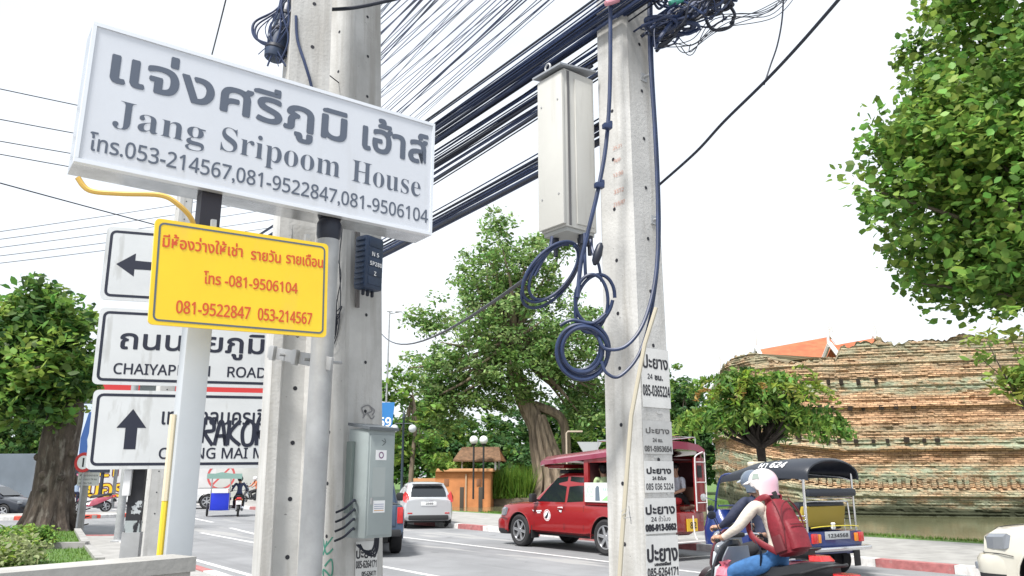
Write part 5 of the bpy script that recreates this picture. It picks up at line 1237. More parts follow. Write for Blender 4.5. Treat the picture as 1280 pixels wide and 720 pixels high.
mb = MB(); mb.box((.32, 0, 1.91), (.62, 1.4, .09), bev=.03); mb.box((.64, 0, 1.94), (.03, 1.55, .08), bev=.01); mb.build('sign_board', RP_, sg)
mb = MB(); mb.box((.30, .0, 1.79), (.34, .9, .1), bev=.04); mb.build('roof_pod', M_plast, sg)
for sgn in (1, -1):
    mb = MB(); mb.box((-.95, sgn * .83, 1.6), (.14, .06, 1.1)); mb.build('canopy_post', RP_, sg); mb = MB(); mb.box((-2.80, sgn * .86, 1.6), (.10, .05, 1.15)); mb.build('canopy_post', RP_, sg)
    mb = MB(); mb.box((-1.87, sgn * .86, 1.18), (1.75, .035, .24)); mb.build('side_panel', RP_, sg)
    mb = MB(); mb.box((-1.87, sgn * .84, 2.05), (1.75, .03, .14)); mb.build('upper_rail', RP_, sg)
    mb = MB(); mb.box((-1.85, sgn * .55, 1.0), (1.8, .36, .07), bev=.02); mb.build('bench', mat('bench_brown', (.10, .05, .035), .6), sg)
    mb = MB(); mb.box((-1.85, sgn * .74, 1.3), (1.8, .04, .3), bev=.015); mb.build('bench_back', mat('bench_brown', ()), sg)
    # tail panel beside the doorway, with tubular guard
    mb = MB(); mb.box((-2.90, sgn * .70, 1.5), (.04, .34, 1.15), bev=.01); mb.build('tail_panel', RP_, sg)
    mb = MB(); mb.box((-2.925, sgn * .70, 1.78), (.012, .15, .26), bev=.005); mb.build('grab_slot', M_plast, sg)
    mb = MB(); x = -2.955
    mb.tube(spline([(x, sgn * .52, .95), (x, sgn * .52, 1.5), (x, sgn * .53, 2.0), (x, sgn * .58, 2.12), (x, sgn * .80, 2.2)], 5), .016, 7); mb.tube([(x, sgn * .86, .6), (x, sgn * .86, 2.2)], .014, 7)
    for z in (1.12, 1.55, 1.98): mb.tube([(x, sgn * .52, z), (x, sgn * .86, z)], .012, 6)
    mb.tube(spline([(x - .02, sgn * .36, .86), (x - .04, sgn * .36, .5), (x - .12, sgn * .36, .36), (x - .3, sgn * .36, .34)], 4), .016, 7); mb.build('grab_rail', M_wtube, sg)
mb = MB(); mb.box((-2.62, 0, .72), (.5, 1.7, .42), bev=.05); mb.build('tail_body', RP_, sg)
DKM = mat('dark_maroon_trim', (.05, .008, .012), .7)
mb = MB(); mb.box((-1.0, 0, 1.55), (.03, 1.6, .95)); mb.build('bulkhead', DKM, sg); mb = MB(); mb.box((-1.87, -.875, 1.62), (1.75, .025, .75)); mb.build('dark_side_infill', DKM, sg)  # dark panels added so the open passenger box reads dark inside
mb = MB(); mb.box((-1.9, 0, 2.03), (1.9, 1.6, .03)); mb.build('headlining', DKM, sg)
mb = MB(); mb.box((-3.12, 0, .36), (.42, 1.5, .035)); mb.build('rear_step', M_galv, sg)
mb = MB(); mb.tube(spline([(-3.33, -.85, .36), (-3.33, 0, .36), (-3.33, .85, .36)], 3), .02, 7); mb.build('step_bar', M_wtube, sg)
mb = MB(); mb.box((-2.885, -.42, .66), (.012, .34, .26)); pl = mb.build('number_plate', mat('yellow_plate', (.72, .47, .03), .5), sg)
mb = MB(); PP = Plate((-2.892, -.25, .53), (0, -1, 0), (0, 0, 1), .34, .26); PP.text(mb, '82', .10, .06, .30, .13, st='bold'); mb.build('lettering', M_ink, pl)
mb = MB()   # roof rack
for y in (-.7, .7): mb.tube([(-1.2, y, 2.46), (-2.85, y, 2.52)], .013, 6)
for k in range(6): x = -1.2 - .33 * k; mb.tube([(x, -.7, 2.46 + .012 * k), (x, .7, 2.46 + .012 * k)], .011, 6)
for x in (-1.2, -2.0, -2.85):
    for y in (-.7, .7): mb.tube([(x, y, 2.22 - .03 * (x + 1.2)), (x, y, 2.50)], .011, 6)
mb.build('roof_rack', M_chrome, sg)
mb = MB(); mb.lathe([(.30, -.03), (.34, 0), (.30, .03), (.2, .02), (.2, -.02), (.30, -.03)], (-2.55, -.45, .98), 'x', 20); mb.build('spare_tyre', M_rub, sg)
# advert board on the side opening, door emblem
mb = MB(); mb.box((-1.75, .895, 1.33), (1.62, .02, .42)); ab = mb.build('advert_board', mat('advert_white', (.66, .70, .68), .4), sg)
mb = MB(); PP = Plate((-.94, .906, 1.12), (-1, 0, 0), (0, 0, 1), 1.62, .42)
PP.poly(mb, [(.55, .04), (1.58, .02), (1.58, .17), (1.15, .22), (.75, .15)], .001, 0); PP.poly(mb, [(.35, .03), (.50, .03), (.48, .33), (.42, .36), (.36, .30)], .0014, 1)
PP.text(mb, 'แม่โจ้', .62, .25, 1.0, .07, .002, 2, st=None); PP.strokes(mb, [[(.05, .1), (.15, .35), (.22, .2), (.3, .36)], [(.08, .3), (.2, .12), (.3, .14)]], .03, .0016, 3); PP.text(mb, '2560', 1.08, .25, 1.5, .07, .002, 2, st='sans')
mb.build('advert_print', [mat('print_green', (.28, .55, .25), .5), mat('print_dark', (.12, .16, .2), .5), mat('print_teal', (.2, .45, .35), .5), mat('print_pale_green', (.45, .62, .48), .5)], ab)
mb = MB(); e = Vector((.42, .895, .78))
mb.lathe([(.0, .0), (.13, .0)], e, 'y', 28, 0); mb.lathe([(.10, .002), (.115, .002)], e, 'y', 28, 1)
PP = Plate(e + Vector((.13, .003, -.13)), (-1, 0, 0), (0, 0, 1), .26, .26); PP.poly(mb, [(.09, .05), (.14, .06), (.17, .12), (.19, .21), (.15, .19), (.12, .14), (.08, .12)], .001, 2); PP.poly(mb, [(.05, .07), (.08, .06), (.10, .10), (.07, .11)], .001, 2)
mb.build('door_emblem', [M_white, M_tail, M_ink], sg)
mb = MB(); PP = Plate((.05, .893, .86), (-1, 0, 0), (0, 0, 1), .3, .2)
PP.poly(mb, [(.02, .06), (.2, .09), (.2, .13), (.02, .12)], .001); PP.poly(mb, [(.08, .02), (.15, .0), (.17, .05), (.07, .055)], .0015); PP.poly(mb, [(-.95, .03), (-.86, .02), (-.89, -.01)], .001); PP.poly(mb, [(-.78, .02), (-.58, .03), (-.58, .0), (-.78, -.01)], .001); PP.poly(mb, [(-.75, -.025), (-.62, -.02), (-.62, -.04), (-.75, -.045)], .001)
mb.build('door_marking', M_white, sg)
for sgn in (1, -1): mb = MB(); mb.box((1.02, sgn * .78, .38), (.02, .22, .3)); mb.build('mud_flap', M_plast, sg)

# other pickups
hd = lambda x, y: math.atan2(y, x)
rc = Vector((-2.32, 17.7, 0)); h = Vector((-.20, .98, 0)).normalized(); lf = Vector((-h.y, h.x, 0))
c = rc + lf * .87 + h * 2.6
pickup(c, hd(h.x, h.y), 'dark blue pickup truck showing its tail past the grey meter box', 'pickup truck', (.045, .075, .13))
c = Vector((6.40, 11.28, 0)) - RD * 2.42 - Vector((-.8, -.6, 0)) * .84
pickup(c, ROADYAW, 'cream white pickup truck nosing in at the right edge of the road', 'pickup truck', (.55, .53, .46), full=False)
c = gnd(221, 636); pickup((c.x, c.y, 0), hd(-.95, -.30), 'white pickup truck parked across the street behind the sign posts', 'pickup truck', (.62, .63, .64))

def hatch(loc, yaw, label, cat, col, dark=False, name='hatchback'):
    r = empty(name, loc, yaw, label, cat); P = paint('paint_%s' % name + str(col), col, .6)
    st = [(2.0, .55, .55, .30, .55, .58), (1.9, .74, .72, .24, .66, .70), (1.5, .82, .80, .20, .80, .86), (1.0, .84, .82, .20, .88, .95), (.4, .84, .83, .2, .92, .97), (-.8, .85, .84, .2, .96, 1.0), (-1.5, .85, .83, .22, .97, 1.0), (-1.86, .80, .78, .26, .95, .98), (-1.96, .74, .74, .34, .90, .93)]
    lower_body(st, [P], r, [(1.25, .31, .36), (-1.25, .31, .36)])
    cabr = [rrect(-1.88, 1.12, .80, .90, .2), rrect(-1.84, .92, .76, 1.02, .2), rrect(-1.66, .42, .67, 1.28, .2), rrect(-1.50, .1, .60, 1.43, .2), rrect(-1.30, -.1, .50, 1.49, .2), rrect(-1.0, -.3, .3, 1.51, .12)]
    mb = MB(); mb.loft(cabr); mb.build('cabin', P, r)
    yf = lambda x, z: np.interp(z, [.9, 1.02, 1.28, 1.43], [.80, .76, .67, .60])
    for sgn in (1, -1):
        mb = MB(); side_panel(mb, [(.72, .99), (.22, 1.34), (-.35, 1.39), (-.38, .99)], yf, sgn); mb.build('front_window', M_glassd, r)
        mb = MB(); side_panel(mb, [(-.46, .99), (-.44, 1.39), (-1.10, 1.36), (-1.36, 1.12), (-1.3, 1.01)], yf, sgn); mb.build('rear_window', M_glassd, r)
        mb = MB(); mb.prism([(-1.93, sgn * .70, .84), (-1.86, sgn * .815, .86), (-1.62, sgn * .865, 1.02), (-1.72, sgn * .76, 1.2), (-1.83, sgn * .64, 1.06)], (-.03, sgn * .012, 0)); mb.build('tail_light', M_tail, r)
        mb = MB(); mb.box((1.86, sgn * .6, .70), (.2, .24, .12), rotz(-sgn * .5), bev=.03); mb.build('headlight', M_lampg, r)
        mb = MB(); mb.box((.62, sgn * .92, 1.0), (.1, .16, .12), bev=.03); mb.build('wing_mirror', P, r)
        mb = MB(); mb.box((-1.955, sgn * .62, .50), (.03, .16, .045), bev=.01); mb.build('reflector', M_tail, r)
        wheel(r, 1.25, sgn * .74, .31, .2, sgn, 5); wheel(r, -1.25, sgn * .74, .31, .2, sgn, 5)
    mb = MB(); nn = []
    for (z, x, hw) in ((1.03, -1.852, .60), (1.16, -1.765, .59), (1.30, -1.665, .545), (1.37, -1.60, .50)): nn.append((x, hw, z))
    mb.add([Vector((x, hw, z)) for x, hw, z in nn] + [Vector((x, -hw, z)) for x, hw, z in nn], [(i, i + 1, i + 5, i + 4) for i in range(3)]); o = mb.build('rear_screen', M_glassd, r)
    mb = MB(); mb.box((-1.60, 0, 1.45), (.28, 1.05, .035), bev=.012); mb.build('spoiler', P, r)
    mb = MB(); mb.box((-1.97, 0, .36), (.10, 1.34, .16), bev=.05); mb.build('rear_bumper', M_plast, r)
    mb = MB(); mb.box((-1.965, 0, .80), (.03, .52, .13), bev=.008); pt = mb.build('number_plate', M_plate, r)
    mb = MB(); PP = Plate((-1.9805, .22, .76), (0, -1, 0), (0, 0, 1), .44, .1); PP.text(mb, '2569', .12, .02, .36, .055, st='sans', bold=.003); mb.build('lettering', M_ink, pt)
    mb = MB(); mb.box((-1.955, 0, .90), (.03, .3, .03), bev=.008); mb.build('boot_trim', M_chrome, r)
    mb = MB(); mb.add([(1.02, .60, 1.0), (.30, .53, 1.36), (.30, -.53, 1.36), (1.02, -.60, 1.0)], [(0, 1, 2, 3)]); mb.build('windscreen', M_glassd, r)
    mb = MB(); mb.box((0, 0, .24), (3.4, 1.2, .1)); mb.build('underbody', M_plast, r)
    return r
b = gnd(535, 661); h = Vector((-.24, .97, 0)).normalized(); hatch((b.x + h.x * 1.9, b.y + h.y * 1.9, 0), hd(h.x, h.y), 'silver hatchback seen from behind in the far lane', 'car', (.60, .62, .64))
b = atz(14, 0, 37); hatch((b.x - 1.0, b.y, -.12), hd(1, -.1), 'dark blue black car parked left of the corner tree', 'car', (.014, .018, .028))

# ------------------------------------------------------------ three wheeled tuk tuk
def tuktuk():
    hx = Vector((-.5, .866, 0)).normalized(); lf = Vector((-hx.y, hx.x, 0))
    b = gnd(1047, 717); c = Vector((b.x, b.y, 0)) + lf * .58      # foot of the rear right wheel
    r = empty('tuk_tuk', c, hd(hx.x, hx.y), 'blue tuk tuk with black vinyl roof and chrome rails', 'tuk tuk')
    BL = paint('tuk_blue', (.010, .028, .15), .1); VY = mat('black_vinyl', (.018, .022, .032), .42, bump=.15, bscale=30); YL_ = mat('mustard_vinyl', (.40, .29, .035), .5)
    # x = 0 at the rear axle, forward positive
    for sgn in (1, -1): wheel(r, 0, sgn * .58, .27, .18, sgn, 5)
    wheel(r, 2.05, 0, .25, .14, 1, 5)
    mb = MB(); mb.box((.75, 0, .42), (2.2, 1.2, .08), bev=.02); mb.build('floor_pan', BL, r)
    mb = MB(); mb.loft([rrect(-.50, .35, .66, .44, .06), rrect(-.52, .35, .68, .58, .06), rrect(-.52, .3, .68, .76, .06)]); mb.build('tail_body', BL, r)
    for sgn in (1, -1):
        mb = MB(); mb.loft([[Vector((.34 * math.cos(a), sgn * y, .3 + .34 * math.sin(a))) for y in (.47, .70)] for a in np.linspace(.2, math.pi - .2, 10)], closed=False, cap=False); mb.build('mudguard', BL, r)
        mb = MB(); mb.box((-.54, sgn * .58, .66), (.05, .13, .16), bev=.015); mb.build('tail_light', M_tail, r)
        mb = MB(); mb.box((-.54, sgn * .47, .66), (.04, .07, .14), bev=.01); mb.build('indicator', M_amber, r)
        mb = MB(); mb.box((-.36, sgn * .68, .30), (.015, .16, .28), bev=.004); fl = mb.build('mud_flap', M_plast, r)
        mb = MB(); mb.tube([(-.44, sgn * .62, .76), (-.44, sgn * .62, 1.72)], .018, 8); mb.build('roof_post', M_chrome, r); mb = MB(); mb.tube([(.62, sgn * .60, .8), (.62, sgn * .60, 1.72)], .013, 8); mb.build('roof_post', M_chrome, r)
        mb = MB()   # side hand rails
        for z in (.82, .95, 1.02): mb.tube(spline([(-.42, sgn * .63, z), (.1, sgn * .64, z), (.52, sgn * .62, z - .02)], 4), .010, 6)
        for x in (-.2, .05, .3, .5): mb.tube([(x, sgn * .635, .74), (x, sgn * .635, 1.02)], .008, 6)
        mb.build('side_rail', M_chrome, r)
        mb = MB(); mb.tube(spline([(-.44, sgn * .62, 1.60), (-.2, sgn * .63, 1.66), (.3, sgn * .64, 1.70), (.62, sgn * .61, 1.72), (1.0, sgn * .6, 1.68)], 4), .014, 7); mb.build('roof_rail', M_chrome, r)
        mb = MB(); mb.tube(spline([(1.10, sgn * .55, 1.70), (1.55, sgn * .52, 1.68), (1.78, sgn * .48, 1.3), (1.92, sgn * .40, .9)], 5), .022, 8); mb.build('windscreen_post', BL, r)
        mb = MB(); mb.box((1.35, sgn * .50, .62), (.75, .05, .42), bev=.03); mb.build('front_side_panel', BL, r)
        mb = MB(); mb.tube([(1.8, sgn * .46, 1.2), (1.86, sgn * .70, 1.28)], .008, 6); mb.lathe([(0, -.01), (.07, -.008), (.07, .008), (0, .01)], (1.86, sgn * .74, 1.28), 'x', 14); mb.build('wing_mirror', M_chrome, r)
    mb = MB(); mb.loft([rrect(1.35, 2.25, .50, .40, .2), rrect(1.5, 2.28, .50, .7, .22), rrect(1.7, 2.2, .46, .95, .2), rrect(1.78, 2.08, .42, 1.05, .12)]); mb.build('nose', BL, r)
    mb = MB(); mb.lathe([(0, .06), (.09, .05), (.10, 0), (.06, -.08)], (2.27, 0, .86), 'x', 18); mb.build('headlight', M_lampg, r)
    mb = MB(); mb.box((1.0, 0, .72), (.45, .8, .12), bev=.04); mb.box((.78, 0, .95), (.08, .8, .36), bev=.03); mb.build('driver_seat', VY, r)
    mb = MB(); mb.box((.05, 0, .84), (.5, 1.15, .14), bev=.05); mb.build('passenger_seat', VY, r)
    mb = MB(); mb.box((-.26, 0, 1.0), (.06, 1.1, .34), Matrix.Rotation(-.18, 3, 'Y'), bev=.02); mb.build('seat_back_panel', YL_, r)
    mb = MB(); mb.box((-.20, 0, 1.18), (.16, 1.18, .12), bev=.05); mb.build('seat_back_pad', VY, r)
    mb = MB(); mb.box((-.47, 0, 1.40), (.13, 1.22, .14), bev=.055); mb.build('head_rest', VY, r)
    mb = MB(); mb.tube(spline([(-.38, .56, .78), (-.36, .56, 1.18), (-.36, .5, 1.245), (-.36, 0, 1.25), (-.36, -.5, 1.245), (-.36, -.56, 1.18), (-.38, -.56, .78)], 4), .012, 7)
    mb.tube([(-.44, .62, 1.31), (-.44, -.62, 1.31)], .010, 6); mb.build('luggage_rail', M_chrome, r)
    mb = MB(); mb.tube(spline([(-.5, .6, .83), (-.53, .3, .85), (-.53, -.3, .85), (-.5, -.6, .83)], 4), .009, 6); mb.build('shelf_rail', mat('yellow_rail', (.6, .5, .06), .4), r)
    mb = MB(); mb.box((-.60, 0, .49), (.12, 1.42, .07), bev=.02); mb.build('rear_bumper', M_chrome, r)
    mb = MB(); mb.box((-.535, 0, .70), (.02, .62, .13), bev=.006); pt = mb.build('number_plate', mat('plate_grey', (.42, .44, .46), .4, .3), r)
    mb = MB(); PP = Plate((-.546, .28, .655), (0, -1, 0), (0, 0, 1), .56, .1); PP.text(mb, '1234568', .02, .012, .54, .06, st='bold'); mb.build('lettering', M_ink, pt)
    for (y, z) in ((.02, .80), (.07, .80), (.045, .80)):
        mb = MB(); mb.ball((-.50, y, z + .03), (.025, .022, .04), 0, 8, 6); mb.ball((-.50, y, z + .085), .022, 0, 8, 6); mb.build('rear_ornament', M_white, r)
    mb = MB(); mb.lathe([(0, -.1), (.12, -.1), (.14, 0), (.12, .1), (0, .1)], (-.05, 0, .27), 'y', 16); mb.tube([(0, -.5, .27), (0, .5, .27)], .03, 8); mb.build('rear_axle', M_plast, r)
    mb = MB(); mb.tube([(-.1, .2, .22), (-.6, .25, .22)], .03, 8); mb.build('exhaust', M_chrome, r)
    # barrel roof of black vinyl with painted number
    rings = []
    for x, zc_, hw, k in ((-.56, 1.70, .66, .25), (-.5, 1.72, .68, .26), (.1, 1.74, .68, .25), (.8, 1.74, .66, .20), (1.1, 1.70, .62, .16), (1.55, 1.66, .54, .08), (1.62, 1.64, .52, .05)):
        up = [(-hw, zc_ - .10)] + [(-hw * math.cos(a), zc_ + k * math.sin(a)) for a in np.linspace(0, math.pi, 13)] + [(hw, zc_ - .10)]
        dn = [(.97 * hw, zc_ - .10)] + [(.96 * hw * math.cos(a), zc_ - .02 + (k - .0) * math.sin(a)) for a in np.linspace(0.05, math.pi - .05, 13)] + [(-.97 * hw, zc_ - .10)]
        rings.append([Vector((x, y, z)) for y, z in up + dn])
    mb = MB(); mb.loft(rings); rf = mb.build('vinyl_roof', VY, r)
    mb = MB(); V, Fc = text_mesh(style('ผา 624', 'bold'))
    x0, x1 = V[:, 0].min(), V[:, 0].max(); vs = []
    for (a, b_) in V:
        th = .30 + (b_ / .7) * .42; X = .52 - (a - x0) / (x1 - x0) * .58; vs.append((X, (.683) * math.cos(th), 1.744 + .262 * math.sin(th)))
    mb.add(vs, Fc); mb.build('lettering', M_white, rf)
    mb = MB(); mb.box((1.15, 0, 1.90), (.16, .36, .09), bev=.03); mb.build('roof_lamp', mat('cream_lamp', (.65, .60, .48), .4), r)
    mb = MB(); mb.tube([(1.80, -.42, 1.12), (1.80, .42, 1.12)], .016, 7); mb.tube([(1.62, -.5, 1.62), (1.62, .5, 1.62)], .02, 7); mb.build('windscreen_frame', BL, r)
    mb = MB(); mb.tube([(1.6, -.32, 1.02), (1.58, 0, 1.05), (1.6, .32, 1.02)], .014, 7); mb.tube([(1.6, 0, 1.03), (1.85, 0, .8)], .02, 7); mb.build('handlebar', M_chrome, r)
    return r
tuktuk()

# ------------------------------------------------------------ motor scooters
def scooter(loc, yaw, label, body, lean=0., plate='', group=None):
    r = empty('motor_scooter', loc, yaw, label, 'motor scooter', group)
    P = body; 
    wheel(r, .64, 0, .27, .09, 1, 5); wheel(r, -.60, 0, .27, .10, 1, 5)
    # front apron, leg shield
    mb = MB(); rings = []
    for x, z, hw, th in ((.66, .52, .06, .05), (.60, .62, .15, .10), (.52, .74, .20, .12), (.47, .86, .19, .12), (.43, .97, .15, .10), (.40, 1.03, .08, .06)):
        rings.append([Vector((x + th * .5 * math.cos(a), hw * math.sin(a), z)) for a in np.linspace(0, 2 * math.pi, 14, endpoint=False)])
    mb.loft(rings); mb.build('front_apron', P, r); mb = MB(); mb.loft([[Vector((x - .012, y, z)) for y in np.linspace(-w_, w_, 7)] + [Vector((x - .03, y, z)) for y in np.linspace(w_, -w_, 7)] for x, z, w_ in ((.40, .62, .15), (.42, .74, .20), (.39, .86, .19), (.36, .97, .14))]); mb.build('inner_panel', mat('silver_grey_plastic', (.33, .36, .40), .35), r)
    for sgn in (1, -1):
        mb = MB(); mb.loft([[Vector((.52, sgn * .14, .80)), Vector((.50, sgn * .17, .80)), Vector((.46, sgn * .15, .80))], [Vector((.48, sgn * .2, .62)), Vector((.45, sgn * .26, .62)), Vector((.42, sgn * .22, .62))], [Vector((.40, sgn * .18, .40)), Vector((.36, sgn * .24, .38)), Vector((.33, sgn * .18, .38))], [Vector((.30, sgn * .12, .32)), Vector((.27, sgn * .17, .30)), Vector((.24, sgn * .12, .30))]]); mb.build('leg_shield', mat('silver_grey_plastic', (.33, .36, .40), .35), r)
        mb = MB(); mb.tube(spline([(.36, sgn * .03, 1.06), (.32, sgn * .2, 1.09), (.26, sgn * .36, 1.05)], 4), .011, 7); mb.build('handlebar', M_chrome, r)
        mb = MB(); mb.tube([(.29, sgn * .27, 1.075), (.25, sgn * .385, 1.04)], .018, 8); mb.build('grip', M_rub, r)
        mb = MB(); mb.tube([(.34, sgn * .22, 1.09), (.38, sgn * .27, 1.24)], .006, 6); mb.ball((.38, sgn * .30, 1.28), (.014, .06, .042), 0, 10, 8); mb.build('mirror', M_black, r)
        mb = MB(); mb.tube([(.64, sgn * .06, .27), (.52, sgn * .06, .62)], .018, 7); mb.build('fork', M_chrome, r)
        mb = MB(); mb.tube([(-.60, sgn * .09, .3), (-.48, sgn * .1, .62)], .025, 8); mb.build('shock_absorber', M_chrome, r)
    mb = MB(); mb.loft([[Vector((x + .0, y * hw, z0 + (z1 - z0) * t)) for y, t in ((-1, .1), (-.8, 0), (.8, 0), (1, .1), (1, .7), (.7, 1), (-.7, 1), (-1, .7))] for x, hw, z0, z1 in ((.42, .10, .30, .42), (.15, .12, .26, .42), (.0, .13, .28, .60), (-.2, .15, .34, .70), (-.55, .14, .52, .74), (-.80, .09, .64, .76), (-.95, .05, .70, .76))]); mb.build('rear_body', P, r)
    mb = MB(); mb.loft([[Vector((x, y * hw, z + (t - .5) * .10 + (t * .03))) for y, t in ((-1, .3), (-.85, 0), (.85, 0), (1, .3), (.8, .9), (0, 1), (-.8, .9))] for x, hw, z in ((.12, .09, .70), (.0, .14, .75), (-.25, .15, .755), (-.45, .14, .80), (-.72, .11, .83), (-.82, .06, .83))]); mb.build('seat', mat('scooter_seat', (.014, .015, .018), .5), r)
    mb = MB(); mb.tube(spline([(-.55, .15, .80), (-.82, .12, .88), (-.9, 0, .89), (-.82, -.12, .88), (-.55, -.15, .80)], 4), .014, 7); mb.build('grab_rail', M_plast, r)
    mb = MB(); mb.loft([rrect(-1.02, -.86, .10, .72, .03), rrect(-1.04, -.84, .11, .77, .03), rrect(-1.0, -.82, .085, .82, .03)]); mb.build('tail_light', M_tail, r)
    for sgn in (1, -1):
        mb = MB(); mb.ball((-.93, sgn * .13, .72), (.05, .03, .028), 0, 8, 6); mb.build('indicator', M_amber, r)
    rt = Matrix.Rotation(.45, 3, 'Y'); mb = MB(); mb.box((-1.06, 0, .60), (.012, .22, .17), rt, bev=.003); pt = mb.build('number_plate', M_plate, r)
    mb = MB(); mb.box((-.98, 0, .57), (.16, .1, .16), bev=.02); mb.loft([[Vector((.31 * math.cos(a) - .60, y, .27 + .31 * math.sin(a))) for y in (-.07, .07)] for a in np.linspace(.6, 2.9, 9)], closed=False, cap=False); mb.build('rear_mudguard', M_plast, r)
    mb = MB(); mb.loft([[Vector((.31 * math.cos(a) + .64, y, .27 + .31 * math.sin(a))) for y in (-.06, .06)] for a in np.linspace(.3, 2.6, 9)], closed=False, cap=False); mb.build('front_mudguard', P, r)
    mb = MB(); mb.box((-.25, .02, .32), (.45, .18, .22), bev=.05); mb.build('engine', M_hub, r)
    mb = MB(); mb.tube(spline([(-.1, -.13, .26), (-.4, -.16, .28), (-.85, -.17, .40)], 4), [.02, .03, .045, .045, .05, .05, .05, .05, .045], 8); mb.build('exhaust', M_chrome, r)
    mb = MB(); mb.ball((.56, 0, .93), (.06, .10, .07), 0, 12, 8); mb.build('headlight', M_lampg, r)
    mb = MB(); mb.box((.36, 0, 1.08), (.1, .18, .05), bev=.02); mb.build('instrument', M_plast, r)
    return r
hs = Vector((-.52, .854, 0)).normalized(); YAW1 = hd(hs.x, hs.y); ls = Vector((-hs.y, hs.x, 0))
seat1 = atz(975, .80, 8.0); SC1 = Vector((seat1.x, seat1.y, 0)) + hs * .18
scooter(SC1, YAW1, 'dark scooter in front with a pink bag behind its silver leg shield', paint('scooter_dark', (.03, .035, .045), .2))
seat2 = atz(960, .80, 9.7); SC2 = Vector((seat2.x, seat2.y, 0)) + hs * .2
scooter(SC2, YAW1, 'maroon and grey scooter beyond, with raised red tail light and plate', paint('scooter_maroon', (.12, .02, .035), .2))
b = SC1 + hs * .33 + Vector((0, 0, .72)) + ls * .20
bg_ = empty('shopping_bag', b, YAW1, 'pink plastic bag tucked behind the leg shield of the front scooter', 'bag')
mb = MB(); bm_ = []
for i, (z, w) in enumerate(((-.12, .05), (-.09, .10), (-.02, .115), (.03, .10), (.055, .07), (.06, .05), (.085, .04), (.11, .075))): bm_.append([Vector((w * .7 * math.cos(a) * random.uniform(.72, 1.2), w * math.sin(a) * random.uniform(.72, 1.2), z + random.uniform(-.018, .018))) for a in np.linspace(0, 6.283, 14, endpoint=False)])
mb.loft(bm_, smooth=False); mb.build('bag', mat('pink_plastic_bag', (.70, .20, .26), .35), bg_)

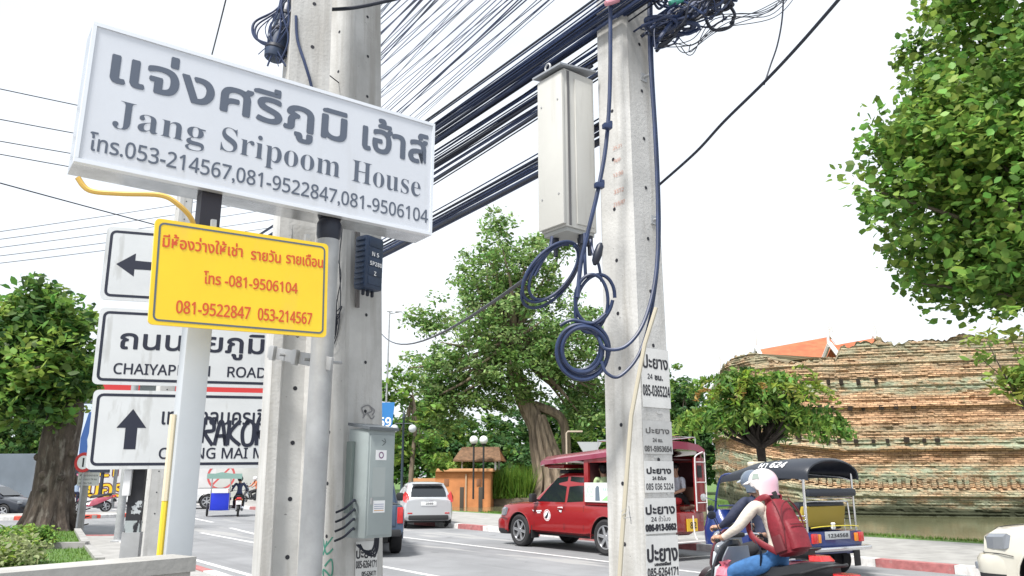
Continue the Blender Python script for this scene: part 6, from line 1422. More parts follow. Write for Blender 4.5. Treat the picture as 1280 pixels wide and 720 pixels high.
# ------------------------------------------------------------ people
SKIN = mat('skin', (.42, .24, .16), .55, var=.06, vscale=9); HAIR = mat('black_hair', (.012, .010, .010), .5, bump=.4, bscale=60)
def person(label, loc, yaw, J, R_, mats, assign, hands=(), face=None, group=None, extra=None):
    """J: joint -> position, R_: joint -> radius; a skin over the joints gives one continuous body. assign(p) -> material index by nearest bone."""
    bones = [(a, b) for a, b in (('pelvis', 'waist'), ('waist', 'chest'), ('chest', 'neck'), ('neck', 'jaw'), ('jaw', 'crown'), ('chest', 'lsho'), ('lsho', 'lelb'), ('lelb', 'lwri'), ('lwri', 'lhand'), ('chest', 'rsho'), ('rsho', 'relb'), ('relb', 'rwri'), ('rwri', 'rhand'),
             ('pelvis', 'lhip'), ('lhip', 'lkne'), ('lkne', 'lank'), ('lank', 'ltoe'), ('pelvis', 'rhip'), ('rhip', 'rkne'), ('rkne', 'rank'), ('rank', 'rtoe')) if a in J and b in J]
    names = list(J); me = bpy.data.meshes.new('person'); vs = [Vector(J[n]) for n in names]; es = []; own = []
    rad = [R_[n] for n in names]; vs2 = list(vs); rd2 = list(rad)
    for a, b in bones:
        ia, ib = names.index(a), names.index(b); L_ = (vs[ib] - vs[ia]).length; k = 2 if L_ > .22 else 1; prev = ia
        for j in range(1, k):
            t = j / k; vs2.append(vs[ia].lerp(vs[ib], t)); bulge = 1.06 if b in ('lelb', 'relb', 'lkne', 'rkne') else 1.02; rd2.append((rad[ia] * (1 - t) + rad[ib] * t) * bulge); es.append((prev, len(vs2) - 1)); prev = len(vs2) - 1
        es.append((prev, ib))
    me.from_pydata([tuple(v) for v in vs2], es, []); o = bpy.data.objects.new('person', me); COL.objects.link(o)
    sk = o.modifiers.new('skin', 'SKIN'); sk.use_smooth_shade = True; sk.branch_smoothing = .6
    lay = me.skin_vertices[0].data if me.skin_vertices else None
    if lay is None:
        bm = bmesh.new(); bm.from_mesh(me); bm.verts.layers.skin.verify(); bm.to_mesh(me); bm.free(); lay = me.skin_vertices[0].data
    for i, s_ in enumerate(lay): s_.radius = (rd2[i], rd2[i]); s_.use_root = (names[i] == 'pelvis') if i < len(names) else False
    sb_ = o.modifiers.new('sub', 'SUBSURF'); sb_.levels = 2; sb_.render_levels = 2
    dg = bpy.context.evaluated_depsgraph_get(); dg.update(); m2 = bpy.data.meshes.new_from_object(o.evaluated_get(dg)); o.modifiers.clear()
    seg = [(a, b, Vector(J[a]), Vector(J[b])) for a, b in bones]
    V = [tuple(v.co) for v in m2.vertices]; Fc = [tuple(p.vertices) for p in m2.polygons]; mi = []
    for p in m2.polygons:
        c = p.center; best = None
        for a, b, pa, pb in seg:
            ab = pb - pa; t = max(0, min(1, (c - pa).dot(ab) / ab.length_squared)); d = (pa + ab * t - c).length - (R_[a] * (1 - t) + R_[b] * t)
            if best is None or d < best[0]: best = (d, a, b, t)
        mi.append(assign(best[1], best[2], best[3]))
    mb = MB(); mb.v = V; mb.f = Fc; mb.m = mi; mb.sm = [True] * len(Fc)
    for side, palm, grip, fw in hands:      # palm centre, direction of the bar, direction the fingers point
        palm, grip, fw = Vector(palm), Vector(grip).normalized(), Vector(fw).normalized(); up = grip.cross(fw).normalized()
        if up.z < 0: up = -up
        mb.ball(palm, (.042, .042, .026), 0, 10, 7)
        for k, ln in enumerate((.9, 1.0, .95, .78)):
            q = palm + grip * (-.030 + .020 * k) + fw * .03; mb.tube(spline([q, q + fw * .035 * ln + up * .008, q + fw * .055 * ln - up * .018, q + fw * .035 * ln - up * .042], 3), [.0105, .0105, .010, .010, .0095, .0095, .009, .009, .0085, .007], 6)
        q = palm - grip * .038; mb.tube(spline([q, q - grip * .018 + fw * .03, q - grip * .008 + fw * .058 - up * .012], 3), [.012, .012, .0115, .011, .0105, .0095, .008], 6)
    if face:    # nose, eyes, mouth and ears on the head: centre, forward
        hc, fwd = Vector(face[0]), Vector(face[1]).normalized(); sd = Vector((0, 0, 1)).cross(fwd).normalized(); s_ = face[2]
        q0 = len(mb.m)
        mb.tube([hc + fwd * .098 * s_ + Vector((0, 0, .025)), hc + fwd * .118 * s_ - Vector((0, 0, .018))], [.009, .016], 6)
        for e in (-1, 1): mb.ball(hc + sd * e * .083 * s_ - fwd * .01, (.014, .014, .03), 0, 8, 6)
        for e in (-1, 1): mb.ball(hc + fwd * .09 * s_ + sd * e * .034 + Vector((0, 0, .022)), (.012, .012, .007), len(mats) - 1, 8, 5)
        mb.tube([hc + fwd * .092 * s_ + sd * .022 - Vector((0, 0, .052)), hc + fwd * .099 * s_ - Vector((0, 0, .052)), hc + fwd * .092 * s_ - sd * .022 - Vector((0, 0, .052))], .006, 5, len(mats) - 2)
    n = mb.build('person', mats, angle=80); bpy.data.objects.remove(o); n.location = loc; n.rotation_euler = (0, 0, yaw)
    tag(n, label, 'person', group); return n
LIP = mat('lips', (.36, .12, .10), .5)
def clothes(top, low, skin=0, sleeve=1.0):
    """material indices: 0 skin, 1 top, 2 trousers, 3 shoes, (4 lips, 5 dark)"""
    def f(a, b, t):
        if b in ('jaw', 'crown') or (b == 'neck' and t > .75): return 0
        if b in ('lhand', 'rhand'): return 0
        if b in ('lwri', 'rwri'): return 1 if (sleeve >= 1 or t < sleeve - .5) and sleeve > .5 else 0
        if b in ('lelb', 'relb'): return 1 if sleeve > .5 or t < sleeve * 2 else 0
        if b in ('lkne', 'rkne', 'lank', 'rank', 'lhip', 'rhip'): return 2
        if b in ('ltoe', 'rtoe'): return 3
        if a == 'pelvis' and b == 'waist': return 2 if t < .35 else 1
        return 1
    return f
RAD = dict(pelvis=.125, waist=.115, chest=.125, neck=.062, jaw=.082, crown=.085, lsho=.062, lelb=.046, lwri=.034, lhand=.032, rsho=.062, relb=.046, rwri=.034, rhand=.032, lhip=.095, lkne=.068, lank=.045, ltoe=.04, rhip=.095, rkne=.068, rank=.045, rtoe=.04)
def rider_joints(fw=0., sx=1.0, hs_=0.):
    """Sitting on a scooter in its own axes (x forward, seat at x=-.18, z=.79), leaning a little forward, hands on the grips."""
    return dict(pelvis=(-.25, 0, .88), waist=(-.22 + fw * .3, 0, 1.06), chest=(-.13 + fw, 0, 1.28), neck=(-.10 + fw * 1.2, 0, 1.44), jaw=(-.07 + fw * 1.3, 0, 1.52), crown=(-.06 + fw * 1.3, 0, 1.63),
      lsho=(-.10 + fw, .17 * sx, 1.39), lelb=(.03 + fw, .30 * sx, 1.17), lwri=(.20, .33, 1.08), lhand=(.26, .335, 1.06), rsho=(-.10 + fw, -.17 * sx, 1.39), relb=(.03 + fw, -.30 * sx, 1.17), rwri=(.20, -.33, 1.08), rhand=(.26, -.335, 1.06),
      lhip=(-.14, .10, .86), lkne=(.27, .19, .74), lank=(.16, .17, .34), ltoe=(.30, .18, .30), rhip=(-.14, -.10, .86), rkne=(.27, -.19, .74), rank=(.16, -.17, .34), rtoe=(.30, -.18, .30))
gripdir = lambda s: (-.33 * 1.0, s * .94, -.3)
DENIM = mat('blue_denim', (.045, .15, .36), .85, var=.25, vscale=7, bump=.7, bscale=11); KNIT = mat('cream_knit', (.60, .54, .47), .9, var=.08, vscale=9, bump=.6, bscale=13); SHOE = mat('dark_shoe', (.03, .03, .035), .6); DARK = mat('near_black', (.012, .012, .014), .5)
J1 = rider_joints(.02); J1.update(relb=(.02, -.27, 1.15))
R1 = dict(RAD); R1.update(lhip=.105, rhip=.105, pelvis=.14, lkne=.08, rkne=.08, lsho=.068, rsho=.068, lelb=.052, relb=.052)
rd1 = person('rider in cream sweater and jeans with a pink white helmet and red backpack', SC1, YAW1, J1, R1, [SKIN, KNIT, DENIM, SHOE, LIP, DARK], clothes(1, 2), [('l', (.275, .335, 1.07), gripdir(1), (.9, .1, -.1)), ('r', (.275, -.335, 1.07), gripdir(-1), (.9, -.1, -.1))])
def helmet(parent, c, shell_m, pitch, visor_m, trim_m, name='helmet', s=1.0, yawh=0.):
    """Open face helmet: a shell with a cut out face, ear covers, peak and rim, sitting round the head at c."""
    q = Matrix.Rotation(yawh, 3, 'Z') @ Matrix.Rotation(pitch, 3, 'Y'); mb = MB(); c = Vector(c); rings = []
    n = 20
    for i in range(10):
        th = math.pi * .5 * i / 9; ring = []
        for k in range(n):
            a = 2 * math.pi * k / n; ring.append(Vector((.142 * math.sin(th) * math.cos(a), .122 * math.sin(th) * math.sin(a), .125 * math.cos(th))))
        rings.append(ring)
    for zz, op in ((-.035, .10), (-.07, .20), (-.105, .26), (-.125, .3)):
        ring = []
        for k in range(n):
            a = 2 * math.pi * k / n; x = .142 * math.cos(a); y = .122 * math.sin(a)
            f = 1 - .10 * (-zz / .125); x *= f; y *= f
            if x > 0: x = min(x, .142 - op * .62) if abs(a if a < math.pi else a - 2 * math.pi) < 1.5 else x
            ring.append(Vector((x, y, zz)))
        rings.append(ring)
    rings = [[c + q @ (v * s) for v in rg] for rg in rings]
    mb.loft(rings, cap=False); h_ = mb.build(name, shell_m, parent)
    mb = MB(); pk = []
    for a in np.linspace(-1.0, 1.0, 9): pk.append((math.cos(a), math.sin(a)))
    mb.loft([[c + q @ (Vector((.141 * x, .121 * y, .02)) * s), c + q @ (Vector((.215 * x - .01, .135 * y, -.005)) * s), c + q @ (Vector((.214 * x - .01, .134 * y, -.012)) * s), c + q @ (Vector((.141 * x, .121 * y, .005)) * s)] for x, y in pk]); mb.build('peak', visor_m, h_)
    mb = MB(); mb.tube([v * 1.0 for v in [c + q @ (Vector(((.142 * math.cos(a)) * .9, .122 * math.sin(a) * .9, -.125)) * s) for a in np.linspace(1.6, 4.7, 14)]], .008, 6); mb.build('rim_trim', trim_m, h_)
    return h_
def helmet_mat(name, c_top, c_low):
    m = bpy.data.materials.new(name); m.use_nodes = True; t = m.node_tree; b = t.nodes['Principled BSDF']; b.inputs['Roughness'].default_value = .25; b.inputs['Coat Weight'].default_value = .6
    co = t.nodes.new('ShaderNodeTexCoord'); sp_ = t.nodes.new('ShaderNodeSeparateXYZ'); t.links.new(co.outputs['Generated'], sp_.inputs[0])
    rm = t.nodes.new('ShaderNodeValToRGB'); rm.color_ramp.elements[0].position = .02; rm.color_ramp.elements[0].color = c_low + (1,); rm.color_ramp.elements[1].position = .34; rm.color_ramp.elements[1].color = c_top + (1,)
    t.links.new(sp_.outputs[0], rm.inputs[0]); t.links.new(rm.outputs[0], b.inputs['Base Color']); return m
HC = Vector(J1['jaw']).lerp(Vector(J1['crown']), .62) + Vector((-.012, 0, .02))
h1 = helmet(rd1, HC, helmet_mat('pink_white_helmet', (.66, .63, .63), (.64, .40, .48)), .1, mat('pale_peak', (.62, .60, .58), .3), mat('pink_trim', (.5, .2, .28), .5), s=1.06, yawh=.25)
mb = MB(); q = Matrix.Rotation(.25, 3, 'Z'); ww = [HC + q @ Vector((.145 * math.cos(a) * math.sin(t_), .130 * math.sin(a) * math.sin(t_), .136 * math.cos(t_))) * 1.05 for a, t_ in ((1.15, 1.0), (1.65, .95), (1.75, 1.35), (1.2, 1.4))]; mb.add(ww, [(0, 1, 2, 3)]); mb.build('decal', mat('grey_green_decal', (.25, .30, .27), .4), h1)
mb = MB(); pts = [Vector(J1['jaw']) + Vector((-.09, 0, .0)), Vector(J1['neck']) + Vector((-.10, 0, .0)), Vector(J1['neck']) + Vector((-.11, 0, -.06))]; mb.tube(pts, [.06, .05, .03], 8); mb.build('hair', HAIR, rd1)
# backpack
BP = mat('red_backpack', (.19, .010, .020), .6, var=.18, vscale=9, bump=.5, bscale=14); BPD = mat('dark_red_trim', (.10, .008, .014), .7)
bc = Vector((-.275, 0, 1.19)); bpk = empty('backpack', SC1 + rotz(YAW1) @ bc, YAW1, 'red backpack with front pocket worn by the rider in the cream sweater', 'backpack')
q = Matrix.Rotation(.34, 3, 'Y')
def bp_ring(z, w, d, x=0.): return [q @ Vector((x + d * math.copysign(abs(math.cos(a)) ** .6, math.cos(a)), w * math.copysign(abs(math.sin(a)) ** .6, math.sin(a)), z)) for a in np.linspace(0, 2 * math.pi, 20, endpoint=False)]
mb = MB(); mb.loft([bp_ring(-.27, .10, .05), bp_ring(-.255, .145, .09), bp_ring(-.15, .165, .115), bp_ring(.02, .16, .11), bp_ring(.15, .14, .09), bp_ring(.23, .11, .065), bp_ring(.265, .06, .03)]); mb.build('main_body', BP, bpk)
mb = MB(); mb.loft([bp_ring(-.25, .08, .03, -.10), bp_ring(-.235, .12, .06, -.10), bp_ring(-.1, .125, .065, -.10), bp_ring(.01, .11, .055, -.085), bp_ring(.05, .08, .03, -.07)]); mb.build('front_pocket', BP, bpk)
mb = MB(); mb.tube([q @ Vector((-.112 - .02 * math.sin(t_), .142 * math.cos(t_), .02 + .19 * math.sin(t_))) for t_ in np.linspace(-.3, math.pi + .3, 18)], .006, 6); mb.tube([q @ Vector((-.165, y, -.02 + .0 * y)) for y in np.linspace(-.11, .11, 6)], .006, 6); mb.build('zip', BPD, bpk)
for sgn in (1, -1):
    mb = MB(); mb.tube([q @ Vector((-.02 - .085 * math.sin(t_) ** .5 if math.sin(t_) > 0 else -.02, sgn * (.165 - .045 * t_ / 3), -.25 + .17 * t_)) for t_ in np.linspace(.05, 3.0, 12)], .005, 5); mb.build('side_piping', BPD, bpk)
    mb = MB(); mb.loft([bp_ring(-.24, .02, .05), bp_ring(-.23, .03, .06), bp_ring(-.10, .03, .06), bp_ring(-.08, .02, .05)]); mb.v = [(v[0], v[1] + sgn * .155, v[2]) for v in mb.v]; mb.build('side_pocket', BPD, bpk)
for sgn in (1, -1):
    mb = MB(); mb.tube(spline([q @ Vector((.05, sgn * .07, .23)), Vector((.10, sgn * .10, .27)), Vector((.18, sgn * .12, .255)), Vector((.285, sgn * .15, .15)), Vector((.29, sgn * .185, -.0)), Vector((.20, sgn * .20, -.12)), q @ Vector((.06, sgn * .14, -.22))], 6), .030, 8, flat=.35); mb.build('shoulder_strap', BP, bpk)
    mb = MB(); mb.tube(spline([Vector((.20, sgn * .20, -.12)), Vector((.14, sgn * .20, -.22)), Vector((.16, sgn * .19, -.36))], 5), .014, 6, flat=.3); mb.build('dangling_strap', M_black, bpk)
mb = MB(); mb.tube(spline([q @ Vector((.03, .04, .25)), q @ Vector((.0, .0, .30)), q @ Vector((.03, -.04, .25))], 5), .010, 6); mb.build('carry_loop', BPD, bpk)
# second rider
NAVY = mat('navy_jacket', (.022, .028, .06), .75, var=.2, vscale=8, bump=.7, bscale=11)
J2 = rider_joints(.03, 1.05); R2 = dict(RAD); R2.update(lsho=.078, rsho=.078, lelb=.06, relb=.06, chest=.145, waist=.135)
rd2 = person('rider in dark navy jacket and grey helmet on the farther scooter', SC2, YAW1, J2, R2, [SKIN, NAVY, mat('black_trousers', (.02, .02, .024), .8), SHOE, LIP, DARK], clothes(1, 2), [('l', (.275, .335, 1.07), gripdir(1), (.9, .1, -.1)), ('r', (.275, -.335, 1.07), gripdir(-1), (.9, -.1, -.1))])
HC2 = Vector(J2['jaw']).lerp(Vector(J2['crown']), .62) + Vector((-.012, 0, .02))
helmet(rd2, HC2, helmet_mat('grey_blue_helmet', (.10, .13, .18), (.06, .08, .12)), .05, mat('clear_peak', (.45, .5, .55), .2), M_black, s=1.08)

# passengers in the shared taxi
def seated(label, loc, yaw, top, low, sleeve, hairlong=False, group=None):
    J = dict(pelvis=(0, 0, .10), waist=(-.01, 0, .28), chest=(.02, 0, .48), neck=(.04, 0, .64), jaw=(.08, 0, .72), crown=(.08, 0, .83), lsho=(.03, .17, .57), lelb=(.08, .22, .33), lwri=(.26, .12, .27), lhand=(.32, .08, .25), rsho=(.03, -.17, .57), relb=(.08, -.22, .33), rwri=(.26, -.12, .27), rhand=(.32, -.08, .25),
             lhip=(.07, .09, .08), lkne=(.46, .12, .10), lank=(.44, .11, -.32), ltoe=(.58, .12, -.36), rhip=(.07, -.09, .08), rkne=(.46, -.12, .10), rank=(.44, -.11, -.32), rtoe=(.58, -.12, -.36))
    n = person(label, loc, yaw, J, RAD, [SKIN, top, low, SHOE, LIP, DARK], clothes(1, 2, sleeve=sleeve), [('l', (.33, .08, .25), (0, 1, 0), (1, 0, 0)), ('r', (.33, -.08, .25), (0, 1, 0), (1, 0, 0))], face=((.085, 0, .775), (1, 0, 0), 1.0))
    mb = MB(); mb.ball((.055, 0, .83), (.105, .10, .085), 0, 14, 9); mb.ball((.01, 0, .77), (.075, .095, .10), 0, 12, 8)
    mb.build('hair', HAIR, n); return n
def in_taxi(x, y, z): return tc + rotz(ROADYAW) @ Vector((x, y, z))
seated('passenger with black hair and pale green shirt looking out of the shared taxi', in_taxi(-1.16, .50, 1.06), ROADYAW - R(25), mat('pale_green_shirt', (.42, .55, .30), .8), DENIM, .45)
seated('passenger in white shirt and red trousers by the taxi tail opening', in_taxi(-2.42, -.52, 1.06), ROADYAW + R(100), mat('white_shirt', (.52, .54, .60), .85, var=.08), mat('red_trousers', (.42, .02, .025), .8), .45)

# ------------------------------------------------------------ traffic in the distance, left
def standing(label, loc, yaw, top, low, hgt=1.68, group=None, sleeve=.45):
    k = hgt / 1.7
    J = dict(pelvis=(0, 0, .92), waist=(0, 0, 1.08), chest=(.0, 0, 1.27), neck=(.01, 0, 1.43), jaw=(.03, 0, 1.51), crown=(.03, 0, 1.63), lsho=(0, .18, 1.37), lelb=(-.02, .22, 1.10), lwri=(.06, .24, .88), lhand=(.07, .24, .80), rsho=(0, -.18, 1.37), relb=(-.02, -.22, 1.10), rwri=(.06, -.24, .88), rhand=(.07, -.24, .80),
             lhip=(0, .09, .88), lkne=(.02, .10, .49), lank=(-.01, .10, .08), ltoe=(.12, .11, .04), rhip=(0, -.09, .88), rkne=(.02, -.10, .49), rank=(-.01, -.10, .08), rtoe=(.12, -.11, .04))
    J = {a: tuple(Vector(b) * k) for a, b in J.items()}
    n = person(label, loc, yaw, J, RAD, [SKIN, top, low, SHOE, LIP, DARK], clothes(1, 2, sleeve=sleeve), face=((.035 * k, 0, 1.57 * k), (1, 0, 0), 1.0)); mb = MB(); mb.ball((.005, 0, 1.63 * k), (.10, .095, .085), 0, 12, 8); mb.build('hair', HAIR, n); return n
def small_rider(label, loc, yaw, top, helm):
    n = person(label, loc, yaw, rider_joints(.02), RAD, [SKIN, top, mat('black_trousers', ()), SHOE, LIP, DARK], clothes(1, 2)); c = Vector(rider_joints(.02)['crown']); mb = MB(); mb.ball(c - Vector((0, 0, .03)), (.14, .125, .13), 0, 14, 9); mb.build('helmet', helm, n); return n
b = gnd(297, 645); hv = Vector((-.32, .95, 0)).normalized(); yv_ = hd(hv.x, hv.y)
scooter((b.x, b.y, 0), yv_, 'dark red scooter pulling a blue passenger sidecar down the road', paint('scooter_red', (.25, .02, .02), .2))
small_rider('rider in dark blue shirt driving the sidecar scooter', (b.x, b.y, 0), yv_, mat('dark_blue_shirt', (.04, .05, .11), .8), HAIR)
lfv = Vector((-hv.y, hv.x, 0)); scx = empty('sidecar', (b.x + lfv.x * .78, b.y + lfv.y * .78, 0), yv_, 'bright blue sidecar with green canopy beside its scooter', 'sidecar')
mb = MB(); mb.box((.1, 0, .62), (1.1, .82, .72), bev=.03); mb.build('box_body', mat('tarp_blue', (.012, .035, .55), .5), scx)
mb = MB(); mb.loft([[Vector((x, y, 1.70 + z)) for y, z in ((-.85, -.16), (-.85, .05), (0, .18), (.6, .05), (.6, -.10), (.57, -.1), (.57, .02), (0, .12), (-.82, .0), (-.82, -.16))] for x in (-.7, .75)], smooth=False); mb.box((-.712, -.12, 1.71), (.02, 1.44, .22)); mb.build('canopy', mat('canopy_green', (.22, .36, .32), .6), scx)
for x, y in ((-.45, .4), (-.45, -.38), (.62, .4), (.62, -.38)):
    mb = MB(); mb.tube([(x, y, .3), (x, y, 1.74)], .018, 6); mb.build('canopy_post', M_chrome, scx)
mb = MB()
mb.tube([(-.5, -.4, .25), (.7, -.4, .25), (.7, .42, .25), (-.5, .42, .25)], .022, 6, closed=True); mb.tube([(0, .42, .3), (0, -.8, .3)], .022, 6); mb.tube([(.0, .42, .28), (.0, .55, .28)], .02, 6); mb.build('frame', M_chrome, scx)
wheel(scx, 0, .50, .28, .09, 1, 5)
b = gnd(316, 630); scooter((b.x, b.y, 0), hd(-.75, -.6), 'dark motorbike coming the other way beyond the sidecar', paint('scooter_black', (.02, .02, .024), .2)); small_rider('rider in orange top on the oncoming motorbike', (b.x, b.y, 0), hd(-.75, -.6), mat('orange_top', (.5, .16, .08), .8), M_white)
b = gnd(92, 640); standing('person in pale blue shirt standing behind the small notice post', (b.x, b.y, 0), R(-60), mat('pale_blue_shirt', (.35, .45, .6), .8), mat('navy_trousers', (.02, .025, .06), .8))
b = gnd(101, 641); scooter((b.x + .2, b.y + .6, 0), R(200), 'pinkish motorbike parked behind the small notice post', paint('scooter_pink', (.40, .08, .12), .2))
# ------------------------------------------------------------ the far side of the side street, left
kerb('traffic_island_kerb', [atz(-60, 0, 32.0), atz(60, 0, 33), atz(120, 0, 34), atz(196, 0, 36.5)], .3, .16, 1.05, [M_kredb, M_kwhite])
isl = [atz(-60, 0, 32.05), atz(60, 0, 33.05), atz(120, 0, 34.05), atz(196, 0, 36.5), atz(150, 0, 37.5), atz(-60, 0, 34.5)]
sheet('traffic_island', [(p.x, p.y) for p in isl], .14, M_pave, .2)
# corrugated fence
a = atz(-70, 0, 47); b = atz(36, 0, 46); u = (b - a); n_ = 150; mb = MB(); top = at(20, 567, 46).z
w = Vector((u.y, -u.x, 0)).normalized(); rings = []
for i in range(n_ + 1): p = a + u * (i / n_) + w * (.05 * (1 if i % 2 else -1)); rings.append([p + Vector((0, 0, 0)), p + Vector((0, 0, top)), p - w * .03 + Vector((0, 0, top)), p - w * .03])
mb.loft(rings, smooth=False); tag(mb.build('metal_fence', mat('corrugated_steel', (.42, .46, .50), .5, .3, var=.08, vscale=.8)), 'grey corrugated metal fence behind the dark parked car', 'fence')
# billboard
o = at(84, 590, 45); bb = empty('billboard', (o.x + .7, o.y, 0), R(-4), 'dark framed billboard with a blue picture behind the tree trunk', 'billboard'); W, Hh, z0 = 2.4, 4.0, 1.9
mb = MB(); mb.box((.5, 0, z0 + Hh / 2), (W, .14, Hh), bev=.03); mb.build('frame', mat('billboard_frame', (.022, .028, .045), .5), bb)
mb = MB(); mb.box((.5, -.075, z0 + Hh / 2 + .1), (W - .5, .02, Hh - .6)); mb.build('poster', mat('poster_sky', (.45, .52, .62), .5), bb)
mb = MB(); PP = Plate((.5 - (W - .5) / 2, -.086, z0 + .4), (1, 0, 0), (0, 0, 1), W - .5, Hh - .6)
PP.poly(mb, [(.35, .2), (1.0, .1), (1.8, .2), (1.85, 2.4), (1.2, 3.2), (.6, 2.9), (.3, 1.5)], .001, 0); PP.poly(mb, [(.8, .9), (1.1, 1.7), (1.0, 2.5), (.8, 2.0), (.7, 1.4)], .002, 1); mb.build('print', [mat('poster_blue', (.02, .07, .22), .5), mat('poster_pale', (.4, .46, .5), .5)], bb)
for x in (-.3, 1.3):
    mb = MB(); mb.box((x, .05, z0 / 2), (.14, .12, z0)); mb.build('post', mat('billboard_frame', ()), bb)
# shop wall with painted advert
a = atz(70, 0, 55); b = atz(330, 0, 60); u = (b - a).normalized(); L_ = (b - a).length; yaw = math.atan2(u.y, u.x); h_ = 3.1
sw = empty('shop_wall', (a.x, a.y, 0), yaw, 'white painted wall with yellow outlined Thai letters across the street', 'wall')
mb = MB(); mb.box((L_ * .37, 0, h_ / 2), (L_ * .74, .2, h_)); mb.build('panel', mat('wall_white', (.62, .62, .63), .7, var=.08, vscale=.8), sw)
mb = MB(); PP = Plate((0, -.102, 0), (1, 0, 0), (0, 0, 1), L_ * .74, h_); k = L_ / 260.
PP.text(mb, 'นต', 14 * k, 1.75, 68 * k, 1.0, .002, 0, .10); PP.text(mb, 'งบอร', 18 * k, .40, 78 * k, 1.0, .002, 0, .10); PP.text(mb, 'นต', 14 * k, 1.75, 68 * k, 1.0, .006, 1, .02); PP.text(mb, 'งบอร', 18 * k, .40, 78 * k, 1.0, .006, 1, .02)
PP.text(mb, 'น', 12 * k, 1.75, 40 * k, 1.0, .008, 2, .03); PP.text(mb, 'ตลาด', 108 * k, 1.9, 168 * k, .8, .004, 1, .03); PP.text(mb, 'รถ', 120 * k, .7, 160 * k, .8, .004, 1, .03)
mb.build('lettering', [mat('magenta_paint', (.12, .03, .04), .6), mat('yellow_letter', (.78, .52, .02), .6), mat('pink_letter', (.62, .22, .35), .6)], sw)
mb = MB(); c0 = (200 * k, -.11, 1.75); mb.lathe([(.82, 0), (.97, 0)], c0, 'y', 32); mb.box((200 * k, -.105, 1.75), (.13, .008, 1.7), Matrix.Rotation(.75, 3, 'Y')); mb.build('ring_emblem', mat('emblem_red', (.55, .10, .10), .6), sw)
# shop house behind the wall
a2 = atz(60, 0, 64); b2 = atz(420, 0, 70); u2 = (b2 - a2).normalized(); L2 = (b2 - a2).length; sh = empty('shop_house', (a2.x, a2.y, 0), math.atan2(u2.y, u2.x), 'white shop house with red fascia behind the road signs', 'building')
mb = MB(); mb.box((L2 / 2, 4, 4.6), (L2, 8, 9.2)); mb.build('wall', mat('render_white', (.55, .55, .55), .8, var=.1, vscale=.5), sh)
mb = MB(); mb.box((L2 / 2, -.15, 8.7), (L2 + .4, .4, .9)); mb.build('fascia', mat('fascia_red', (.5, .03, .03), .6), sh)
mb = MB(); mb.box((L2 * .86, -.08, 1.9), (L2 * .22, .16, 3.4)); mb.build('shop_opening', mat('shop_dark', (.02, .022, .022), .9), sh)
for i in range(9):
    for z in (4.3, 7.0):
        mb = MB(); x = 1.6 + i * (L2 - 3) / 8; mb.box((x, -.04, z), (1.5, .1, 1.5)); f = mb.build('window', M_plast, sh); mb = MB(); mb.box((x, -.1, z), (1.3, .02, 1.3)); mb.build('pane', M_glassd, f)
mb = MB(); mb.box((L2 * .80, -.06, 2.1), (.9, .14, 3.6)); mb.build('shutter', mat('shutter_green', (.05, .12, .09), .6), sh)
p = atz(161, 0, 52); ph = empty('phone_booth', (p.x, p.y, 0), R(10), 'red booth by the white wall across the street', 'booth'); mb = MB(); mb.box((0, 0, 1.25), (.85, .8, 2.5), bev=.03); mb.build('body', mat('booth_red', (.55, .03, .035), .5), ph); mb = MB(); mb.box((0, -.41, 1.4), (.6, .02, 1.5)); mb.build('pane', M_glassd, ph)
# round no-entry style traffic sign half hidden behind the road sign
p = at(105, 578, 24); ts = empty('traffic_sign', (p.x, p.y, .0), R(-8), 'round red ringed traffic sign at the edge of the road sign', 'traffic sign'); mb = MB(); mb.lathe([(0, -.01), (.20, -.01)], (0, -.02, p.z), 'y', 24, 0); mb.lathe([(.20, -.012), (.29, -.012), (.29, .01), (0, .01)], (0, -.02, p.z), 'y', 24, 1)
mb.box((0, -.036, p.z), (.05, .004, .26), mi=2); mb.build('disc', [M_white, mat('sign_red', (.55, .03, .03), .5), M_ink], ts); mb = MB(); mb.tube([(0, .02, 0), (0, .02, p.z + .2)], .03, 8); mb.build('pole', M_galv, ts)
# small notice on a pale post
p = gnd(102, 664, .12); nb_ = empty('notice_sign', p, R(8), 'small white notice on a pale concrete post beside the tree', 'sign'); s_ = 44.
z1 = (664 - 590) / s_; z0 = (664 - 607) / s_
mb = MB(); mb.box((-.05, 0, .85), (.16, .1, 1.7), bev=.01); mb.build('post', M_pave, nb_)
mb = MB(); mb.box((.04, -.07, (z0 + z1) / 2), (.60, .02, z1 - z0)); pl = mb.build('panel', mat('notice_white', (.5, .51, .5), .7), nb_)
mb = MB(); PP = Plate((-.26, -.0815, z0), (1, 0, 0), (0, 0, 1), .6, z1 - z0)
for i, t_ in enumerate(('ห้ามจอดรถ', 'ตลอดแนว 24 ชม.', 'เทศบาล')): PP.text(mb, t_, .05, .27 - i * .11, .55 - (.15 if i == 2 else 0), .055, .002, 0, 0)
mb.build('lettering', M_ink, pl)
mb = MB()
for k in range(5): mb.tube([(-.28 - .02 * (k % 2), .12, .10 + k * .22), (.12, .14, .20 + k * .22)], .018, 5)
mb.tube([(-.3, .13, 0), (-.1, .13, 1.5)], .02, 5); mb.build('lean_brace', mat('dark_timber', (.05, .04, .03), .9), nb_)
# galvanised lamp post on the corner pavement
p = gnd(147, 677, .12); lp = empty('street_lamp', p, 0, 'round galvanised post on the corner pavement behind the road signs', 'post'); mb = MB(); mb.lathe([(.10, 0), (.095, .3), (.085, 4.6), (.03, 4.65), (0, 4.66)], seg=18); mb.build('shaft', M_galv, lp); mb = MB(); mb.lathe([(.17, 0), (.17, .02), (.1, .05)], seg=18); mb.build('base_flange', M_galv, lp)
p = atz(140, 0, 46); lp = empty('street_post', p, 0, 'thin grey post by the white wall across the street', 'post'); mb = MB(); mb.lathe([(.10, 0), (.09, 5), (0, 5.01)], seg=12); mb.build('shaft', M_galv, lp)

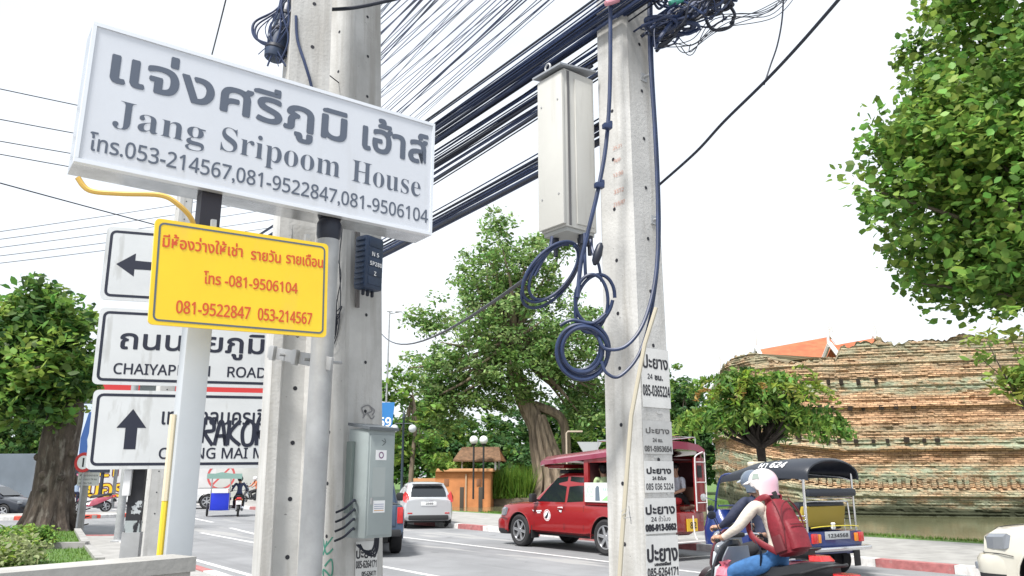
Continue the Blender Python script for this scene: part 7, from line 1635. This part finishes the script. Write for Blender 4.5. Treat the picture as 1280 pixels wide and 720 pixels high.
# ------------------------------------------------------------ garden kiosk and lamps on the far bank
ko = atz(578, -.6, 59.5); kk = empty('garden_kiosk', ko, R(-6), 'orange walled waterside kiosk with small tiled roof', 'kiosk'); s_ = 16.4
OR = mat('orange_render', (.50, .20, .075), .85, var=.18, vscale=.9); 
mb = MB(); mb.box((.0, 2, 1.35), (4.1, 4, 2.7)); mb.build('wall', OR, kk)
mb = MB(); mb.box((0, 1.9, 2.78), (4.5, 4.4, .22), bev=.03); mb.box((-3.0, 2.0, 1.1), (1.9, 3, 2.2)); mb.build('parapet', mat('orange_pale', (.52, .27, .13), .85, var=.1, vscale=1), kk)
mb = MB(); mb.box((.25, -.06, 1.3), (.1, .1, 2.4)); mb.build('drain_pipe', mat('pipe_tan', (.42, .30, .2), .7), kk)
for x in (-1.2, 1.2):
    mb = MB(); mb.box((x, -.01, 1.9), (.35, .05, .5), bev=.02); mb.build('wall_plaque', mat('plaque_brown', (.22, .10, .05), .8), kk)
for x, y in ((-.2, .8), (2.3, .8), (-.2, 3.0), (2.3, 3.0)):
    mb = MB(); mb.box((x, y, 3.15), (.14, .14, .7)); mb.build('roof_post', M_white, kk)
mb = MB(); rx0, rx1 = -.75, 2.8
for sg_ in (1, -1):
    mb.prism([(rx0, 1.9 + sg_ * 1.9, 3.4), (rx1, 1.9 + sg_ * 1.9, 3.4), (rx1 - .35, 1.9, 4.4), (rx0 + .35, 1.9, 4.4)], (0, 0, .12))
mb.build('tiled_roof', mat('brown_tiles', (.16, .09, .05), .85, var=.4, vscale=3.5), kk)
mb = MB(); mb.add([(rx0 + .02, .05, 3.45), (rx0 + .36, 1.9, 4.35), (rx0 + .02, 3.75, 3.45)], [(0, 1, 2)]); mb.build('gable', OR, kk); mb = MB(); mb.add([(rx1 - .02, .05, 3.45), (rx1 - .36, 1.9, 4.35), (rx1 - .02, 3.75, 3.45)], [(0, 1, 2)]); mb.build('gable', OR, kk)
ksrc = empty('planter_bush', ko + Vector((-.4, 1.0, 2.85)), 0, 'bright green planting on top of the orange kiosk', 'bush'); P, I, cen = clumps([((0, 0, .3), (1.3, .7, .35))], 24, 14, .3); leaves('foliage', P, .3, [G3, G3, G1], ksrc, mi=I, wid=.3, droop=-.3)
for (px, lb) in ((591.5, 'left twin globe garden lamp above the kiosk'), (604, 'right globe garden lamp above the kiosk')):
    p = atz(px, .15, 58.6); t_ = at(px, 550, 58.6).z; gl = empty('globe_lamp', p, 0, lb, 'lamp'); mb = MB(); mb.tube([(0, 0, 0), (0, 0, t_ - .3 - .15)], .07, 8); mb.lathe([(.12, t_ - .55), (.2, t_ - .45), (.1, t_ - .4)], seg=10); mb.build('pole', M_plast, gl); mb = MB(); mb.ball((0, 0, t_ - .15), .31, 0, 14, 10); mb.build('globe', M_white, gl)
for px, lb in ((577, 'left mooring stake in the water by the kiosk'), (600.5, 'right mooring stake in the water by the kiosk')):
    p = atz(px, -.8, 57); st_ = empty('mooring_stake', p, 0, lb, 'stake'); mb = MB(); mb.box((0, 0, .9), (.28, .28, 1.8), bev=.03); mb.build('post', mat('dark_stake', (.06, .05, .04), .9), st_)
# dark lamp post, blue banner and thin mast beside the meter box
p = atz(501, 0, 40); lp = empty('park_lamp', p, 0, 'dark iron lamp post with finial right of the meter box', 'lamp post'); t_ = at(501, 513, 40).z; mb = MB(); mb.lathe([(.14, 0), (.14, .5), (.07, .7), (.055, t_ - .4), (.09, t_ - .35), (.02, t_)], seg=12); mb.build('pole', mat('iron_blue', (.02, .035, .05), .5), lp)
for sg_ in (1, -1): mb = MB(); mb.ball((sg_ * .45, 0, t_ - .9), .2, 0, 12, 8); mb.build('globe', mat('globe_grey', (.5, .52, .55), .3), lp)
mb = MB(); mb.tube([(-.45, 0, t_ - .65), (.45, 0, t_ - .65)], .025, 6); mb.build('arm', mat('iron_blue', ()), lp)
p = atz(478, 0, 44); t_ = at(478, 390, 44).z; ms = empty('mast', p, 0, 'thin tall mast with small arms above the blue banner', 'mast'); mb = MB(); mb.tube([(0, 0, 0), (0, 0, t_)], [.07, .04], 8); mb.build('pole', M_galv, ms); mb = MB(); mb.tube([(0, 0, t_ - .1), (.55, 0, t_)], .03, 6); mb.box((.5, 0, t_ + .02), (.35, .1, .06)); mb.box((0, 0, t_ + .03), (.3, .1, .05)); mb.build('arm', M_galv, ms)
p = at(478, 540, 42); bn = empty('blue_banner', p, R(-5), 'blue upright banner with white figures 69 beside the meter box', 'banner'); w_ = 1.1; hh = at(486, 503, 42).z - p.z
mb = MB(); mb.prism([(-w_ / 2, 0, 0), (w_ / 2 - .08, 0, .0), (w_ / 2 + .05, 0, hh), (-w_ / 2, 0, hh)], (0, .04, 0)); pl = mb.build('cloth', mat('banner_blue', (.02, .16, .42), .6), bn)
mb = MB(); PP = Plate((-w_ / 2, -.003, 0), (1, 0, 0), (0, 0, 1), w_, hh); PP.text(mb, '69', .32, .28, 1.0, .48, .002, st='bold'); mb.build('lettering', M_white, pl)
mb = MB(); mb.tube([(-w_ / 2, .03, -p.z), (-w_ / 2, .03, hh + .1)], .03, 6); mb.build('pole', M_galv, bn)
# back of a give-way sign behind the shared taxi
p = at(737, 560, 27); gw = empty('traffic_sign', (p.x, p.y, .13), R(5), 'grey backed triangular sign above the taxi canopy', 'traffic sign'); z = p.z - .13
mb = MB(); mb.prism([(-.42, 0, z + .2), (.42, 0, z + .2), (0, 0, z - .5)], (0, .02, 0)); mb.build('panel', mat('sign_back', (.45, .47, .48), .5, .3), gw); mb = MB(); mb.tube([(0, .05, 0), (0, .05, z + .2)], .035, 8); mb.build('pole', M_galv, gw)
mb = MB(); mb.tube([(-.75, .3, 0), (-.75, .3, z + .5), (-.7, .3, z + .56), (-.2, .3, z + .56)], .03, 8); tag(mb.build('service_pole', mat('tan_pole', (.4, .33, .25), .6), loc=gw.location), 'bent pale pole beside the triangular sign', 'pole')
